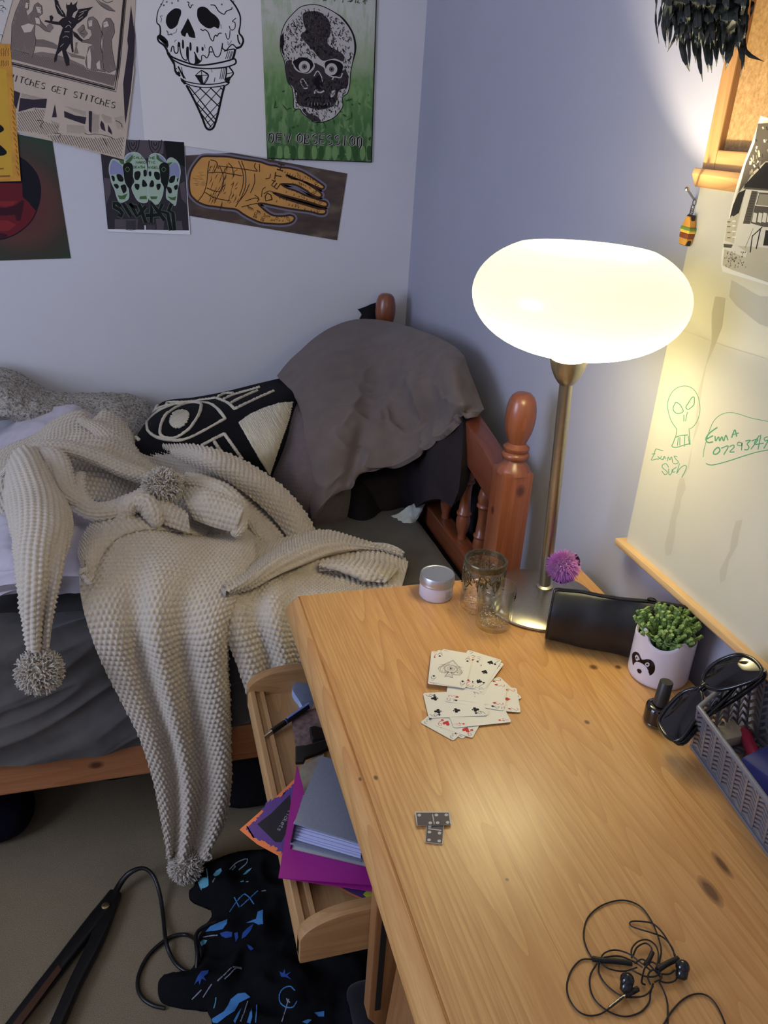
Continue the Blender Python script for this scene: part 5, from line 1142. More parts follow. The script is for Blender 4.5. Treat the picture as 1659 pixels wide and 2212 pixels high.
t = NT('succulent_green'); n = t.noise(t.coord(), 170, 2); n2 = t.noise(t.coord(), 30, 2); c1 = t.ramp(n, [(.3, srgb(78, 108, 48)), (.7, srgb(156, 182, 104))]); t.col(t.mix(t.ramp(n2, [(.4, 0.), (.7, .4)]), c1, srgb(104, 130, 62))); t.b.inputs['Roughness'].default_value = .6; SUC = t.mat
m = MB(); rg = random.Random(9)
for i in range(150):
    a = rg.uniform(0, 2*PI); q = math.sqrt(rg.random()); b0 = pc_+np.array([q*R*.60*math.cos(a), q*R*.60*math.sin(a), .050]); out = np.array([math.cos(a)*q*.021, math.sin(a)*q*.021, 0]); H = (.060-.018*q*q)*rg.uniform(.75, 1.12)
    tip = b0+out+np.array([rg.uniform(-.005, .005), rg.uniform(-.005, .005), H]); mid = b0+out*.35+np.array([0, 0, H*.55])
    C = catmull([b0, mid, tip], 12); m.tube(C, np.r_[np.full(3, .0026), np.linspace(.0030, .0026, 9)], 7)
    for k_ in range(46):
        s = rg.uniform(.35, 1); p = C[int(s*11)]; d = np.array([rg.gauss(0, 1), rg.gauss(0, 1), rg.gauss(.3, .6)]); d /= np.linalg.norm(d); m.ball(p+d*.0032, rg.uniform(.0007, .0015), 0, 6)
for i in range(26):
    a = fdir+rg.uniform(-1.3, 1.3); b0 = pc_+np.array([R*.55*math.cos(a), R*.55*math.sin(a), .074]); tip = b0+np.array([.019*math.cos(a), .019*math.sin(a), rg.uniform(.002, .012)]); T_ = tip-b0; T_ /= np.linalg.norm(T_); S_ = np.cross(T_, [0, 0, 1.]); S_ /= np.linalg.norm(S_); U_ = np.cross(S_, T_); w_ = rg.uniform(.003, .0055)
    V = [b0, b0+(tip-b0)*.35+S_*w_*.8, b0+(tip-b0)*.7+S_*w_, tip+S_*w_*.3, tip-S_*w_*.3, b0+(tip-b0)*.7-S_*w_, b0+(tip-b0)*.35-S_*w_*.8]; V2 = [p-U_*.0012 for p in V]; mid = b0+(tip-b0)*.55+U_*.0012
    F = [(k_, (k_+1) % 7, 7+7) for k_ in range(7)]+[(k_, 7+k_, 7+(k_+1) % 7, (k_+1) % 7) for k_ in range(7)]+[tuple(range(13, 6, -1))]
    m.add(V+V2+[mid], F)
obj('foliage', m, SUC, pl, smooth=70)
# ------------------------------------------------------------------ nail polish
c = dt(1416, 1560); c[2] = TOP; R = .0178
npb = thing('nail_polish_bottle', 'small bottle of black nail polish beside the sunglasses', 'nail polish', tuple(c))
BGL = mat('black_lacquer', srgb(26, 18, 18), .08, coat=.6); CAPM = mat('satin_black_cap', srgb(48, 44, 40), .4)
m = MB(); m.lathe([(0, 0), (R*.95, 0), (R*1.03, .002), (R*1.03, .0045), (R*1.0, .0055), (0, .0055)], c, 32); obj('glass_foot', m, GLS, npb, smooth=40)
m = MB(); m.lathe([(0, .0057), (R*1.0, .0057), (R*1.01, .0235), (R*.97, .0285), (R*.80, .0305), (R*.55, .031), (0, .031)], c, 32); obj('bottle', m, BGL, npb, smooth=50)
m = MB(); ctilt = np.array([.06, .02, 1]); m.lathe([(R*.50, 0), (R*.56, .001), (R*.50, .036), (R*.46, .0368), (0, .0368)], c+np.array([0, 0, .0308]), 28, axis=ctilt); obj('cap', m, CAPM, npb, smooth=40)
# ------------------------------------------------------------------ plastic basket
bk = thing('storage_basket', 'grey plastic basket of herringbone lattice on the desk against the wall', 'basket', (-.07, -1.8, TOP))
BP = mat('grey_plastic', srgb(112, 110, 116), .38, coat=.15)
fl0, fl1, fr0 = np.array([-.106, -1.672, TOP+.002]), np.array([-.142, -1.975, TOP+.002]), np.array([-.010, -1.655, TOP+.002])
tl0, tl1, tr0 = np.array([-.140, -1.700, .833]), np.array([-.183, -2.0, .833]), np.array([-.006, -1.630, .833])
fr1, tr1 = np.array([-.012, -1.975, TOP+.002]), np.array([-.006, -2.0, .833])
def lattice(nm, b0, b1, t0, t1, n):
    m = MB(); b0, b1, t0, t1 = map(np.asarray, (b0, b1, t0, t1))
    S = lambda u, v: (b0*(1-u)+b1*u)*(1-v)+(t0*(1-u)+t1*u)*v
    nn = np.cross(b1-b0, t0-b0); nn /= np.linalg.norm(nn)
    def bar(p, q, w_, th=.0011):
        d = q-p; L_ = np.linalg.norm(d); d = d/L_; s_ = np.cross(d, nn); m.obox((p+q)/2, d*(L_/2+.0006), s_*w_, nn*th)
    for i in range(n+1): bar(S(i/n, 0), S(i/n, 1), .0018, .0016)
    R_ = 9
    for i in range(n):
        for k_ in range(-1, R_+1):
            v0 = k_/R_; dv = .55/R_
            a, b_, c_ = (i/n, v0-dv), ((i+.5)/n, v0+dv), ((i+1)/n, v0-dv)
            if max(a[1], b_[1]) > 1 or min(a[1], b_[1]) < 0: continue
            bar(S(*a), S(*b_), .0018); bar(S(*b_), S(*c_), .0018)
    bar(S(0, .0), S(1, .0), .004, .0018)
    obj(nm, m, BP, bk)
lattice('front_side', fl0, fl1, tl0, tl1, 13); lattice('end_side', fl0, fr0, tl0, tr0, 5); lattice('wall_side', fr0, fr1, tr0, tr1, 13)
lattice('base', fl0, fl1, fr0, fr1, 13)
m = MB(); m.tube([tl0, tl1, tr1, tr0], .0036, 8, closed=True)
m = MB()
for a, b_ in ((tl0, tl1), (tl0, tr0), (tr0, tr1), (tl1, tr1)): m.tube([a, b_], .0034, 8)
obj('rim', m, BP, bk, smooth=60)
for nm, lab, cat_, cc_, hv, col_, ro in (('packet', 'blue packet lying inside the grey basket', 'packet', (-.055, -1.79, .766), (.030, .055, .020), (52, 60, 128), .25), ('red_tube', 'small red tube lying in the grey basket', 'tube', (-.045, -1.70, .760), (.008, .03, .008), (156, 34, 66), -.4), ('cotton_pack', 'pale packet lying at the far end of the grey basket', 'packet', (-.060, -1.675, .756), (.022, .016, .008), (190, 178, 160), .1)):
    m = MB(); ca_, sa_ = math.cos(ro), math.sin(ro); 
    if nm == 'red_tube': m.tube([np.array(cc_)+np.array([-sa_, ca_, 0])*y for y in (-.03, -.028, .02, .03)], [.004, .008, .008, .002], 14)
    else: m.obox(cc_, np.array([ca_, sa_, 0])*hv[0], np.array([-sa_, ca_, 0])*hv[1], np.array([0, 0, hv[2]]))
    o = obj(nm, m, mat(nm+'_plastic', srgb(*col_), .35), bevel=0 if nm == 'red_tube' else .004, smooth=40); tag(o, lab, cat_)
# ------------------------------------------------------------------ sunglasses leaning on the basket corner
g0 = np.array([-.112, -1.668, .824]); u_ = np.array([.103, -.020, .112]); u_ /= np.linalg.norm(u_); gn = np.array([-.727, .063, .685]); gn -= u_*(gn @ u_); gn /= np.linalg.norm(gn); v_ = np.cross(gn, u_)
sg = thing('sunglasses', 'black plastic sunglasses propped on the corner of the grey basket', 'sunglasses', tuple(g0))
FRM = mat('glossy_black_frame', srgb(16, 15, 15), .12, coat=.5); LEN = mat('dark_lens', srgb(22, 17, 19), .04, spec=.55, coat=.25)
ZS_ = Zm(1380, 1380, 4.254)
def gp(x, y, l=0): return on_plane(x, y, g0+gn*l, gn)
lens1 = ZS_([(190,770),(215,700),(290,600),(400,500),(520,462),(565,490),(578,580),(550,680),(480,790),(400,900),(330,925),(250,880)])
lens2 = ZS_([(595,390),(620,310),(700,230),(820,170),(930,150),(1040,190),(1110,260),(1120,310),(1060,370),(930,420),(800,455),(690,460),(620,430)])
for ln in (lens1, lens2):
    C = catmull(ln, 48, True); W = np.array([gp(x, y) for x, y in C]); mid = W.mean(0)
    m = MB(); rings = []
    for k_, s in enumerate((1.0, .75, .5, .25)): rings += [mid+(p-mid)*s+gn*(.0035*(1-s*s)) for p in W]
    F = [(k_*48+j, k_*48+(j+1) % 48, (k_+1)*48+(j+1) % 48, (k_+1)*48+j) for k_ in range(3) for j in range(48)]+[[3*48+j for j in range(48)]]
    m.add(rings, F); m.add([p-gn*.0015 for p in W], [list(range(48))[::-1]]); LM = m
    m = MB(); m.tube([mid+(p-mid)*1.03 for p in W], .0026, 8, closed=True); FR1 = obj('frame_rim', m, FRM, sg, smooth=80); obj('lens', LM, LEN, FR1, smooth=80)
m = MB(); m.tube(catmull([gp(*ZS_([(545, 470)])[0], .001), gp(*ZS_([(575, 440)])[0], .003), gp(*ZS_([(610, 415)])[0], .001)], 8), .0030, 8); m.tube(catmull([gp(*ZS_([(575, 520)])[0], -.003), gp(*ZS_([(590, 480)])[0], -.006), gp(*ZS_([(625, 450)])[0], -.003)], 8), .0018, 8); obj('bridge', m, FRM, sg, smooth=80)
for (a, b_, c_) in (((1120, 290), (1150, 330), .004), ((290, 925), (400, 955), .004)):
    pass
h2 = gp(*ZS_([(1128, 300)])[0]); h1 = gp(*ZS_([(330, 935)])[0])
m = MB(); e2 = np.array(on_plane(*ZS_([(640, 700)])[0], g0-gn*.032, gn)); m.tube(catmull([h2+u_*.003, h2-gn*.010-u_*.004, (h2+e2)/2-gn*.008, e2], 22), np.interp(np.linspace(0, 1, 22), [0, .2, 1], [.0034, .0040, .0028]), 8); obj('temple', m, FRM, sg, smooth=80)
m = MB(); e1 = np.array(on_plane(*ZS_([(900, 430)])[0], g0-gn*.022, gn)); m.tube(catmull([h1, np.array(gp(*ZS_([(405, 945)])[0], -.008)), np.array(on_plane(*ZS_([(600, 730)])[0], g0-gn*.016, gn)), np.array(on_plane(*ZS_([(760, 580)])[0], g0-gn*.020, gn)), e1], 24), np.interp(np.linspace(0, 1, 24), [0, .12, .5, 1], [.0030, .0048, .0040, .0026]), 8); obj('temple', m, FRM, sg, smooth=80)
# ------------------------------------------------------------------ earphones
ep = thing('earphones', 'tangled black wired earphones at the near end of the desk', 'earphones', tuple(dt(1390, 2080)))
EC = mat('black_cable', srgb(24, 21, 20), .45); ES = mat('silver_plug', srgb(190, 184, 170), .25, 1.0)
ZEr = Zm(1180, 1850, 3.4635)
def wire(mb, pts, r=.00085, z0=.0012, lift=None, seed=0, n=None):
    px = ZEr(pts); Q = catmull([at(p[0], p[1], 'z', TOP+z0+(p[2] if len(p) > 2 else 0)) for p in px], n or len(pts)*9); mb.tube(Q, r, 6)
m = MB()
wire(m, [(345,765),(300,680),(280,580),(310,460),(400,375),(520,332),(620,335),(710,380),(780,470),(830,580,.004),(860,700,.006),(845,800,.004)])
wire(m, [(345,768),(260,775),(190,850),(155,960),(170,1060),(230,1150),(310,1190),(400,1180),(480,1130,.003),(580,1050,.006)])
wire(m, [(380,800,.003),(330,890),(330,990),(370,1080),(450,1150),(540,1190),(620,1195),(710,1160),(770,1090),(780,1020,.003),(800,950,.006)])
wire(m, [(960,745,.004),(940,680,.004),(880,610,.003),(800,575,.005),(700,545,.003),(635,520,.001),(630,490,.001),(690,485,.001),(790,500,.003),(860,560,.003),(920,650,.003),(965,740,.004)])
wire(m, [(640,760,.004),(640,690,.006),(690,635,.006),(760,625,.006),(820,670,.004),(840,750,.004),(820,850,.005)])
wire(m, [(650,740,.002),(680,680,.003),(740,650,.003),(785,680,.004),(790,730,.006)])
wire(m, [(400,770,.003),(440,720,.002),(520,700,.002),(620,730,.004),(700,790,.006),(790,860,.006)]); wire(m, [(430,755,.001),(540,745,.001),(640,780,.003),(720,830,.005)]); wire(m, [(395,790,.002),(470,840,.002),(580,858,.002),(680,830,.004)])
wire(m, [(395,800,.001),(395,870),(440,950),(520,1020),(590,1050,.002),(700,1050,.002),(760,1025,.003),(800,970,.006)])
wire(m, [(640,850,.004),(700,880,.006),(760,900,.007),(830,890,.007),(840,830,.008),(790,790,.008),(740,830,.008),(720,900,.004),(715,945,.002),(740,960)])
wire(m, [(850,880,.005),(920,880,.003),(960,850,.004)]); wire(m, [(845,930,.003),(900,945,.002),(960,930,.002),(985,890,.003)])
wire(m, [(845,940,.004),(880,1010,.002),(905,1090),(910,1180),(905,1300),(880,1420)]); wire(m, [(860,1290),(930,1170),(1010,1080),(1090,1035),(1170,1030),(1240,1070),(1300,1160),(1350,1290),(1380,1420)])
wire(m, [(780,960,.006),(760,900,.008),(790,850,.009),(850,870,.008),(860,910,.007),(810,940,.007)]); wire(m, [(660,800,.005),(720,770,.007),(790,830,.006),(860,910,.004)])
obj('cable', m, EC, ep, smooth=80)
m = MB(); wire(m, [(345,765,.001),(420,778,.0015),(520,785,.0015),(640,800,.0015)], .0028, .002)
wire(m, [(830,850,.006),(900,805,.005),(985,765,.004)], .0030, .002); wire(m, [(740,810,.006),(770,770,.008),(795,715,.009)], .0022, .002); obj('strain_relief', m, EC, ep, smooth=80)
for k_, (px, py) in enumerate(((605, 925), (1020, 828))):
    (x, y), = ZEr([(px, py)]); p = at(x, y, 'z', TOP+.011); m = MB(); m.ball(p, .0068, 0, 14); m.lathe([(.0048, 0), (.0060, -.004), (.0055, -.009), (.003, -.011), (0, -.011)], p, 14, axis=(.4, .6, .6)); obj('earbud', m, mat('glossy_black_bud', srgb(20, 19, 18), .12, coat=.4), ep, smooth=60)
m = MB(); wire(m, [(470,1130,.001),(590,1040,.004)], .0016, .002); obj('plug', m, ES, ep, smooth=60)
m = MB(); wire(m, [(590,1040,.004),(640,1015,.004),(685,990,.004)], .0028, .002); obj('plug_housing', m, EC, ep, smooth=60)
# ================================================================== in the tray
TZ = .5935
def tz(px, py, z): return at(px, py, 'z', z)
pen = thing('ballpoint_pen', 'black and blue ballpoint pen with a silver tip lying in the tray', 'pen', tuple(tz(610, 1560, TZ)))
a, b_ = tz(570, 1592, TZ+.008), tz(657, 1532, TZ+.010); d = (b_-a)
PB = mat('pen_barrel', srgb(34, 40, 58), .25); 
m = MB(); m.tube([a, a+d*.18], [.0012, .0042], 12); obj('tip', m, ES, pen, smooth=60)
m = MB(); m.tube([a+d*.18, a+d*.5], .0046, 12); obj('grip', m, EC, pen, smooth=60)
m = MB(); m.tube([a+d*.5, a+d*1.1], .0044, 12); BRL = obj('barrel', m, PB, pen, smooth=60)
m = MB(); m.tube([a+d*.52, a+d*.525], .0049, 12); m.obox(a+d*.85+np.array([0, 0, .0055]), d*.28, np.cross(d, [0, 0, 1])/np.linalg.norm(d)*.0018, (0, 0, .0007)); obj('clip', m, mat('blue_clip', srgb(120, 140, 190), .3), BRL)
BLU = cloth('pale_blue_denim', srgb(150, 168, 200), vs=90)
P = loft([[(636, 1476, -1.27), (660, 1462, -1.25), (700, 1455, -1.23), (760, 1450, -1.21)], [(632, 1490, -1.285), (662, 1490, -1.28), (705, 1490, -1.27), (770, 1490, -1.26)], [(650, 1520, -1.31), (672, 1530, -1.315), (710, 1535, -1.31), (775, 1535, -1.30)], [(668, 1558, -1.35), (686, 1570, -1.355), (715, 1575, -1.35), (780, 1575, -1.34)]], 30, 30)
m = MB(); shell(m, P, .03, pillow=True); o = obj('denim_pouch', m, BLU, smooth=80); tag(o, 'pale blue denim pouch tucked in the far corner of the tray', 'pouch')
def paper(nm, px, z, c, label, cat_, th=.0008, extra=None, var=0, mats=()):
    m = MB(); q = [tuple(tz(x, y, zz)) for (x, y), zz in zip(px, z if isinstance(z, (list, tuple)) else [z]*len(px))]
    m.prism(q, (0, 0, th)); M_ = [mat(nm+'_surface', srgb(*c), .55, var=var, vs=90)]+list(mats)
    if extra: extra(m, lambda x, y, l: np.array(tz(x, y, (z if not isinstance(z, (list, tuple)) else z[0])+th+l)))
    o = obj(nm, m, M_); tag(o, label, cat_); return o
OR = flat('leaflet_orange', srgb(212, 112, 66)); PU = flat('leaflet_purple', srgb(104, 74, 140)); GRY = flat('leaflet_charcoal', srgb(50, 46, 50)); LG = flat('leaflet_grey', srgb(168, 158, 168))
ZL = Zm(480, 1400, 4.366)
paper('photo_sheet', ZL([(655, 700), (680, 640), (900, 560), (1010, 820), (900, 1060), (700, 960)]), TZ+.004, (126, 104, 98), 'crumpled mottled brown picture sheet in the tray near the pen', 'paper', var=.5)
paper('cream_sheet', ZL([(730, 1120), (960, 1000), (960, 1250), (780, 1380), (730, 1300)]), TZ+.007, (176, 164, 140), 'cream printed sheet between the pink folder and grey binder', 'paper', var=.12)
def leaf(m, P):
    s = Sheet(P, m); rg = random.Random(6)
    base = [(230,1690),(330,1610),(430,1450),(560,1390),(680,1280),(700,1700),(560,1930),(420,1840),(300,1790)]; pts = []
    for i in range(len(base)):
        a_, b2 = np.array(base[i]), np.array(base[(i+1) % len(base)])
        for k_ in np.linspace(0, 1, 14, endpoint=False): pts.append(tuple(a_*(1-k_)+b2*k_+np.array([rg.uniform(-16, 16), rg.uniform(-16, 16)])))
    s.fill(ZL(pts), 1); s.fill(ZL([(330,1660),(460,1560),(640,1380),(660,1620),(560,1830),(500,1830)]), 2)
    write(s, 'or tickets', ZL([(680, 1440)])[0], ZL([(515, 1720)])[0], 8.5, 1.3, 3, smooth=True, gap=.15)
paper('ticket_leaflet', ZL([(165, 1715), (420, 1490), (690, 1230), (800, 1500), (560, 1975), (330, 1850)]), TZ+.020, (246, 136, 80), 'orange and purple leaflet about tickets sticking out over the tray lip', 'leaflet', extra=leaf, mats=(PU, GRY, LG))
paper('lower_leaflet', [(715, 1905), (740, 1895), (830, 1880), (830, 1960), (782, 1942)], TZ+.010, (78, 54, 106), 'purple and orange leaflet under the pink folder at the near end of the tray', 'leaflet',
      extra=lambda m, P: (Sheet(P, m).fill([(784, 1932), (800, 1915), (806, 1938), (795, 1942)], 1), Sheet(P, m).line([(718, 1906), (745, 1925), (784, 1942)], 3, 2, False)), mats=(flat('lime_print', srgb(188, 190, 60)), OR))
MAG = mat('magenta_card', srgb(168, 38, 136), .4)
fo = thing('pink_folder', 'magenta card folder poking out of the tray under the grey binder', 'folder', tuple(tz(700, 1850, TZ+.022)))
m = MB(); zf = TZ+.026
m.prism([tuple(tz(x, y, zf)) for x, y in ZL([(705, 1110), (760, 1300), (775, 1400), (700, 1640), (640, 1900), (1400, 2080), (1420, 2240), (530, 2172)])], (0, 0, .0012)); obj('cover', m, MAG, fo)
m = MB(); m.prism([tuple(tz(x, y, zf-.006)) for x, y in ((602, 1897), (640, 1730), (830, 1800), (830, 1930))], (0, 0, .0012)); obj('cover', m, MAG, fo)
m = MB(); m.prism([tuple(tz(x, y, zf-.004)) for x, y in ((618, 1880), (660, 1740), (830, 1800), (830, 1900))], (0, 0, .003)); obj('pages', m, WHITE, fo)
bi = thing('grey_ring_binder', 'blue grey ring binder with papers inside lying on the pink folder', 'binder', tuple(tz(720, 1750, TZ+.035)))
GB = mat('grey_card_binder', srgb(134, 140, 152), .55, var=.05, vs=300); zt_ = TZ+.066
m = MB(); m.prism([tuple(tz(x, y, z)) for (x, y), z in zip(ZL([(930, 1030), (770, 1400), (680, 1660), (1280, 1850), (1330, 1700), (1140, 1080)]), [zt_-.010, zt_-.004, zt_, zt_, zt_, zt_-.010])], (0, 0, .0025)); obj('cover', m, GB, bi, smooth=30)
m = MB(); m.prism([tuple(tz(x, y, TZ+.030)) for x, y in ZL([(760, 1400), (640, 1850), (1310, 2030), (1350, 1900), (1100, 1300)])], (0, 0, .0025)); obj('cover', m, GB, bi)
a1, a2 = tz(*ZL([(680, 1660)])[0], zt_), tz(*ZL([(640, 1850)])[0], TZ+.030); b1, b2 = tz(*ZL([(770, 1400)])[0], zt_-.004), tz(*ZL([(760, 1400)])[0], TZ+.030)
m = MB(); m.prism([tuple(a1), tuple(a2), tuple(b2), tuple(b1)], (.003, 0, 0)); obj('spine', m, mat('dark_binder_spine', srgb(44, 44, 52), .5), bi)
PGS = mat('stacked_paper', srgb(192, 198, 228), .6); m = MB()
q0 = [np.array(tz(*p, TZ+.034)) for p in ZL([(672, 1800), (1310, 1985), (1330, 1500), (830, 1500)])]
for i in range(9):
    off = np.array([rnd.uniform(-.0015, .0015), rnd.uniform(-.002, .001)+i*.0006, i*.0026]); m.prism([tuple(p+off) for p in q0], (0, 0, .0019))
obj('pages', m, PGS, bi)
for nm, pts, z, lab in (('black_strap', [(690, 950), (790, 940), (1000, 880), (1030, 960), (900, 1020), (790, 1060), (770, 1100), (690, 1105)], TZ+.030, 'black strap lying across the papers in the tray'), ('black_case', [(820, 790), (870, 775), (960, 800), (1000, 890), (850, 910), (830, 860)], TZ+.016, 'small black case half under the desk edge in the tray')):
    m = MB(); m.prism([tuple(tz(x, y, z)) for x, y in ZL(pts)], (0, 0, .010 if nm == 'black_case' else .006)); o = obj(nm, m, RUB, bevel=.002); tag(o, lab, 'strap' if nm == 'black_strap' else 'case')
# ================================================================== on the floor
hs = thing('hair_straightener', 'black hair straighteners lying open on the carpet', 'hair straightener', tuple(at(228, 1955, 'z', .0)))
HB = mat('black_straightener_plastic', srgb(26, 24, 24), .35); CPR = mat('bronze_plate', srgb(104, 76, 58), .3, .6); BRS = mat('brass_button', srgb(182, 160, 112), .3, .9)
def fz(px, py, z): return at(px, py, 'z', z)
def arm(nm, pts, w_, h_, z):
    Q = catmull([fz(x, y, z) for x, y in pts], 20); m = MB(); T = np.gradient(Q, axis=0); T /= np.linalg.norm(T, axis=1)[:, None]; S = np.cross(T, [0, 0, 1.]); W_ = np.interp(np.linspace(0, 1, 20), np.linspace(0, 1, len(w_)), w_)
    V = []
    for i in range(20):
        for a in np.linspace(0, 2*PI, 12, endpoint=False): V.append(Q[i]+S[i]*W_[i]*np.sign(math.cos(a))*abs(math.cos(a))**.6+np.array([0, 0, h_*np.sign(math.sin(a))*abs(math.sin(a))**.6]))
    m.add(V, [(i*12+j, i*12+(j+1) % 12, (i+1)*12+(j+1) % 12, (i+1)*12+j) for i in range(19) for j in range(12)]+[list(range(12))[::-1], [19*12+j for j in range(12)]]); return obj(nm, m, HB, hs, smooth=50)
ARM = arm('arm', [(248, 1930), (228, 1958), (180, 2020), (130, 2085), (75, 2155), (20, 2225), (-20, 2275)], [.012, .0155, .0150, .0140, .0135, .012, .010], .010, .013)
arm('arm', [(250, 1932), (236, 1965), (205, 2040), (165, 2120), (130, 2200), (95, 2280)], [.012, .0150, .0140, .0125, .0125, .012], .010, .0125)
m = MB(); q = [fz(x, y, .0245) for x, y in ((133, 2095), (126, 2085), (32, 2207), (-8, 2262), (4, 2272), (44, 2216))]; m.prism([tuple(p) for p in q], (0, 0, .0015)); obj('heat_plate', m, CPR, ARM)
m = MB(); p = fz(228, 1957, .0225); m.lathe([(0, .0032), (.006, .0032), (.0078, .002), (.0080, 0)], p, 20); obj('hinge_button', m, BRS, ARM, smooth=40)
m = MB(); cord = [(246, 1935, .016), (258, 1912, .02), (272, 1893, .03), (290, 1880, .04), (312, 1876, .04), (332, 1893, .03), (345, 1930, .015), (352, 1975, .006), (358, 2030, .012), (368, 2062, .006), (385, 2087, .005), (410, 2100, .005), (430, 2085, .008), (434, 2060, .03), (426, 2035, .03), (405, 2020, .008), (375, 2022, .006), (345, 2040, .006), (318, 2068, .004), (300, 2105, .004), (298, 2135, .004), (310, 2158, .004), (332, 2172, .004), (356, 2178, .004)]
Q = catmull([fz(x, y, z) for x, y, z in cord], 150); m.tube(Q, np.interp(np.linspace(0, 1, 150), [0, .08, .12, 1], [.0075, .0055, .0040, .0038]), 8)
Q = catmull([fz(x, y, z) for x, y, z in ((424, 2100, .02), (426, 2060, .035), (423, 2030, .035), (428, 2012, .03), (448, 1998, .03), (470, 1990, .03))], 40); m.tube(Q, .0038, 8); obj('cord', m, HB, hs, smooth=80)
# heaped black shirt with a blue print
OUT = [(450,1868),(500,1845),(560,1838),(620,1842),(700,1860),(800,1900),(815,2000),(800,2120),(800,2290),(640,2300),(480,2290),(455,2200),(430,2185),(390,2180),(348,2165),(342,2125),(360,2108),(412,2098),(424,2060),(428,2030),(445,1998),(456,1985),(453,1968),(415,1950),(408,1930),(420,1915),(425,1885)]
poly = np.array([fz(x, y, 0)[:2] for x, y in catmull(OUT, 420, True)])
x0, y0 = poly.min(0); x1, y1 = poly.max(0); stp = .006; nx_, ny_ = int((x1-x0)/stp)+3, int((y1-y0)/stp)+3
gx, gy = np.meshgrid(x0-stp+np.arange(nx_)*stp, y0-stp+np.arange(ny_)*stp)
def inside(x, y):
    r = np.zeros(x.shape, bool); j = len(poly)-1
    for i in range(len(poly)):
        c_ = ((poly[i, 1] > y) != (poly[j, 1] > y)) & (x < (poly[j, 0]-poly[i, 0])*(y-poly[i, 1])/(poly[j, 1]-poly[i, 1]+1e-12)+poly[i, 0]); r ^= c_; j = i
    return r
ins = inside(gx, gy); dist = np.full(gx.shape, 9.)
for p in poly: dist = np.minimum(dist, np.hypot(gx-p[0], gy-p[1]))
hgt = np.zeros(gx.shape)
for i in range(ny_):
    for j in range(nx_):
        if ins[i, j]:
            q = Vector((gx[i, j]*9, gy[i, j]*9, 1.3)); f_ = (1-abs(noise.noise(q+Vector((noise.noise(q)*.8, 0, 0)))))**2
            hgt[i, j] = (1-math.exp(-dist[i, j]/.018))*(.016+.030*f_+.012*noise.fractal(q*2, 1, 2, 3))
m = MB(); idx = -np.ones(gx.shape, int); V = []
for i in range(ny_):
    for j in range(nx_):
        if ins[i, j] or dist[i, j] < stp*.95:
            idx[i, j] = len(V); x_, y_ = gx[i, j], gy[i, j]
            if not ins[i, j] or dist[i, j] < stp*.45: x_, y_ = poly[np.argmin(np.hypot(poly[:, 0]-x_, poly[:, 1]-y_))]
            V.append((x_, y_, max(.003, hgt[i, j]+.002)))
F = [(idx[i, j], idx[i, j+1], idx[i+1, j+1], idx[i+1, j]) for i in range(ny_-1) for j in range(nx_-1) if min(idx[i, j], idx[i, j+1], idx[i+1, j+1], idx[i+1, j]) >= 0]
nv = len(V); V += [(x, y, .001) for x, y, z in V]; m.add(V, F+[tuple(nv+k_ for k_ in f[::-1]) for f in F]); bv = bvh_of(m)
st = thing('black_shirt', 'crumpled black shirt with a blue graphic print on the carpet', 'shirt', tuple(fz(600, 2050, 0)))
MF = m
ZT = Zm(340, 1840, 4.608); BLU2 = flat('blue_print', srgb(72, 132, 186)); DBL = flat('deep_blue_print', srgb(44, 78, 150)); TEA = flat('teal_print', srgb(96, 160, 176)); PAL = flat('pale_print', srgb(140, 146, 156))
def sfill(pts, mi, off=.0012): 
    q = ZT(pts); n_ = len(q)
    # fan of small triangles that follow the cloth
    cx_, cy_ = np.mean([p[0] for p in q]), np.mean([p[1] for p in q]); C = np.array(q)[:, :2]; rr = []
    C = np.vstack([np.linspace(C[i], C[(i+1) % n_], 5, endpoint=False) for i in range(n_)])
    for s in (1, .66, .33):
        for p in C:
            h = hit(bv, cx_+(p[0]-cx_)*s, cy_+(p[1]-cy_)*s, off)
            rr.append(h[0] if h else None)
    if any(r is None for r in rr): return
    k_ = len(C); MF.add(rr, [(a*k_+j, a*k_+(j+1) % k_, (a+1)*k_+(j+1) % k_, (a+1)*k_+j) for a in range(2) for j in range(k_)]+[[2*k_+j for j in range(k_)]], mi+1)
def sline(pts, mi, r=.0013): tuft(MF, bv, ZT(pts), r, mi+1, max(10, len(pts)*8), False, .0002)
for pts in [[(410,275),(440,258),(500,262),(508,340),(470,360),(430,365)], [(555,235),(590,190),(635,165),(645,195),(615,235),(575,250)], [(850,235),(890,190),(945,160),(920,195),(880,230)], [(420,910),(460,875),(500,880),(480,920),(440,940)]]: sfill(pts, 2)
for pts in [[(480,800),(530,745),(610,710),(700,675),(690,720),(650,770),(560,790)], [(880,710),(930,690),(985,670),(1000,600),(1050,580),(1052,720),(1010,730),(960,705)], [(545,1665),(640,1630),(700,1540),(730,1470),(800,1415),(870,1405),(925,1450),(860,1450),(820,1500),(770,1590),(690,1640),(600,1710),(555,1700)], [(890,1700),(920,1610),(940,1560),(945,1640),(925,1712)], [(760,1690),(800,1610),(840,1560),(800,1660),(775,1712)], [(1440,1690),(1500,1665),(1535,1672),(1490,1712)], [(1560,1600),(1659,1585),(1659,1640),(1600,1640)]]: sfill(pts, 0)
for pts in [[(620,810),(690,790),(745,800),(740,850),(680,860),(640,840)], [(765,810),(800,800),(805,860),(780,900)], [(840,870),(850,810),(900,760),(960,720),(930,790),(880,850)], [(890,920),(930,940),(960,970),(930,985),(905,960)], [(400,1240),(440,1190),(510,1180),(500,1215),(460,1240),(485,1285),(440,1265),(420,1330),(410,1270),(365,1325)], [(1215,1190),(1240,1225),(1270,1170),(1275,1225),(1335,1195),(1295,1235),(1340,1280),(1275,1250),(1235,1250)]]: sfill(pts, 1)
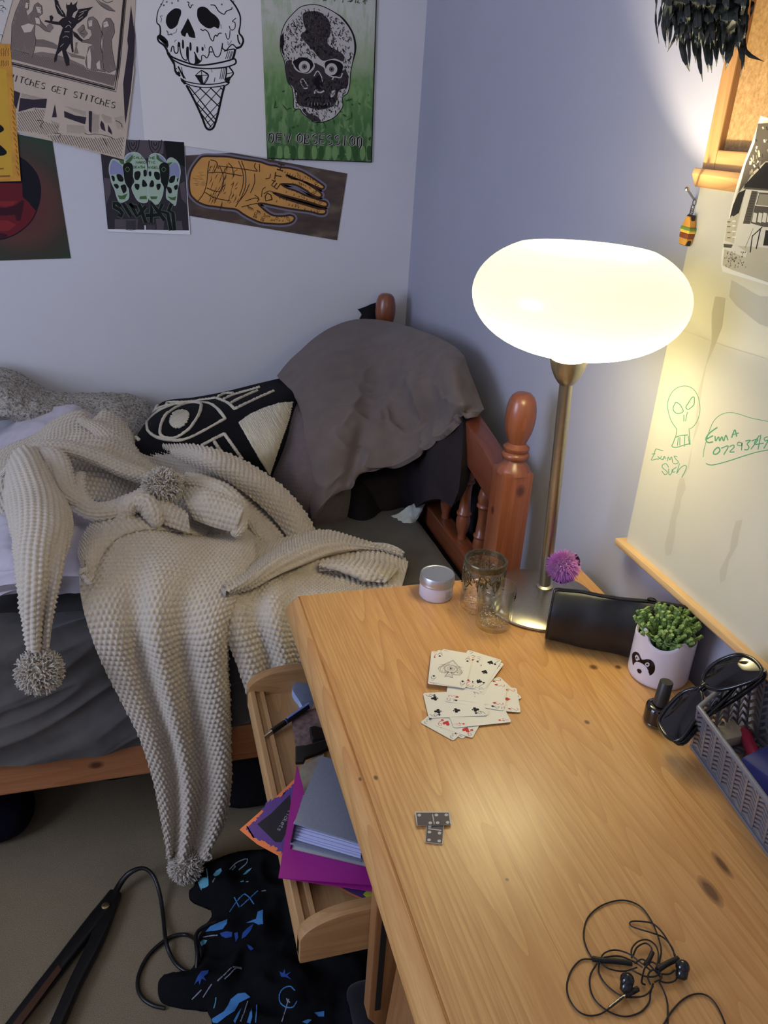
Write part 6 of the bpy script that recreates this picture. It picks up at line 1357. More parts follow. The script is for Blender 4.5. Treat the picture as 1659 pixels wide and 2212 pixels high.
for pts, mi in [([(440,380),(410,300),(405,230),(440,170),(480,150)], 2), ([(508,330),(502,250),(488,170)], 2), ([(720,175),(780,115),(850,80),(895,72),(890,110),(850,150),(810,182)], 3), ([(725,170),(760,140),(775,150),(745,180)], 3),
                ([(720,600),(780,510),(840,440),(870,420)], 0), ([(765,450),(790,500),(815,550)], 0), ([(830,545),(900,480),(1000,390)], 0), ([(870,420),(920,460),(960,520)], 0), ([(550,305),(575,260)], 3), ([(830,300),(860,292)], 2), ([(885,300),(905,298)], 3), ([(460,850),(540,835),(600,830)], 3),
                ([(600,1285),(670,1220),(750,1150),(830,1155)], 3), ([(670,1265),(720,1220),(780,1160),(840,1165)], 3), ([(345,1470),(400,1415),(440,1375)], 3), ([(455,1450),(500,1380),(540,1320)], 3), ([(565,1555),(580,1500),(585,1450)], 2), ([(980,1700),(985,1620),(990,1530)], 0), ([(830,1690),(870,1590),(900,1490)], 3),
                ([(1370,1380),(1320,1340),(1250,1365),(1215,1430),(1225,1500),(1280,1545),(1350,1545),(1390,1490)], 0), ([(1240,1690),(1270,1600),(1290,1530),(1310,1470)], 3), ([(1290,1470),(1320,1500)], 3), ([(1300,1500),(1290,1460)], 3), ([(1040,392),(1080,385)], 3)]: sline(pts, mi)
obj('fabric', MF, [cloth('black_jersey', srgb(13, 13, 15), vs=40, sheen=0), BLU2, DBL, TEA, PAL], st, smooth=80)
def lump(nm, px, py, z, sx, sy, sz, ro, m_, label, cat_, seed, po=2.6):
    c_ = fz(px, py, 0); V = []; F = []; n1_, n2_ = 28, 18
    for i in range(n2_):
        a = -PI/2+PI*i/(n2_-1)
        for j in range(n1_):
            t_ = 2*PI*j/n1_; pw = lambda q: np.sign(q)*abs(q)**(2/po); x = sx*pw(math.cos(a))*pw(math.cos(t_)); y = sy*pw(math.cos(a))*pw(math.sin(t_)); z_ = sz*pw(math.sin(a))
            k_ = 1+.10*noise.fractal(Vector((x*9+seed, y*9, z_*9)), 1, 2, 2); x *= k_; y *= k_; zz = max(.001, sz+z_*k_)
            V.append((c_[0]+x*math.cos(ro)-y*math.sin(ro), c_[1]+x*math.sin(ro)+y*math.cos(ro), zz))
    for i in range(n2_-1):
        for j in range(n1_): F.append((i*n1_+j, i*n1_+(j+1) % n1_, (i+1)*n1_+(j+1) % n1_, (i+1)*n1_+j))
    m = MB(); m.add(V, F); o = obj(nm, m, m_, smooth=80); tag(o, label, cat_); return o
lump('holdall', 560, 1700, 0, .12, .09, .085, .1, BLKC, 'dark holdall pushed under the bed behind the throw', 'bag', 2, 3.2)
lump('sleeve_bundle', -10, 1790, 0, .085, .07, .045, .2, cloth('navy_fleece', srgb(14, 15, 28), sheen=0), 'dark navy garment bundled at the foot of the bed, left edge', 'garment', 5)
lump('felt_bag', 800, 2230, 0, .035, .07, .03, .1, cloth('dark_grey_felt', srgb(36, 34, 36)), 'dark grey felt bag leaning by the desk pedestal', 'bag', 8, 3.5)
lump('shoe', 268, 1668, 0, .09, .04, .035, .1, BLKC, 'dark shoe under the bed left of the throw', 'shoe', 11)
# ================================================================== posters on the wall
def sheet_on_wall(px, d, th=.0005):
    m = MB(); q = [tuple(at(x, y, 'y', -d)) for x, y in px]; m.prism(q, (0, th, 0), 0)
    return m, Sheet(lambda x, y, l: at(x, y, 'y', -d-l*1.6), m)
def poster(m, mats, name, label): 
    o = obj(name, m, mats); tag(o, label, 'poster' if name == 'poster' else 'picture', 'prints on the wall above the bed'); return o
rg = random.Random(21)
INK = flat('brown_ink', srgb(70, 58, 56)); INKD = flat('dark_ink', srgb(46, 40, 42)); SEPIA = mat('sepia_paper', srgb(212, 192, 170), .8, spec=.2, var=.06, vs=14); SEPL = flat('sepia_light', srgb(222, 204, 184)); GREYI = flat('grey_ink', srgb(142, 126, 114))
# 1 red sphere print
t = NT('red_green_print'); tc = t.n('ShaderNodeTexCoord'); sp = t.n('ShaderNodeVectorMath', operation='SUBTRACT'); t.k(tc.outputs['Object'], sp.inputs[0])
m, s = sheet_on_wall([(-60, 270), (38, 290), (113, 305), (153, 558), (0, 563), (-60, 565)], .0012)
V = np.array(m.v); og = np.array([(V[:, 0].min()+V[:, 0].max())/2, (V[:, 1].min()+V[:, 1].max())/2, V[:, 2].min()]); cR = at(35, 440, 'y', -.0012)-og
sp.inputs[1].default_value = tuple(cR); ln = t.n('ShaderNodeVectorMath', operation='LENGTH'); t.k(sp.outputs[0], ln.inputs[0])
t.col(t.ramp(ln.outputs['Value'], [(.05, srgb(96, 40, 36)), (.085, srgb(92, 50, 38)), (.125, srgb(58, 50, 34)), (.17, srgb(36, 62, 36))])); t.b.inputs['Roughness'].default_value = .5; RGP = t.mat
ZR = Zm(0, 80, 4.512); REDD = flat('print_red', srgb(112, 34, 40)); REDM = flat('print_maroon', srgb(66, 24, 34)); NAVY = flat('print_black_blue', srgb(26, 24, 34)); REDL = flat('print_bright_red', srgb(140, 46, 46))
s.fill(ZR([(-200,1500),(-100,1200),(60,1120),(200,1170),(300,1250),(370,1350),(400,1470),(390,1600),(355,1710),(310,1790),(230,1870),(130,1935),(0,1975),(-150,1900)]), 1, True)
s.fill(ZR([(-200,1420),(215,1425),(220,1560),(280,1610),(300,1640),(355,1700),(310,1785),(230,1865),(130,1930),(0,1970),(-200,1920)]), 2)
s.fill(ZR([(-200,1660),(60,1665),(150,1640),(215,1590),(235,1600),(225,1680),(200,1790),(160,1790),(145,1730),(60,1740),(-200,1740)]), 3)
s.fill(ZR([(-200,1590),(40,1655),(120,1640),(180,1600),(60,1600)]), 4); s.fill(ZR([(-200,1780),(80,1790),(160,1830),(80,1890),(-200,1900)]), 4); s.fill(ZR([(-100,1920),(30,1910),(80,1930),(50,1955),(0,1970)]), 3)
s.line(ZR([(355,1700),(310,1785),(230,1868),(130,1933),(0,1975)]), 2.6, 1)
poster(m, [RGP, NAVY, REDD, REDM, REDL], 'poster', 'dark green and red print with a black sphere at the left edge')
# 2 hand
t = NT('brown_print'); n = t.noise(t.coord((3, 1, 8)), 4, 2); t.col(t.ramp(n, [(.35, srgb(66, 50, 46)), (.55, srgb(84, 66, 56)), (.75, srgb(120, 104, 82))])); t.b.inputs['Roughness'].default_value = .45; BRP = t.mat
m, s = sheet_on_wall([(400, 336), (500, 330), (580, 344), (750, 375), (728, 519), (408, 466)], .0018)
ZH = Zm(400, 330, 4.608); ORG_ = mat('print_ochre', srgb(216, 156, 80), .6, var=.1, vs=20); OUTL = flat('print_lavender', srgb(128, 122, 136)); LNI = flat('print_umber', srgb(70, 46, 30))
HAND = [(150,60),(200,40),(300,42),(420,45),(540,65),(640,80),(740,95),(830,125),(900,135),(950,150),(1040,160),(1150,190),(1240,240),(1330,300),(1380,340),(1360,355),(1310,335),(1220,295),(1130,262),(1040,225),(1000,215),(1060,260),(1150,280),(1240,330),(1330,390),(1355,425),(1330,438),(1270,415),(1190,360),(1100,315),(1000,305),(950,310),(1000,350),(1100,385),(1200,430),(1320,470),(1400,495),(1410,525),(1370,528),(1250,490),(1120,455),(990,420),(900,395),(870,400),(960,450),(1080,490),(1200,525),(1320,560),(1390,570),(1390,600),(1340,605),(1240,580),(1100,560),(980,540),(880,520),(780,500),(720,505),(760,550),(820,600),(880,630),(970,635),(1050,628),(1085,650),(1050,690),(960,705),(870,700),(760,690),(660,650),(580,605),(510,560),(400,545),(300,530),(220,520),(140,490),(90,450),(55,400),(45,280),(70,170)]
def grow(P, k_):
    P = np.array(P, float); n_ = len(P); o = []
    for i in range(n_):
        T = P[(i+1) % n_]-P[i-1]; T /= np.linalg.norm(T)+1e-9; o.append(P[i]+np.array([T[1], -T[0]])*k_)
    return [tuple(p) for p in o]
s.line(ZH(grow(HAND, 16)), 7.5, 2, True, True); s.line(ZH(grow(HAND, 6)), 4.0, 3, True, True); s.fill(ZH(HAND), 1, True); s.line(ZH(HAND), 1.5, 3, True, True)
for a in [[(240,80),(225,180),(215,300),(185,400),(130,480)],[(560,80),(600,200),(600,330),(560,440),(500,540)],[(530,80),(575,200),(575,320),(540,430)],[(230,200),(350,195),(480,215),(570,230)],[(330,130),(450,145),(600,165),(720,185)],[(340,130),(370,200),(380,300),(330,420),(290,500)],[(250,70),(310,90),(330,160)],[(215,350),(290,380),(350,385)],[(190,390),(300,450),(450,480)],[(430,100),(470,150),(480,240)],[(690,210),(690,300),(650,400)],[(640,310),(600,400),(540,480)],
          [(700,100),(690,140),(720,180)],[(740,110),(740,190)],[(850,210),(840,250),(800,260)],[(800,340),(770,370),(760,440)],[(690,420),(730,450),(720,490)],[(600,480),(700,450),(740,470)],[(900,290),(860,270)],[(890,400),(840,380),(780,410)],[(720,505),(680,510),(560,540)]]: s.line(ZH(a), 1.9, 3)
for i in range(46):
    x = rg.uniform(240, 560); y = rg.uniform(90, 500); l_ = rg.uniform(20, 90); s.line(ZH([(x, y), (x-8+rg.uniform(-6, 6), y+l_*.5), (x-28, y+l_)]), [.6, 1.7, .5], 3)
for i in range(22): x = 70+rg.uniform(0, 110); y = rg.uniform(190, 330); s.line(ZH([(x, y), (x+rg.uniform(20, 60), y+rg.uniform(-4, 8))]), [.5, 1.5, .5], 3)
for (ax_, ay_, bx_, by_, wd) in ((960,160,1340,320,26),(1000,250,1320,410,26),(1000,370,1380,510,24),(900,460,1370,590,28),(620,570,800,650,44),(800,650,1050,660,26)):
    for k_ in np.linspace(0.02, .95, 15):
        x = ax_+(bx_-ax_)*k_; y = ay_+(by_-ay_)*k_; sgn = rg.choice([-1, 1]); s.line(ZH([(x-4, y+sgn*wd), (x+4, y+sgn*wd*.6), (x+2, y+sgn*wd*.2)]), [1.8, 1.3, .4], 3)
    for k_ in (.45, .9): x = ax_+(bx_-ax_)*k_; y = ay_+(by_-ay_)*k_; s.line(ZH([(x-14, y), (x, y-12), (x+14, y), (x, y+13)]), .9, 3, True, True)
for ch, a, b in (('D', (815, 470), (800, 395)), ('E', (862, 365), (905, 305)), ('T', (905, 275), (915, 205)), ('H', (925, 185), (940, 130))):
    a = np.array(a, float); b = np.array(b, float)
    write(s, ch, ZH([tuple(a+[50, -4])])[0], ZH([tuple(b+[50, -4])])[0], 14, 2.6, 3, gap=.0)
poster(m, [BRP, ORG_, OUTL, LNI], 'picture', 'brown print of an ochre hand lettered across its knuckles')
# 3 ice cream skull
m, s = sheet_on_wall([(282, -60), (567, -60), (577, 340), (312, 303)], .0024)
ZI = Zm(300, 0, 6.144); I = lambda p, w_=1.6, c=False: s.line(ZI(p), w_, 1, True, c)
s.fill(ZI([(375,200),(430,140),(490,110),(555,130),(560,190),(540,240),(510,330),(450,380),(400,375),(365,320),(358,270)]), 1, True)
s.fill(ZI([(785,110),(840,88),(900,105),(960,165),(1020,210),(1060,260),(1075,310),(1055,380),(1000,355),(960,375),(900,370),(820,310),(780,240),(772,170)]), 1, True)
s.fill(ZI([(650,240),(665,265),(700,340),(740,430),(750,505),(700,500),(665,485),(645,435),(630,440),(615,490),(570,470),(553,425),(590,360),(625,290)]), 1)
I([(340,-30),(300,60),(260,130),(240,220),(240,300),(275,340),(285,400),(280,460),(250,490),(265,550),(330,600),(370,660),(390,720),(440,800),(470,850)], [1.2, 2, 3.4, 4.5, 5]); I([(290,300),(300,250),(285,215),(320,210)], 1.2)
s.fill(ZI([(285,455),(340,490),(385,540),(395,600),(380,640),(340,590),(300,550),(250,500),(262,480),(300,500),(370,550),(375,590),(330,560),(290,530),(262,505)]), 1); I([(255,500),(300,510),(370,550),(375,590)], 2.2)
I([(1200,-20),(1260,50),(1310,130),(1345,220),(1345,330),(1330,430),(1370,490),(1385,550),(1350,620),(1290,640)], [3.2, 3.6, 2.8, 4, 5]); I([(1310,460),(1320,540),(1345,590)], 3)
for p, w_ in [([(640,25),(665,35),(660,70),(685,105),(700,70),(725,65)], 2), ([(950,65),(1010,75),(1060,150),(1130,190),(1160,150),(1230,120),(1235,95)], 2.2), ([(1290,240),(1240,285),(1275,300),(1275,370),(1240,400),(1210,380),(1200,345)], 1.8), ([(1150,440),(1165,500),(1190,520),(1205,470),(1210,400)], 1.8), ([(365,405),(385,430),(390,465),(430,450),(440,470)], 1.8), ([(450,445),(490,430),(505,380)], 1.0),
              ([(815,385),(850,405),(880,395),(920,430),(950,510),(985,545),(1000,490),(1020,465),(1040,480),(1060,445),(1100,440)], 2.2), ([(1085,320),(1095,380)], 1)]: I(p, w_)
I([(425,690),(440,620),(460,620),(470,680),(495,710),(520,680),(520,590),(540,570),(545,640),(560,720),(590,780),(640,790),(640,640),(655,640),(660,800),(690,850)], 2.4)
I([(690,850),(740,850),(760,760),(735,690)], 2.6); I([(735,690),(770,760),(790,830),(830,800),(835,740),(870,740),(900,770),(930,720),(935,640),(960,620),(985,680),(1010,740),(1050,755),(1080,720),(1100,640),(1110,570)], 2.2); I([(940,690),(980,690)], 2.5)
for (x, y, h_) in ((530, 590, 34), (585, 590, 60), (640, 700, 70), (685, 620, 56), (775, 660, 42), (845, 650, 26)): s.fill(ZI([(x-10, y-h_), (x+10, y-h_*.8), (x+14, y+h_*.6), (x, y+h_), (x-13, y+h_*.5)]), 1, True)
s.fill(ZI([(740,700),(790,780),(830,810),(790,850),(745,850)]), 1); I([(870,590),(880,640)], 1); I([(1180,550),(1190,600),(1230,540)], 1); I([(475,560),(480,540),(500,530)], 1)
I([(1110,570),(1110,640),(1160,665),(1200,620),(1240,590),(1280,620),(1290,640)], 2.4); I([(1130,680),(1200,660),(1270,650)], 2.6); I([(1280,650),(1260,740),(1240,790)], 5)
for x in (1150, 1175, 1200, 1215): I([(x+30, 680), (x, 780)], 1.4)
I([(385,720),(470,770),(600,820),(740,860),(900,860),(1080,830),(1200,800),(1270,780),(1290,830),(1260,860)], 3.6); I([(430,780),(560,850),(720,895),(880,910),(1040,905),(1180,885),(1265,855)], 3.0); I([(470,850),(440,790),(390,700)], 5)
I([(470,850),(480,930),(500,970),(550,1010)], 4); I([(520,880),(560,960),(600,1040)], 3.2); I([(565,890),(580,970),(620,1050)], 1.6); s.fill(ZI([(470,930),(500,900),(550,970),(540,1020),(490,985)]), 1); s.fill(ZI([(490,925),(510,915),(530,950),(510,955)]), 0)
I([(1160,890),(1160,980),(1140,1070)], 3); I([(1200,890),(1250,960),(1240,1000),(1180,1060)], 3); I([(1165,980),(1240,965)], 1.5); s.fill(ZI([(1160,1030),(1230,1010),(1190,1110),(1140,1090)]), 1)
for x in (1100, 1125, 1145): I([(x, 900), (x-25, 1050)], 1.3)
I([(965,920),(970,960)], 1); I([(1010,1030),(1000,1090)], 1.4)
I([(830,930),(925,1000),(850,1120),(750,1000)], 2.0, False); s.line(ZI([(830,930),(925,1000),(850,1125),(750,1000),(830,930)]), 2.2, 1, False); s.fill(ZI([(750,1000),(835,1000),(860,1115),(840,1125)]), 1); s.line(ZI([(830,930),(835,1000),(850,1120)]), 1.6, 1, False); s.line(ZI([(750,1000),(835,1000),(925,1000)]), 1.3, 1, False)
I([(560,1050),(620,1080),(760,1110),(900,1120),(1050,1110),(1190,1080),(1190,1110),(1140,1140)], 2.4); I([(590,1090),(680,1130),(800,1155),(920,1160),(1050,1150),(1140,1130)], 2.2); s.fill(ZI([(550,1030),(600,1060),(640,1120),(600,1120),(560,1075)]), 1)
I([(630,1130),(700,1260),(770,1400),(840,1560),(890,1690),(940,1720),(990,1690),(1030,1580),(1070,1420),(1100,1280),(1135,1140)], 4.6)
for a, b in (((660,1140),(1030,1600)), ((800,1160),(1070,1420)), ((950,1165),(1095,1310)), ((760,1360),(1010,1640)), ((800,1470),(960,1690)), ((1080,1160),(1125,1200))): s.line(ZI([a, b]), 2.4, 1, False)
for a, b in (((830,1160),(720,1260)), ((960,1165),(770,1370)), ((1090,1165),(820,1480)), ((1095,1330),(870,1580)), ((1060,1480),(900,1640)), ((1030,1590),(930,1700))): s.line(ZI([a, b]), 1.5, 1, False)
for (x, y) in ((295, 60), (330, 70), (370, 25), (440, 40), (520, 12), (1100, 60), (1255, 20)): s.line(ZI([(x-8, y), (x, y-9), (x+8, y), (x, y+9)]), 1.1, 1, True, True)
poster(m, [mat('cool_white_paper', srgb(240, 234, 228), .7), BLACK], 'poster', 'large white poster of a black line drawn skull ice cream cone')
# 4 skull collage with a white border
m, s = sheet_on_wall([(217, 300), (397, 304), (411, 507), (233, 500)], .0031)
ZS = Zm(210, 290, 7.9); CH = flat('collage_charcoal', srgb(58, 52, 56)); CM = flat('collage_mid', srgb(96, 86, 90)); CD = flat('collage_black', srgb(26, 28, 26)); CWH = flat('collage_white', srgb(208, 216, 212)); CGR = flat('collage_green', srgb(82, 112, 66)); CLV = flat('collage_lavender', srgb(150, 154, 186)); CPG = flat('collage_palegreen', srgb(178, 200, 174))
s.fill(ZS([(60,100),(470,88),(1480,135),(1565,1640),(180,1620),(60,330)]), 1)
for p in [[(470,90),(1130,110),(1130,330),(800,420),(430,430)], [(110,740),(230,760),(230,1000),(150,1200)], [(300,1450),(700,1450),(680,1630),(300,1620)], [(1330,1480),(1440,1480),(1460,1630),(1320,1630)], [(1000,1440),(1150,1440),(1130,1630),(1020,1630)], [(1400,850),(1500,800),(1530,1200),(1440,1100)]]: s.fill(ZS(p), 2)
for cx_ in (610, 990):
    for k_ in (1.0, .62, .25): s.line(ZS([(cx_+a*k_*110, 150+b*k_*190) for a, b in ((-1, -.3), (-.75, .5), (0, 1), (.75, .5), (1, -.3))]), 1.8, 3)
s.fill(ZS([(1140,110),(1480,135),(1500,560),(1420,520),(1330,420),(1200,470)]), 3); s.fill(ZS([(800,1555),(832,1555),(834,1630),(806,1630)]), 4)
for i in range(14): y = 1470+i*12; s.line(ZS([(490, y), (570, y+12), (660, y)]), .8, 3); (s.line(ZS([(850, y+70), (920, y+80), (990, y+70)]), .8, 2) if i < 7 else None)
SK = [(300,0)]
def skull(pts_out, lav, eyes, extra):
    s.fill(ZS(pts_out), 7, True); s.line(ZS(pts_out), 1.0, 4, True, True)
    for p in lav: s.fill(ZS(p), 6, True)
    for p, c_ in extra: s.fill(ZS(p), c_)
    for p in eyes: s.fill(ZS(p), 3, True)
skull([(200,600),(220,480),(270,420),(360,450),(450,480),(460,700),(520,880),(540,1080),(460,1150),(380,1160),(330,1060),(300,950),(250,840),(220,720)], [[(215,600),(240,490),(280,445),(350,480),(430,560),(440,720),(350,680),(230,690)]], [[(330,690),(400,690),(450,760),(430,810),(360,790)], [(240,710),(290,720),(300,790),(270,800)], [(280,860),(340,850),(370,900),(330,930)], [(400,880),(480,860),(500,960),(450,1010),(420,950)]], [([(360,430),(450,450),(460,520),(400,500)], 5), ([(350,1040),(420,1050),(520,1010),(470,1110),(380,1110)], 5)])
skull([(1420,620),(1390,500),(1330,430),(1250,400),(1190,470),(1210,700),(1190,880),(1180,1080),(1250,1150),(1320,1220),(1350,1160),(1370,950),(1390,850),(1410,740)], [[(1405,620),(1380,530),(1330,480),(1270,510),(1225,580),(1225,720),(1300,700),(1390,740)]], [[(1330,710),(1260,720),(1225,780),(1240,830),(1310,810)], [(1390,740),(1360,770),(1370,820)], [(1310,890),(1370,860),(1370,930),(1330,950)], [(1190,900),(1260,920),(1270,1000),(1220,1000)]], [([(1200,490),(1290,470),(1230,540)], 5), ([(1200,1060),(1280,1080),(1350,1060),(1330,1130),(1260,1120)], 5)])
skull([(460,430),(500,350),(590,310),(700,320),(780,400),(840,500),(860,800),(870,1100),(820,1170),(700,1140),(620,1010),(590,900),(640,800),(570,640),(480,520)], [], [[(640,650),(720,630),(740,690),(700,780),(640,760)], [(790,620),(840,610),(845,700),(800,720)], [(770,790),(800,780),(850,850),(840,890),(770,890)], [(640,850),(720,860),(700,950),(650,920)]], [([(480,470),(610,340),(600,430),(530,510)], 5), ([(480,400),(570,330),(590,350),(500,440)], 6), ([(730,1060),(840,1050),(850,1110),(720,1110)], 5)])
skull([(1180,480),(1110,370),(1010,325),(930,340),(880,420),(870,800),(880,1090),(1010,1200),(1100,1080),(1130,900),(1080,800),(1120,640)], [], [[(980,640),(1060,660),(1070,760),(1020,780),(975,720)], [(880,640),(920,640),(920,710),(885,710)], [(920,790),(960,800),(965,890),(890,890)], [(1010,860),(1080,850),(1070,930),(1030,950)]], [([(1010,340),(1110,400),(1170,490),(1080,470),(1010,420)], 5), ([(1040,345),(1120,390),(1180,480),(1150,480),(1060,400)], 6), ([(900,1060),(1030,1060),(1010,1110),(920,1110)], 5)])
for cx_, sg_ in ((530, 1), (1150, -1)): s.fill(ZS([(cx_-90, 540), (cx_-20, 480), (cx_+70, 520), (cx_+80, 700), (cx_+60, 830), (cx_+30, 930), (cx_-10, 900), (cx_-60, 800), (cx_-80, 650)]), 3, True); s.line(ZS([(cx_-50, 600), (cx_-15, 560), (cx_+20, 600), (cx_-15, 640)]), 1.8, 5, True, True)
for txt, a, b, h_ in (('CALL THE', (610, 415), (1000, 425), 5), ('NARCOTIC', (660, 500), (1000, 500), 5), ('DEATH ANGEL', (610, 580), (1060, 590), 5)): write(s, txt, ZS([a])[0], ZS([b])[0], h_, 1.5, 5, gap=.18)
LET = [[(400,1230),(340,1180),(285,1170),(290,1240),(380,1290),(430,1350),(410,1400),(360,1370)],[(445,1180),(510,1290),(580,1400)],[(680,1250),(600,1220),(560,1180),(620,1290),(680,1400),(740,1340)],[(710,1190),(760,1300)],[(830,1230),(760,1310),(720,1370)],[(765,1330),(830,1510)],[(920,1510),(930,1300),(915,1160),(1010,1280),(1150,1470)],[(830,1390),(980,1380),(1090,1370)],[(1110,1190),(1060,1310),(1200,1350),(1260,1640)],[(1270,1180),(1220,1300),(1290,1340),(1320,1640)]]
for wd, c_ in ((11.5, 5), (10.2, 7), (8.8, 3)):
    if c_ == 7: wd = 9.8
    for st_ in LET: s.line(ZS(st_), wd if c_ != 5 else 10.6, 3 if c_ == 5 else (7 if c_ == 7 else 3), False)
for st_ in LET: s.line(ZS(st_), 9.4, 8, False)
for st_ in LET: s.line(ZS(st_), 7.0, 3, False)
poster(m, [flat('border_white', srgb(248, 246, 244)), CH, CM, CD, CWH, CGR, CLV, CPG, flat('collage_dullgreen', srgb(76, 96, 76))], 'picture', 'square dark collage of four green-white skulls with a white border')
# 5 green skull poster
t = NT('green_print'); tc = t.n('ShaderNodeTexCoord'); sx = t.n('ShaderNodeSeparateXYZ'); t.k(tc.outputs['Object'], sx.inputs[0]); n = t.noise(tc.outputs['Object'], 22, 4, .6); n2 = t.noise(t.coord((1, 1, .35)), 60, 3)
g = t.math('ADD', t.math('MULTIPLY', sx.outputs[2], 2.2), t.math('MULTIPLY', t.math('SUBTRACT', n, .5), .22)); c = t.ramp(g, [(.0, srgb(54, 92, 48)), (.25, srgb(78, 122, 62)), (.42, srgb(108, 146, 82)), (.56, srgb(172, 182, 148)), (.78, srgb(208, 207, 192))])
c = t.mix(t.ramp(n2, [(.48, 0.), (.6, .45)]), c, srgb(150, 178, 120)); t.col(c); t.b.inputs['Roughness'].default_value = .5; GRP = t.mat
m, s = sheet_on_wall([(561, -60), (817, -60), (803, 351), (577, 343)], .0038)
ZG = Zm(580, 0, 6.322); SKW = flat('skull_pale', srgb(206, 198, 188)); SKD = flat('skull_dark', srgb(64, 56, 56)); SKG = flat('leaf_green_dark', srgb(58, 92, 46)); SKL = flat('leaf_green_light', srgb(124, 160, 96))
for i in range(150):
    y = rg.uniform(950, 2180); x = rg.uniform(0, 1420); a = rg.uniform(-.9, .9) + (PI/2 if rg.random() < .6 else 0); l_ = rg.uniform(30, 130); w_ = rg.uniform(2, 7)
    P_ = [(x, y), (x+l_*.5*math.cos(a)+rg.uniform(-10, 10), y-l_*.5*math.sin(a)), (x+l_*math.cos(a), y-l_*math.sin(a))]
    if all(0 < p[0] < 1415 and p[1] < 2180 for p in P_) and y > 950+rg.uniform(0, 500): s.line(ZG(P_), [w_*.3, w_, w_*.3], rg.choice([4, 4, 5, 5, 4]))
for x in np.linspace(30, 1350, 15): s.fill(ZG([(x, 2010), (x+30, 1990), (x+60, 2020), (x+66, 2120), (x+40, 2185), (x+8, 2180), (x-8, 2100)]), 5 if int(x) % 3 else 4, True)
OUTS = [(500,75),(600,62),(720,80),(870,150),(1000,240),(1110,380),(1170,520),(1185,680),(1150,850),(1120,1000),(1110,1150),(1080,1270),(1010,1330),(1015,1450),(960,1540),(900,1600),(830,1640),(720,1670),(620,1665),(560,1620),(470,1550),(430,1490),(350,1480),(340,1330),(320,1200),(260,1110),(235,960),(215,830),(165,690),(165,520),(200,380),(260,270),(360,160),(430,100)]
s.fill(ZG(OUTS), 2, True); s.line(ZG(OUTS), 1.8, 1, True, True); s.line(ZG([(870,150),(1000,240),(1110,380),(1170,520),(1185,680),(1150,850)]), [1, 4, 3.5, 4.5, 2], 1); s.fill(ZG([(170,500),(205,430),(215,560),(200,680),(220,780),(185,720),(165,640)]), 1)
DK = [[(470,190),(560,155),(680,160),(760,210),(820,270),(850,380),(840,480),(800,560),(850,640),(960,700),(1030,760),(1020,840),(900,800),(760,830),(700,800),(620,700),(560,640),(440,490),(510,410),(480,330)],
      [(240,840),(330,830),(350,930),(430,990),(560,1000),(610,930),(620,860),(680,880),(760,930),(780,1000),(900,1060),(1010,960),(1080,1000),(1080,1180),(960,1240),(930,1380),(860,1460),(700,1500),(560,1470),(420,1440),(370,1330),(340,1200),(260,1110),(240,980)],
      [(460,1490),(600,1500),(640,1560),(720,1660),(600,1650),(520,1580)]]
for p in DK: s.fill(ZG(p), 3, True)
s.fill(ZG([(335,820),(420,785),(520,790),(600,840),(610,900),(570,960),(520,1000),(440,980),(370,920)]), 1, True); s.fill(ZG([(770,860),(860,820),(980,850),(1020,920),(970,1020),(880,1040),(800,980)]), 1, True)
for cx_, cy_ in ((490, 912), (862, 945)):
    for r_, c_ in ((78, 2), (36, 3), (32, 6), (15, 1)): s.fill(ZG([(cx_+r_*math.cos(a), cy_+r_*1.05*math.sin(a)) for a in np.linspace(0, 2*PI, 20, endpoint=False)]), c_)
s.fill(ZG([(640,1060),(690,1030),(720,1080),(745,1190),(700,1225),(640,1200),(615,1140)]), 1, True); s.line(ZG([(620,1040),(670,970),(720,1040),(740,1120)]), 2.2, 2); s.line(ZG([(630,1280),(640,1235),(700,1265),(760,1240)]), 3.4, 2); s.fill(ZG([(860,1250),(910,1235),(900,1300),(850,1330)]), 2, True)
s.fill(ZG([(500,1340),(620,1320),(760,1340),(900,1340),(860,1430),(740,1480),(600,1460),(520,1420)]), 1, True)
for x in range(540, 880, 44): s.fill(ZG([(x, 1350), (x+34, 1350), (x+32, 1420), (x+4, 1420)]), 3, True); s.line(ZG([(x, 1400), (x+2, 1440)]), .7, 2)
s.fill(ZG([(510,1490),(560,1470),(640,1500),(900,1480),(960,1480),(900,1590),(780,1640),(720,1600),(600,1570),(540,1540)]), 2, True)
for p in ([(430,1090),(480,1200),(540,1200)], [(430,1110),(470,1080),(540,1180)], [(870,1090),(900,1050),(980,1060),(1010,1000)], [(640,1510),(660,1560),(700,1590)], [(380,1260),(380,1330)], [(330,880),(330,830),(400,790)], [(600,830),(625,900),(600,960)]): s.line(ZG(p), 2.4, 2)
inP = lambda x, y, P_: sum(((P_[i][1] > y) != (P_[i-1][1] > y)) and (x < (P_[i-1][0]-P_[i][0])*(y-P_[i][1])/(P_[i-1][1]-P_[i][1]+1e-9)+P_[i][0]) for i in range(len(P_))) % 2
OUTI = [(660+(x-660)*.95, 860+(y-860)*.95) for x, y in OUTS]
for i in range(1500):
    x = rg.uniform(160, 1190); y = rg.uniform(60, 1670)
    if not inP(x, y, OUTI): continue
    dk_ = any(inP(x, y, p) for p in DK); l_ = rg.uniform(14, 56); a = rg.gauss(PI/2-.2, .55)
    if not (330 < x < 1020 and 790 < y < 1060): s.line(ZG([(x, y), (x+l_*.5*math.cos(a)+rg.uniform(-9, 9), y+l_*.5*math.sin(a)), (x+l_*math.cos(a), y+l_*math.sin(a))]), [.5, rg.uniform(1.0, 2.1), .5], 1 if not dk_ else rg.choice([1, 1, 7]))
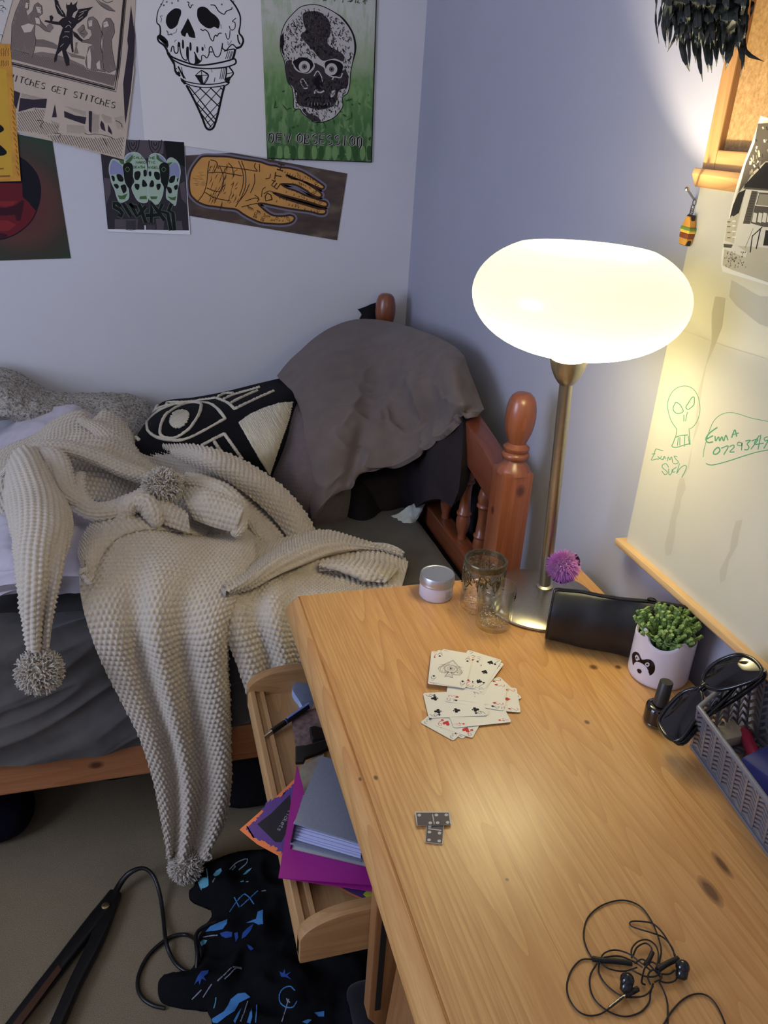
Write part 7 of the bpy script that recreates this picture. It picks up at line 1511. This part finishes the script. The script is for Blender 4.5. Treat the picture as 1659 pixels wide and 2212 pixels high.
for w_, c_ in ((5.2, 2), (2.7, 1)): write(s, 'nEW', ZG([(0, 1925)])[0], ZG([(320, 1950)])[0], 18, w_, c_, nib=.6, smooth=False); write(s, 'OBSESSIOn', ZG([(390, 1955)])[0], ZG([(1310, 2000)])[0], 21, w_, c_, nib=.6)
s.line([(815.5, -60), (813, 0), (802.3, 351)], 2.0, 1, False); s.line([(577, 342), (803, 350.3)], 1.8, 1, False); s.line(ZG([(740,15),(770,0),(790,12)]), 1.2, 1)
for p in [[(900,20),(905,-10)],[(1010,35),(1020,0)],[(1080,20),(1150,5),(1110,28)],[(1190,45),(1190,0)],[(1230,5),(1215,35),(1250,40)],[(1290,30),(1310,5),(1350,15)],[(1320,60),(1315,10)]]: s.line(ZG(p), 1.3, 1)
poster(m, [GRP, BLACK, SKW, SKD, SKG, SKL, flat('iris', srgb(120, 106, 104)), flat('skull_grey', srgb(96, 88, 88))], 'poster', 'green poster of a staring skull with black lettered title near the corner')
# 6 woodcut poster
m, s = sheet_on_wall([(40, -60), (296, -60), (286, 120), (290, 150), (268, 345), (38, 286), (10, 200), (-5, 90)], .0044)
ZW = Zm(0, 0, 5.53)
s.fill(ZW([(1565, 60), (1612, 420), (1600, 700), (1560, 1100), (1500, 1480), (1490, 1400), (1470, 1000), (1520, 650), (1530, 560), (1520, 480)]), 4)
s.fill(ZW([(120,560),(200,590),(350,640),(500,620),(640,640),(820,700),(1000,780),(1040,830),(1230,870),(1380,900),(1350,1030),(1200,985),(700,850),(130,705)]), 3)
s.fill(ZW([(430,470),(520,470),(640,510),(690,545),(680,590),(560,565),(420,555)]), 3); s.fill(ZW([(800,620),(900,650),(1020,680),(1010,710),(850,680)]), 3)
s.hatch(ZW([(130,600),(400,640),(700,700),(1000,790),(1380,890),(1350,1035),(700,860),(130,710)]), 1.05, 3.2, 1.7, 1, .3)
s.hatch(ZW([(430,470),(520,470),(640,510),(690,545),(680,590),(560,565),(420,555)]), 1.0, 1.7, .7, 1)
# winged devil
for p in [[(640,-60),(700,20),(740,110),(780,170),(790,210),(740,200),(690,160),(660,80)],[(900,190),(940,110),(1010,100),(1115,80),(1060,130),(1040,190),(1010,215),(960,260),(900,300),(890,240)],[(790,30),(800,60),(830,60),(850,20),(870,60),(900,40),(930,10),(910,70),(930,120),(880,150),(860,200),(920,230),(910,300),(870,350),(870,440),(870,500),(880,620),(860,630),(840,520),(790,600),(830,700),(830,780),(790,790),(750,650),(740,600),(690,650),(680,720),(650,750),(645,700),(690,560),(710,440),(750,330),(720,300),(640,290),(570,270),(530,260),(540,240),(620,250),(700,260),(740,220),(790,200),(800,120),(790,90)],[(870,370),(920,400),(960,450),(1010,490),(990,510),(940,480),(880,430)],[(590,190),(620,180),(640,210),(620,260),(600,250)]]: s.fill(ZW(p), 2)
for i in range(26): x = rg.uniform(660, 780); y = rg.uniform(20, 180); 
for p in [[(700,30),(740,120)],[(680,60),(750,170)],[(950,150),(1040,120)],[(940,200),(1000,150)],[(930,240),(990,200)],[(780,330),(820,300),(850,330)],[(750,450),(790,430),(820,450)],[(770,380),(830,380)],[(720,560),(760,520)],[(820,250),(850,280)]]: s.line(ZW(p), .9, 5)
# figures either side
FL = [(240,10),(300,-40),(350,10),(340,110),(310,130),(330,190),(390,130),(410,60),(450,30),(500,70),(510,160),(460,200),(500,270),(560,330),(610,350),(600,385),(540,370),(470,310),(420,290),(410,400),(430,470),(410,600),(380,690),(340,640),(250,620),(130,590),(140,300),(180,150)]
FR_ = [(1045,250),(1060,210),(1110,200),(1160,240),(1200,340),(1220,400),(1200,520),(1220,640),(1260,760),(1260,860),(1130,840),(1040,820),(1020,740),(1060,560),(1110,540),(1080,520),(970,500),(990,480),(1060,470),(1100,420),(1090,360),(1050,340)]
FR2 = [(1230,270),(1270,215),(1320,220),(1360,290),(1370,390),(1330,480),(1340,600),(1370,760),(1385,830),(1300,870),(1240,830),(1220,640),(1230,500),(1220,380),(1215,340)]
for p in (FL, FR_, FR2): s.fill(ZW(p), 3); s.hatch(ZW(p), 1.35, 2.2, 1.15, 1, .4); s.line(ZW(p), .9, 2, False, True)
for p in ([(310,30),(340,40),(330,100),(300,90)], [(430,80),(490,90),(490,160),(450,150)], [(1055,250),(1100,240),(1100,310),(1060,320)], [(1235,270),(1280,250),(1300,310),(1240,330)], [(250,310),(340,280),(410,300),(370,380),(290,390)], [(420,210),(470,220),(480,290),(430,280)], [(1040,650),(1075,570),(1090,700),(1080,830),(1045,810)], [(1150,760),(1190,720),(1200,830),(1160,820)]): s.fill(ZW(p), 5)
for p in ([(455,100),(490,110),(480,130)], [(1060,260),(1085,265)], [(1240,290),(1265,280)], [(320,50),(345,60)]): s.line(ZW(p), .8, 2)
s.fill(ZW([(560,300),(610,270),(640,330),(600,380),(560,340)]), 3); s.fill(ZW([(920,355),(990,290),(1010,340),(1050,400),(1000,460),(950,410)]), 3); s.line(ZW([(970,310),(1000,300),(1005,350),(960,390),(1010,410)]), 1, 2); s.fill(ZW([(880,640),(900,560),(900,510),(930,500),(915,560),(940,640)]), 3)
s.fill(ZW([(1150,-30),(1200,20),(1290,60),(1380,135),(1300,120),(1220,80)]), 3); s.line(ZW([(1150,0),(1210,70),(1300,122),(1378,135)]), 1.2, 2); s.line(ZW([(1220,0),(1280,30),(1350,10)]), 1.2, 2); s.hatch(ZW([(1180,10),(1290,60),(1380,135),(1300,120),(1220,80)]), .8, 1.3, .6, 1)
for o_, w_ in ((0, 1.6), (16, 3.4), (34, 1.2)): s.line(ZW([(130, 740+o_*1.25), (700, 880+o_*1.25), (1352+o_, 1048+o_*1.4), (1395+o_, 820), (1478+o_, -60)]), w_, 2, False)
for w_ in (1.9,): write(s, 'WITChES GET STITChES', ZW([(95, 950)])[0], ZW([(1385, 1300)])[0], 13.5, w_, 2, nib=.7, gap=.22)
for p in [[(240,1170),(400,1190),(560,1180),(545,1290),(400,1285),(220,1335)],[(655,1245),(678,1400),(620,1400)],[(765,1325),(900,1380),(1030,1400),(1015,1485),(880,1440),(770,1400)],[(1060,1325),(1100,1330),(1090,1590),(1060,1560)],[(1210,1440),(1240,1480),(1260,1570),(1210,1540),(1195,1490)],[(1290,1490),(1330,1560),(1340,1610),(1290,1570)],[(165,1080),(240,1110),(195,1300),(165,1250)]]: s.fill(ZW(p), 4)
for p, a, st_, w_ in [([(205,1340),(420,1290),(545,1310),(520,1440),(700,1500),(700,1600),(560,1620),(205,1560)], 1.0, 4.2, 2.1), ([(560,1620),(800,1600),(1060,1640),(1480,1640),(1460,1890),(1100,1800),(640,1690)], 1.08, 4.4, 2.2), ([(250,1110),(560,1180),(550,1215),(250,1165)], .8, 2.6, 1.3), ([(760,1260),(1030,1330),(1030,1400),(900,1340)], .9, 2.4, .9), ([(1100,1340),(1190,1360),(1180,1600),(1090,1590)], 1.5, 1.6, .8), ([(1200,1350),(1330,1400),(1340,1480),(1250,1470)], 1.1, 1.8, .8), ([(790,1480),(1000,1500),(1040,1600),(800,1590)], .9, 2.8, 1.0), ([(600,1430),(710,1480),(700,1560)], .9, 2.6, 1.0), ([(1350,1400),(1480,1380),(1480,1560),(1400,1540)], .5, 3, .9)]: s.hatch(ZW(p), a, st_, w_, 1)
for p in ([(1010,1590),(1060,1610),(1150,1600),(1300,1630),(1360,1660)], [(440,1440),(520,1450),(480,1500),(520,1540)], [(640,1590),(720,1600),(700,1640)], [(1380,1440),(1440,1470),(1460,1520)], [(1230,1650),(1280,1740)]): s.line(ZW(p), 1.0, 1)
poster(m, [SEPIA, INK, INKD, GREYI, flat('sepia_black', srgb(60, 50, 58)), SEPL], 'poster', 'sepia woodcut poster of a winged devil among robed figures')
# 7 orange leaflet
m, s = sheet_on_wall([(-60, 92), (22, 95), (45, 391), (-60, 394)], .0052); YEL = flat('orange_yellow', srgb(222, 172, 62)); OBR = flat('orange_brown', srgb(148, 96, 36))
s.fill([(-60, 140), (14, 150), (28, 380), (-60, 385)], 1)
for y in (110, 116, 121, 137, 143): 
    for x in (2, 7, 12, 17): s.line([(x, y), (x+rg.uniform(0, 3), y-6)], 1.4, 2, False)
s.fill([(-10, 268), (4, 272), (8, 282), (-10, 288)], 3, True); s.fill([(-10, 308), (8, 320), (15, 330), (6, 336), (-10, 334)], 3, True)
for y in (365, 381): s.line([(-8, y), (8 if y < 370 else 22, y-1)], 3.2, 2, False)
for i in range(16): y = 190+i*12; s.line([(24+i*.8+rg.uniform(-2, 2), y), (28+i*.9, y+9)], 1.5, 2, False)
poster(m, [mat('orange_paper', srgb(222, 156, 58), .7, var=.15, vs=30), YEL, OBR, BLACK], 'poster', 'orange and yellow leaflet pinned at the left edge')
# 8 white sheet corner with black strokes
m, s = sheet_on_wall([(-60, -60), (44, -60), (0, 94), (-60, 110)], .0060)
for (x, y) in ((3, 14), (8, 18), (2, 24), (1, 77), (4, 2)): s.line([(x-6, y), (x+2, y-2), (x+5, y+3)], 1.1, 1)
poster(m, [CREAMP, BLACK], 'poster', 'white sheet with black scribbles in the top left corner')
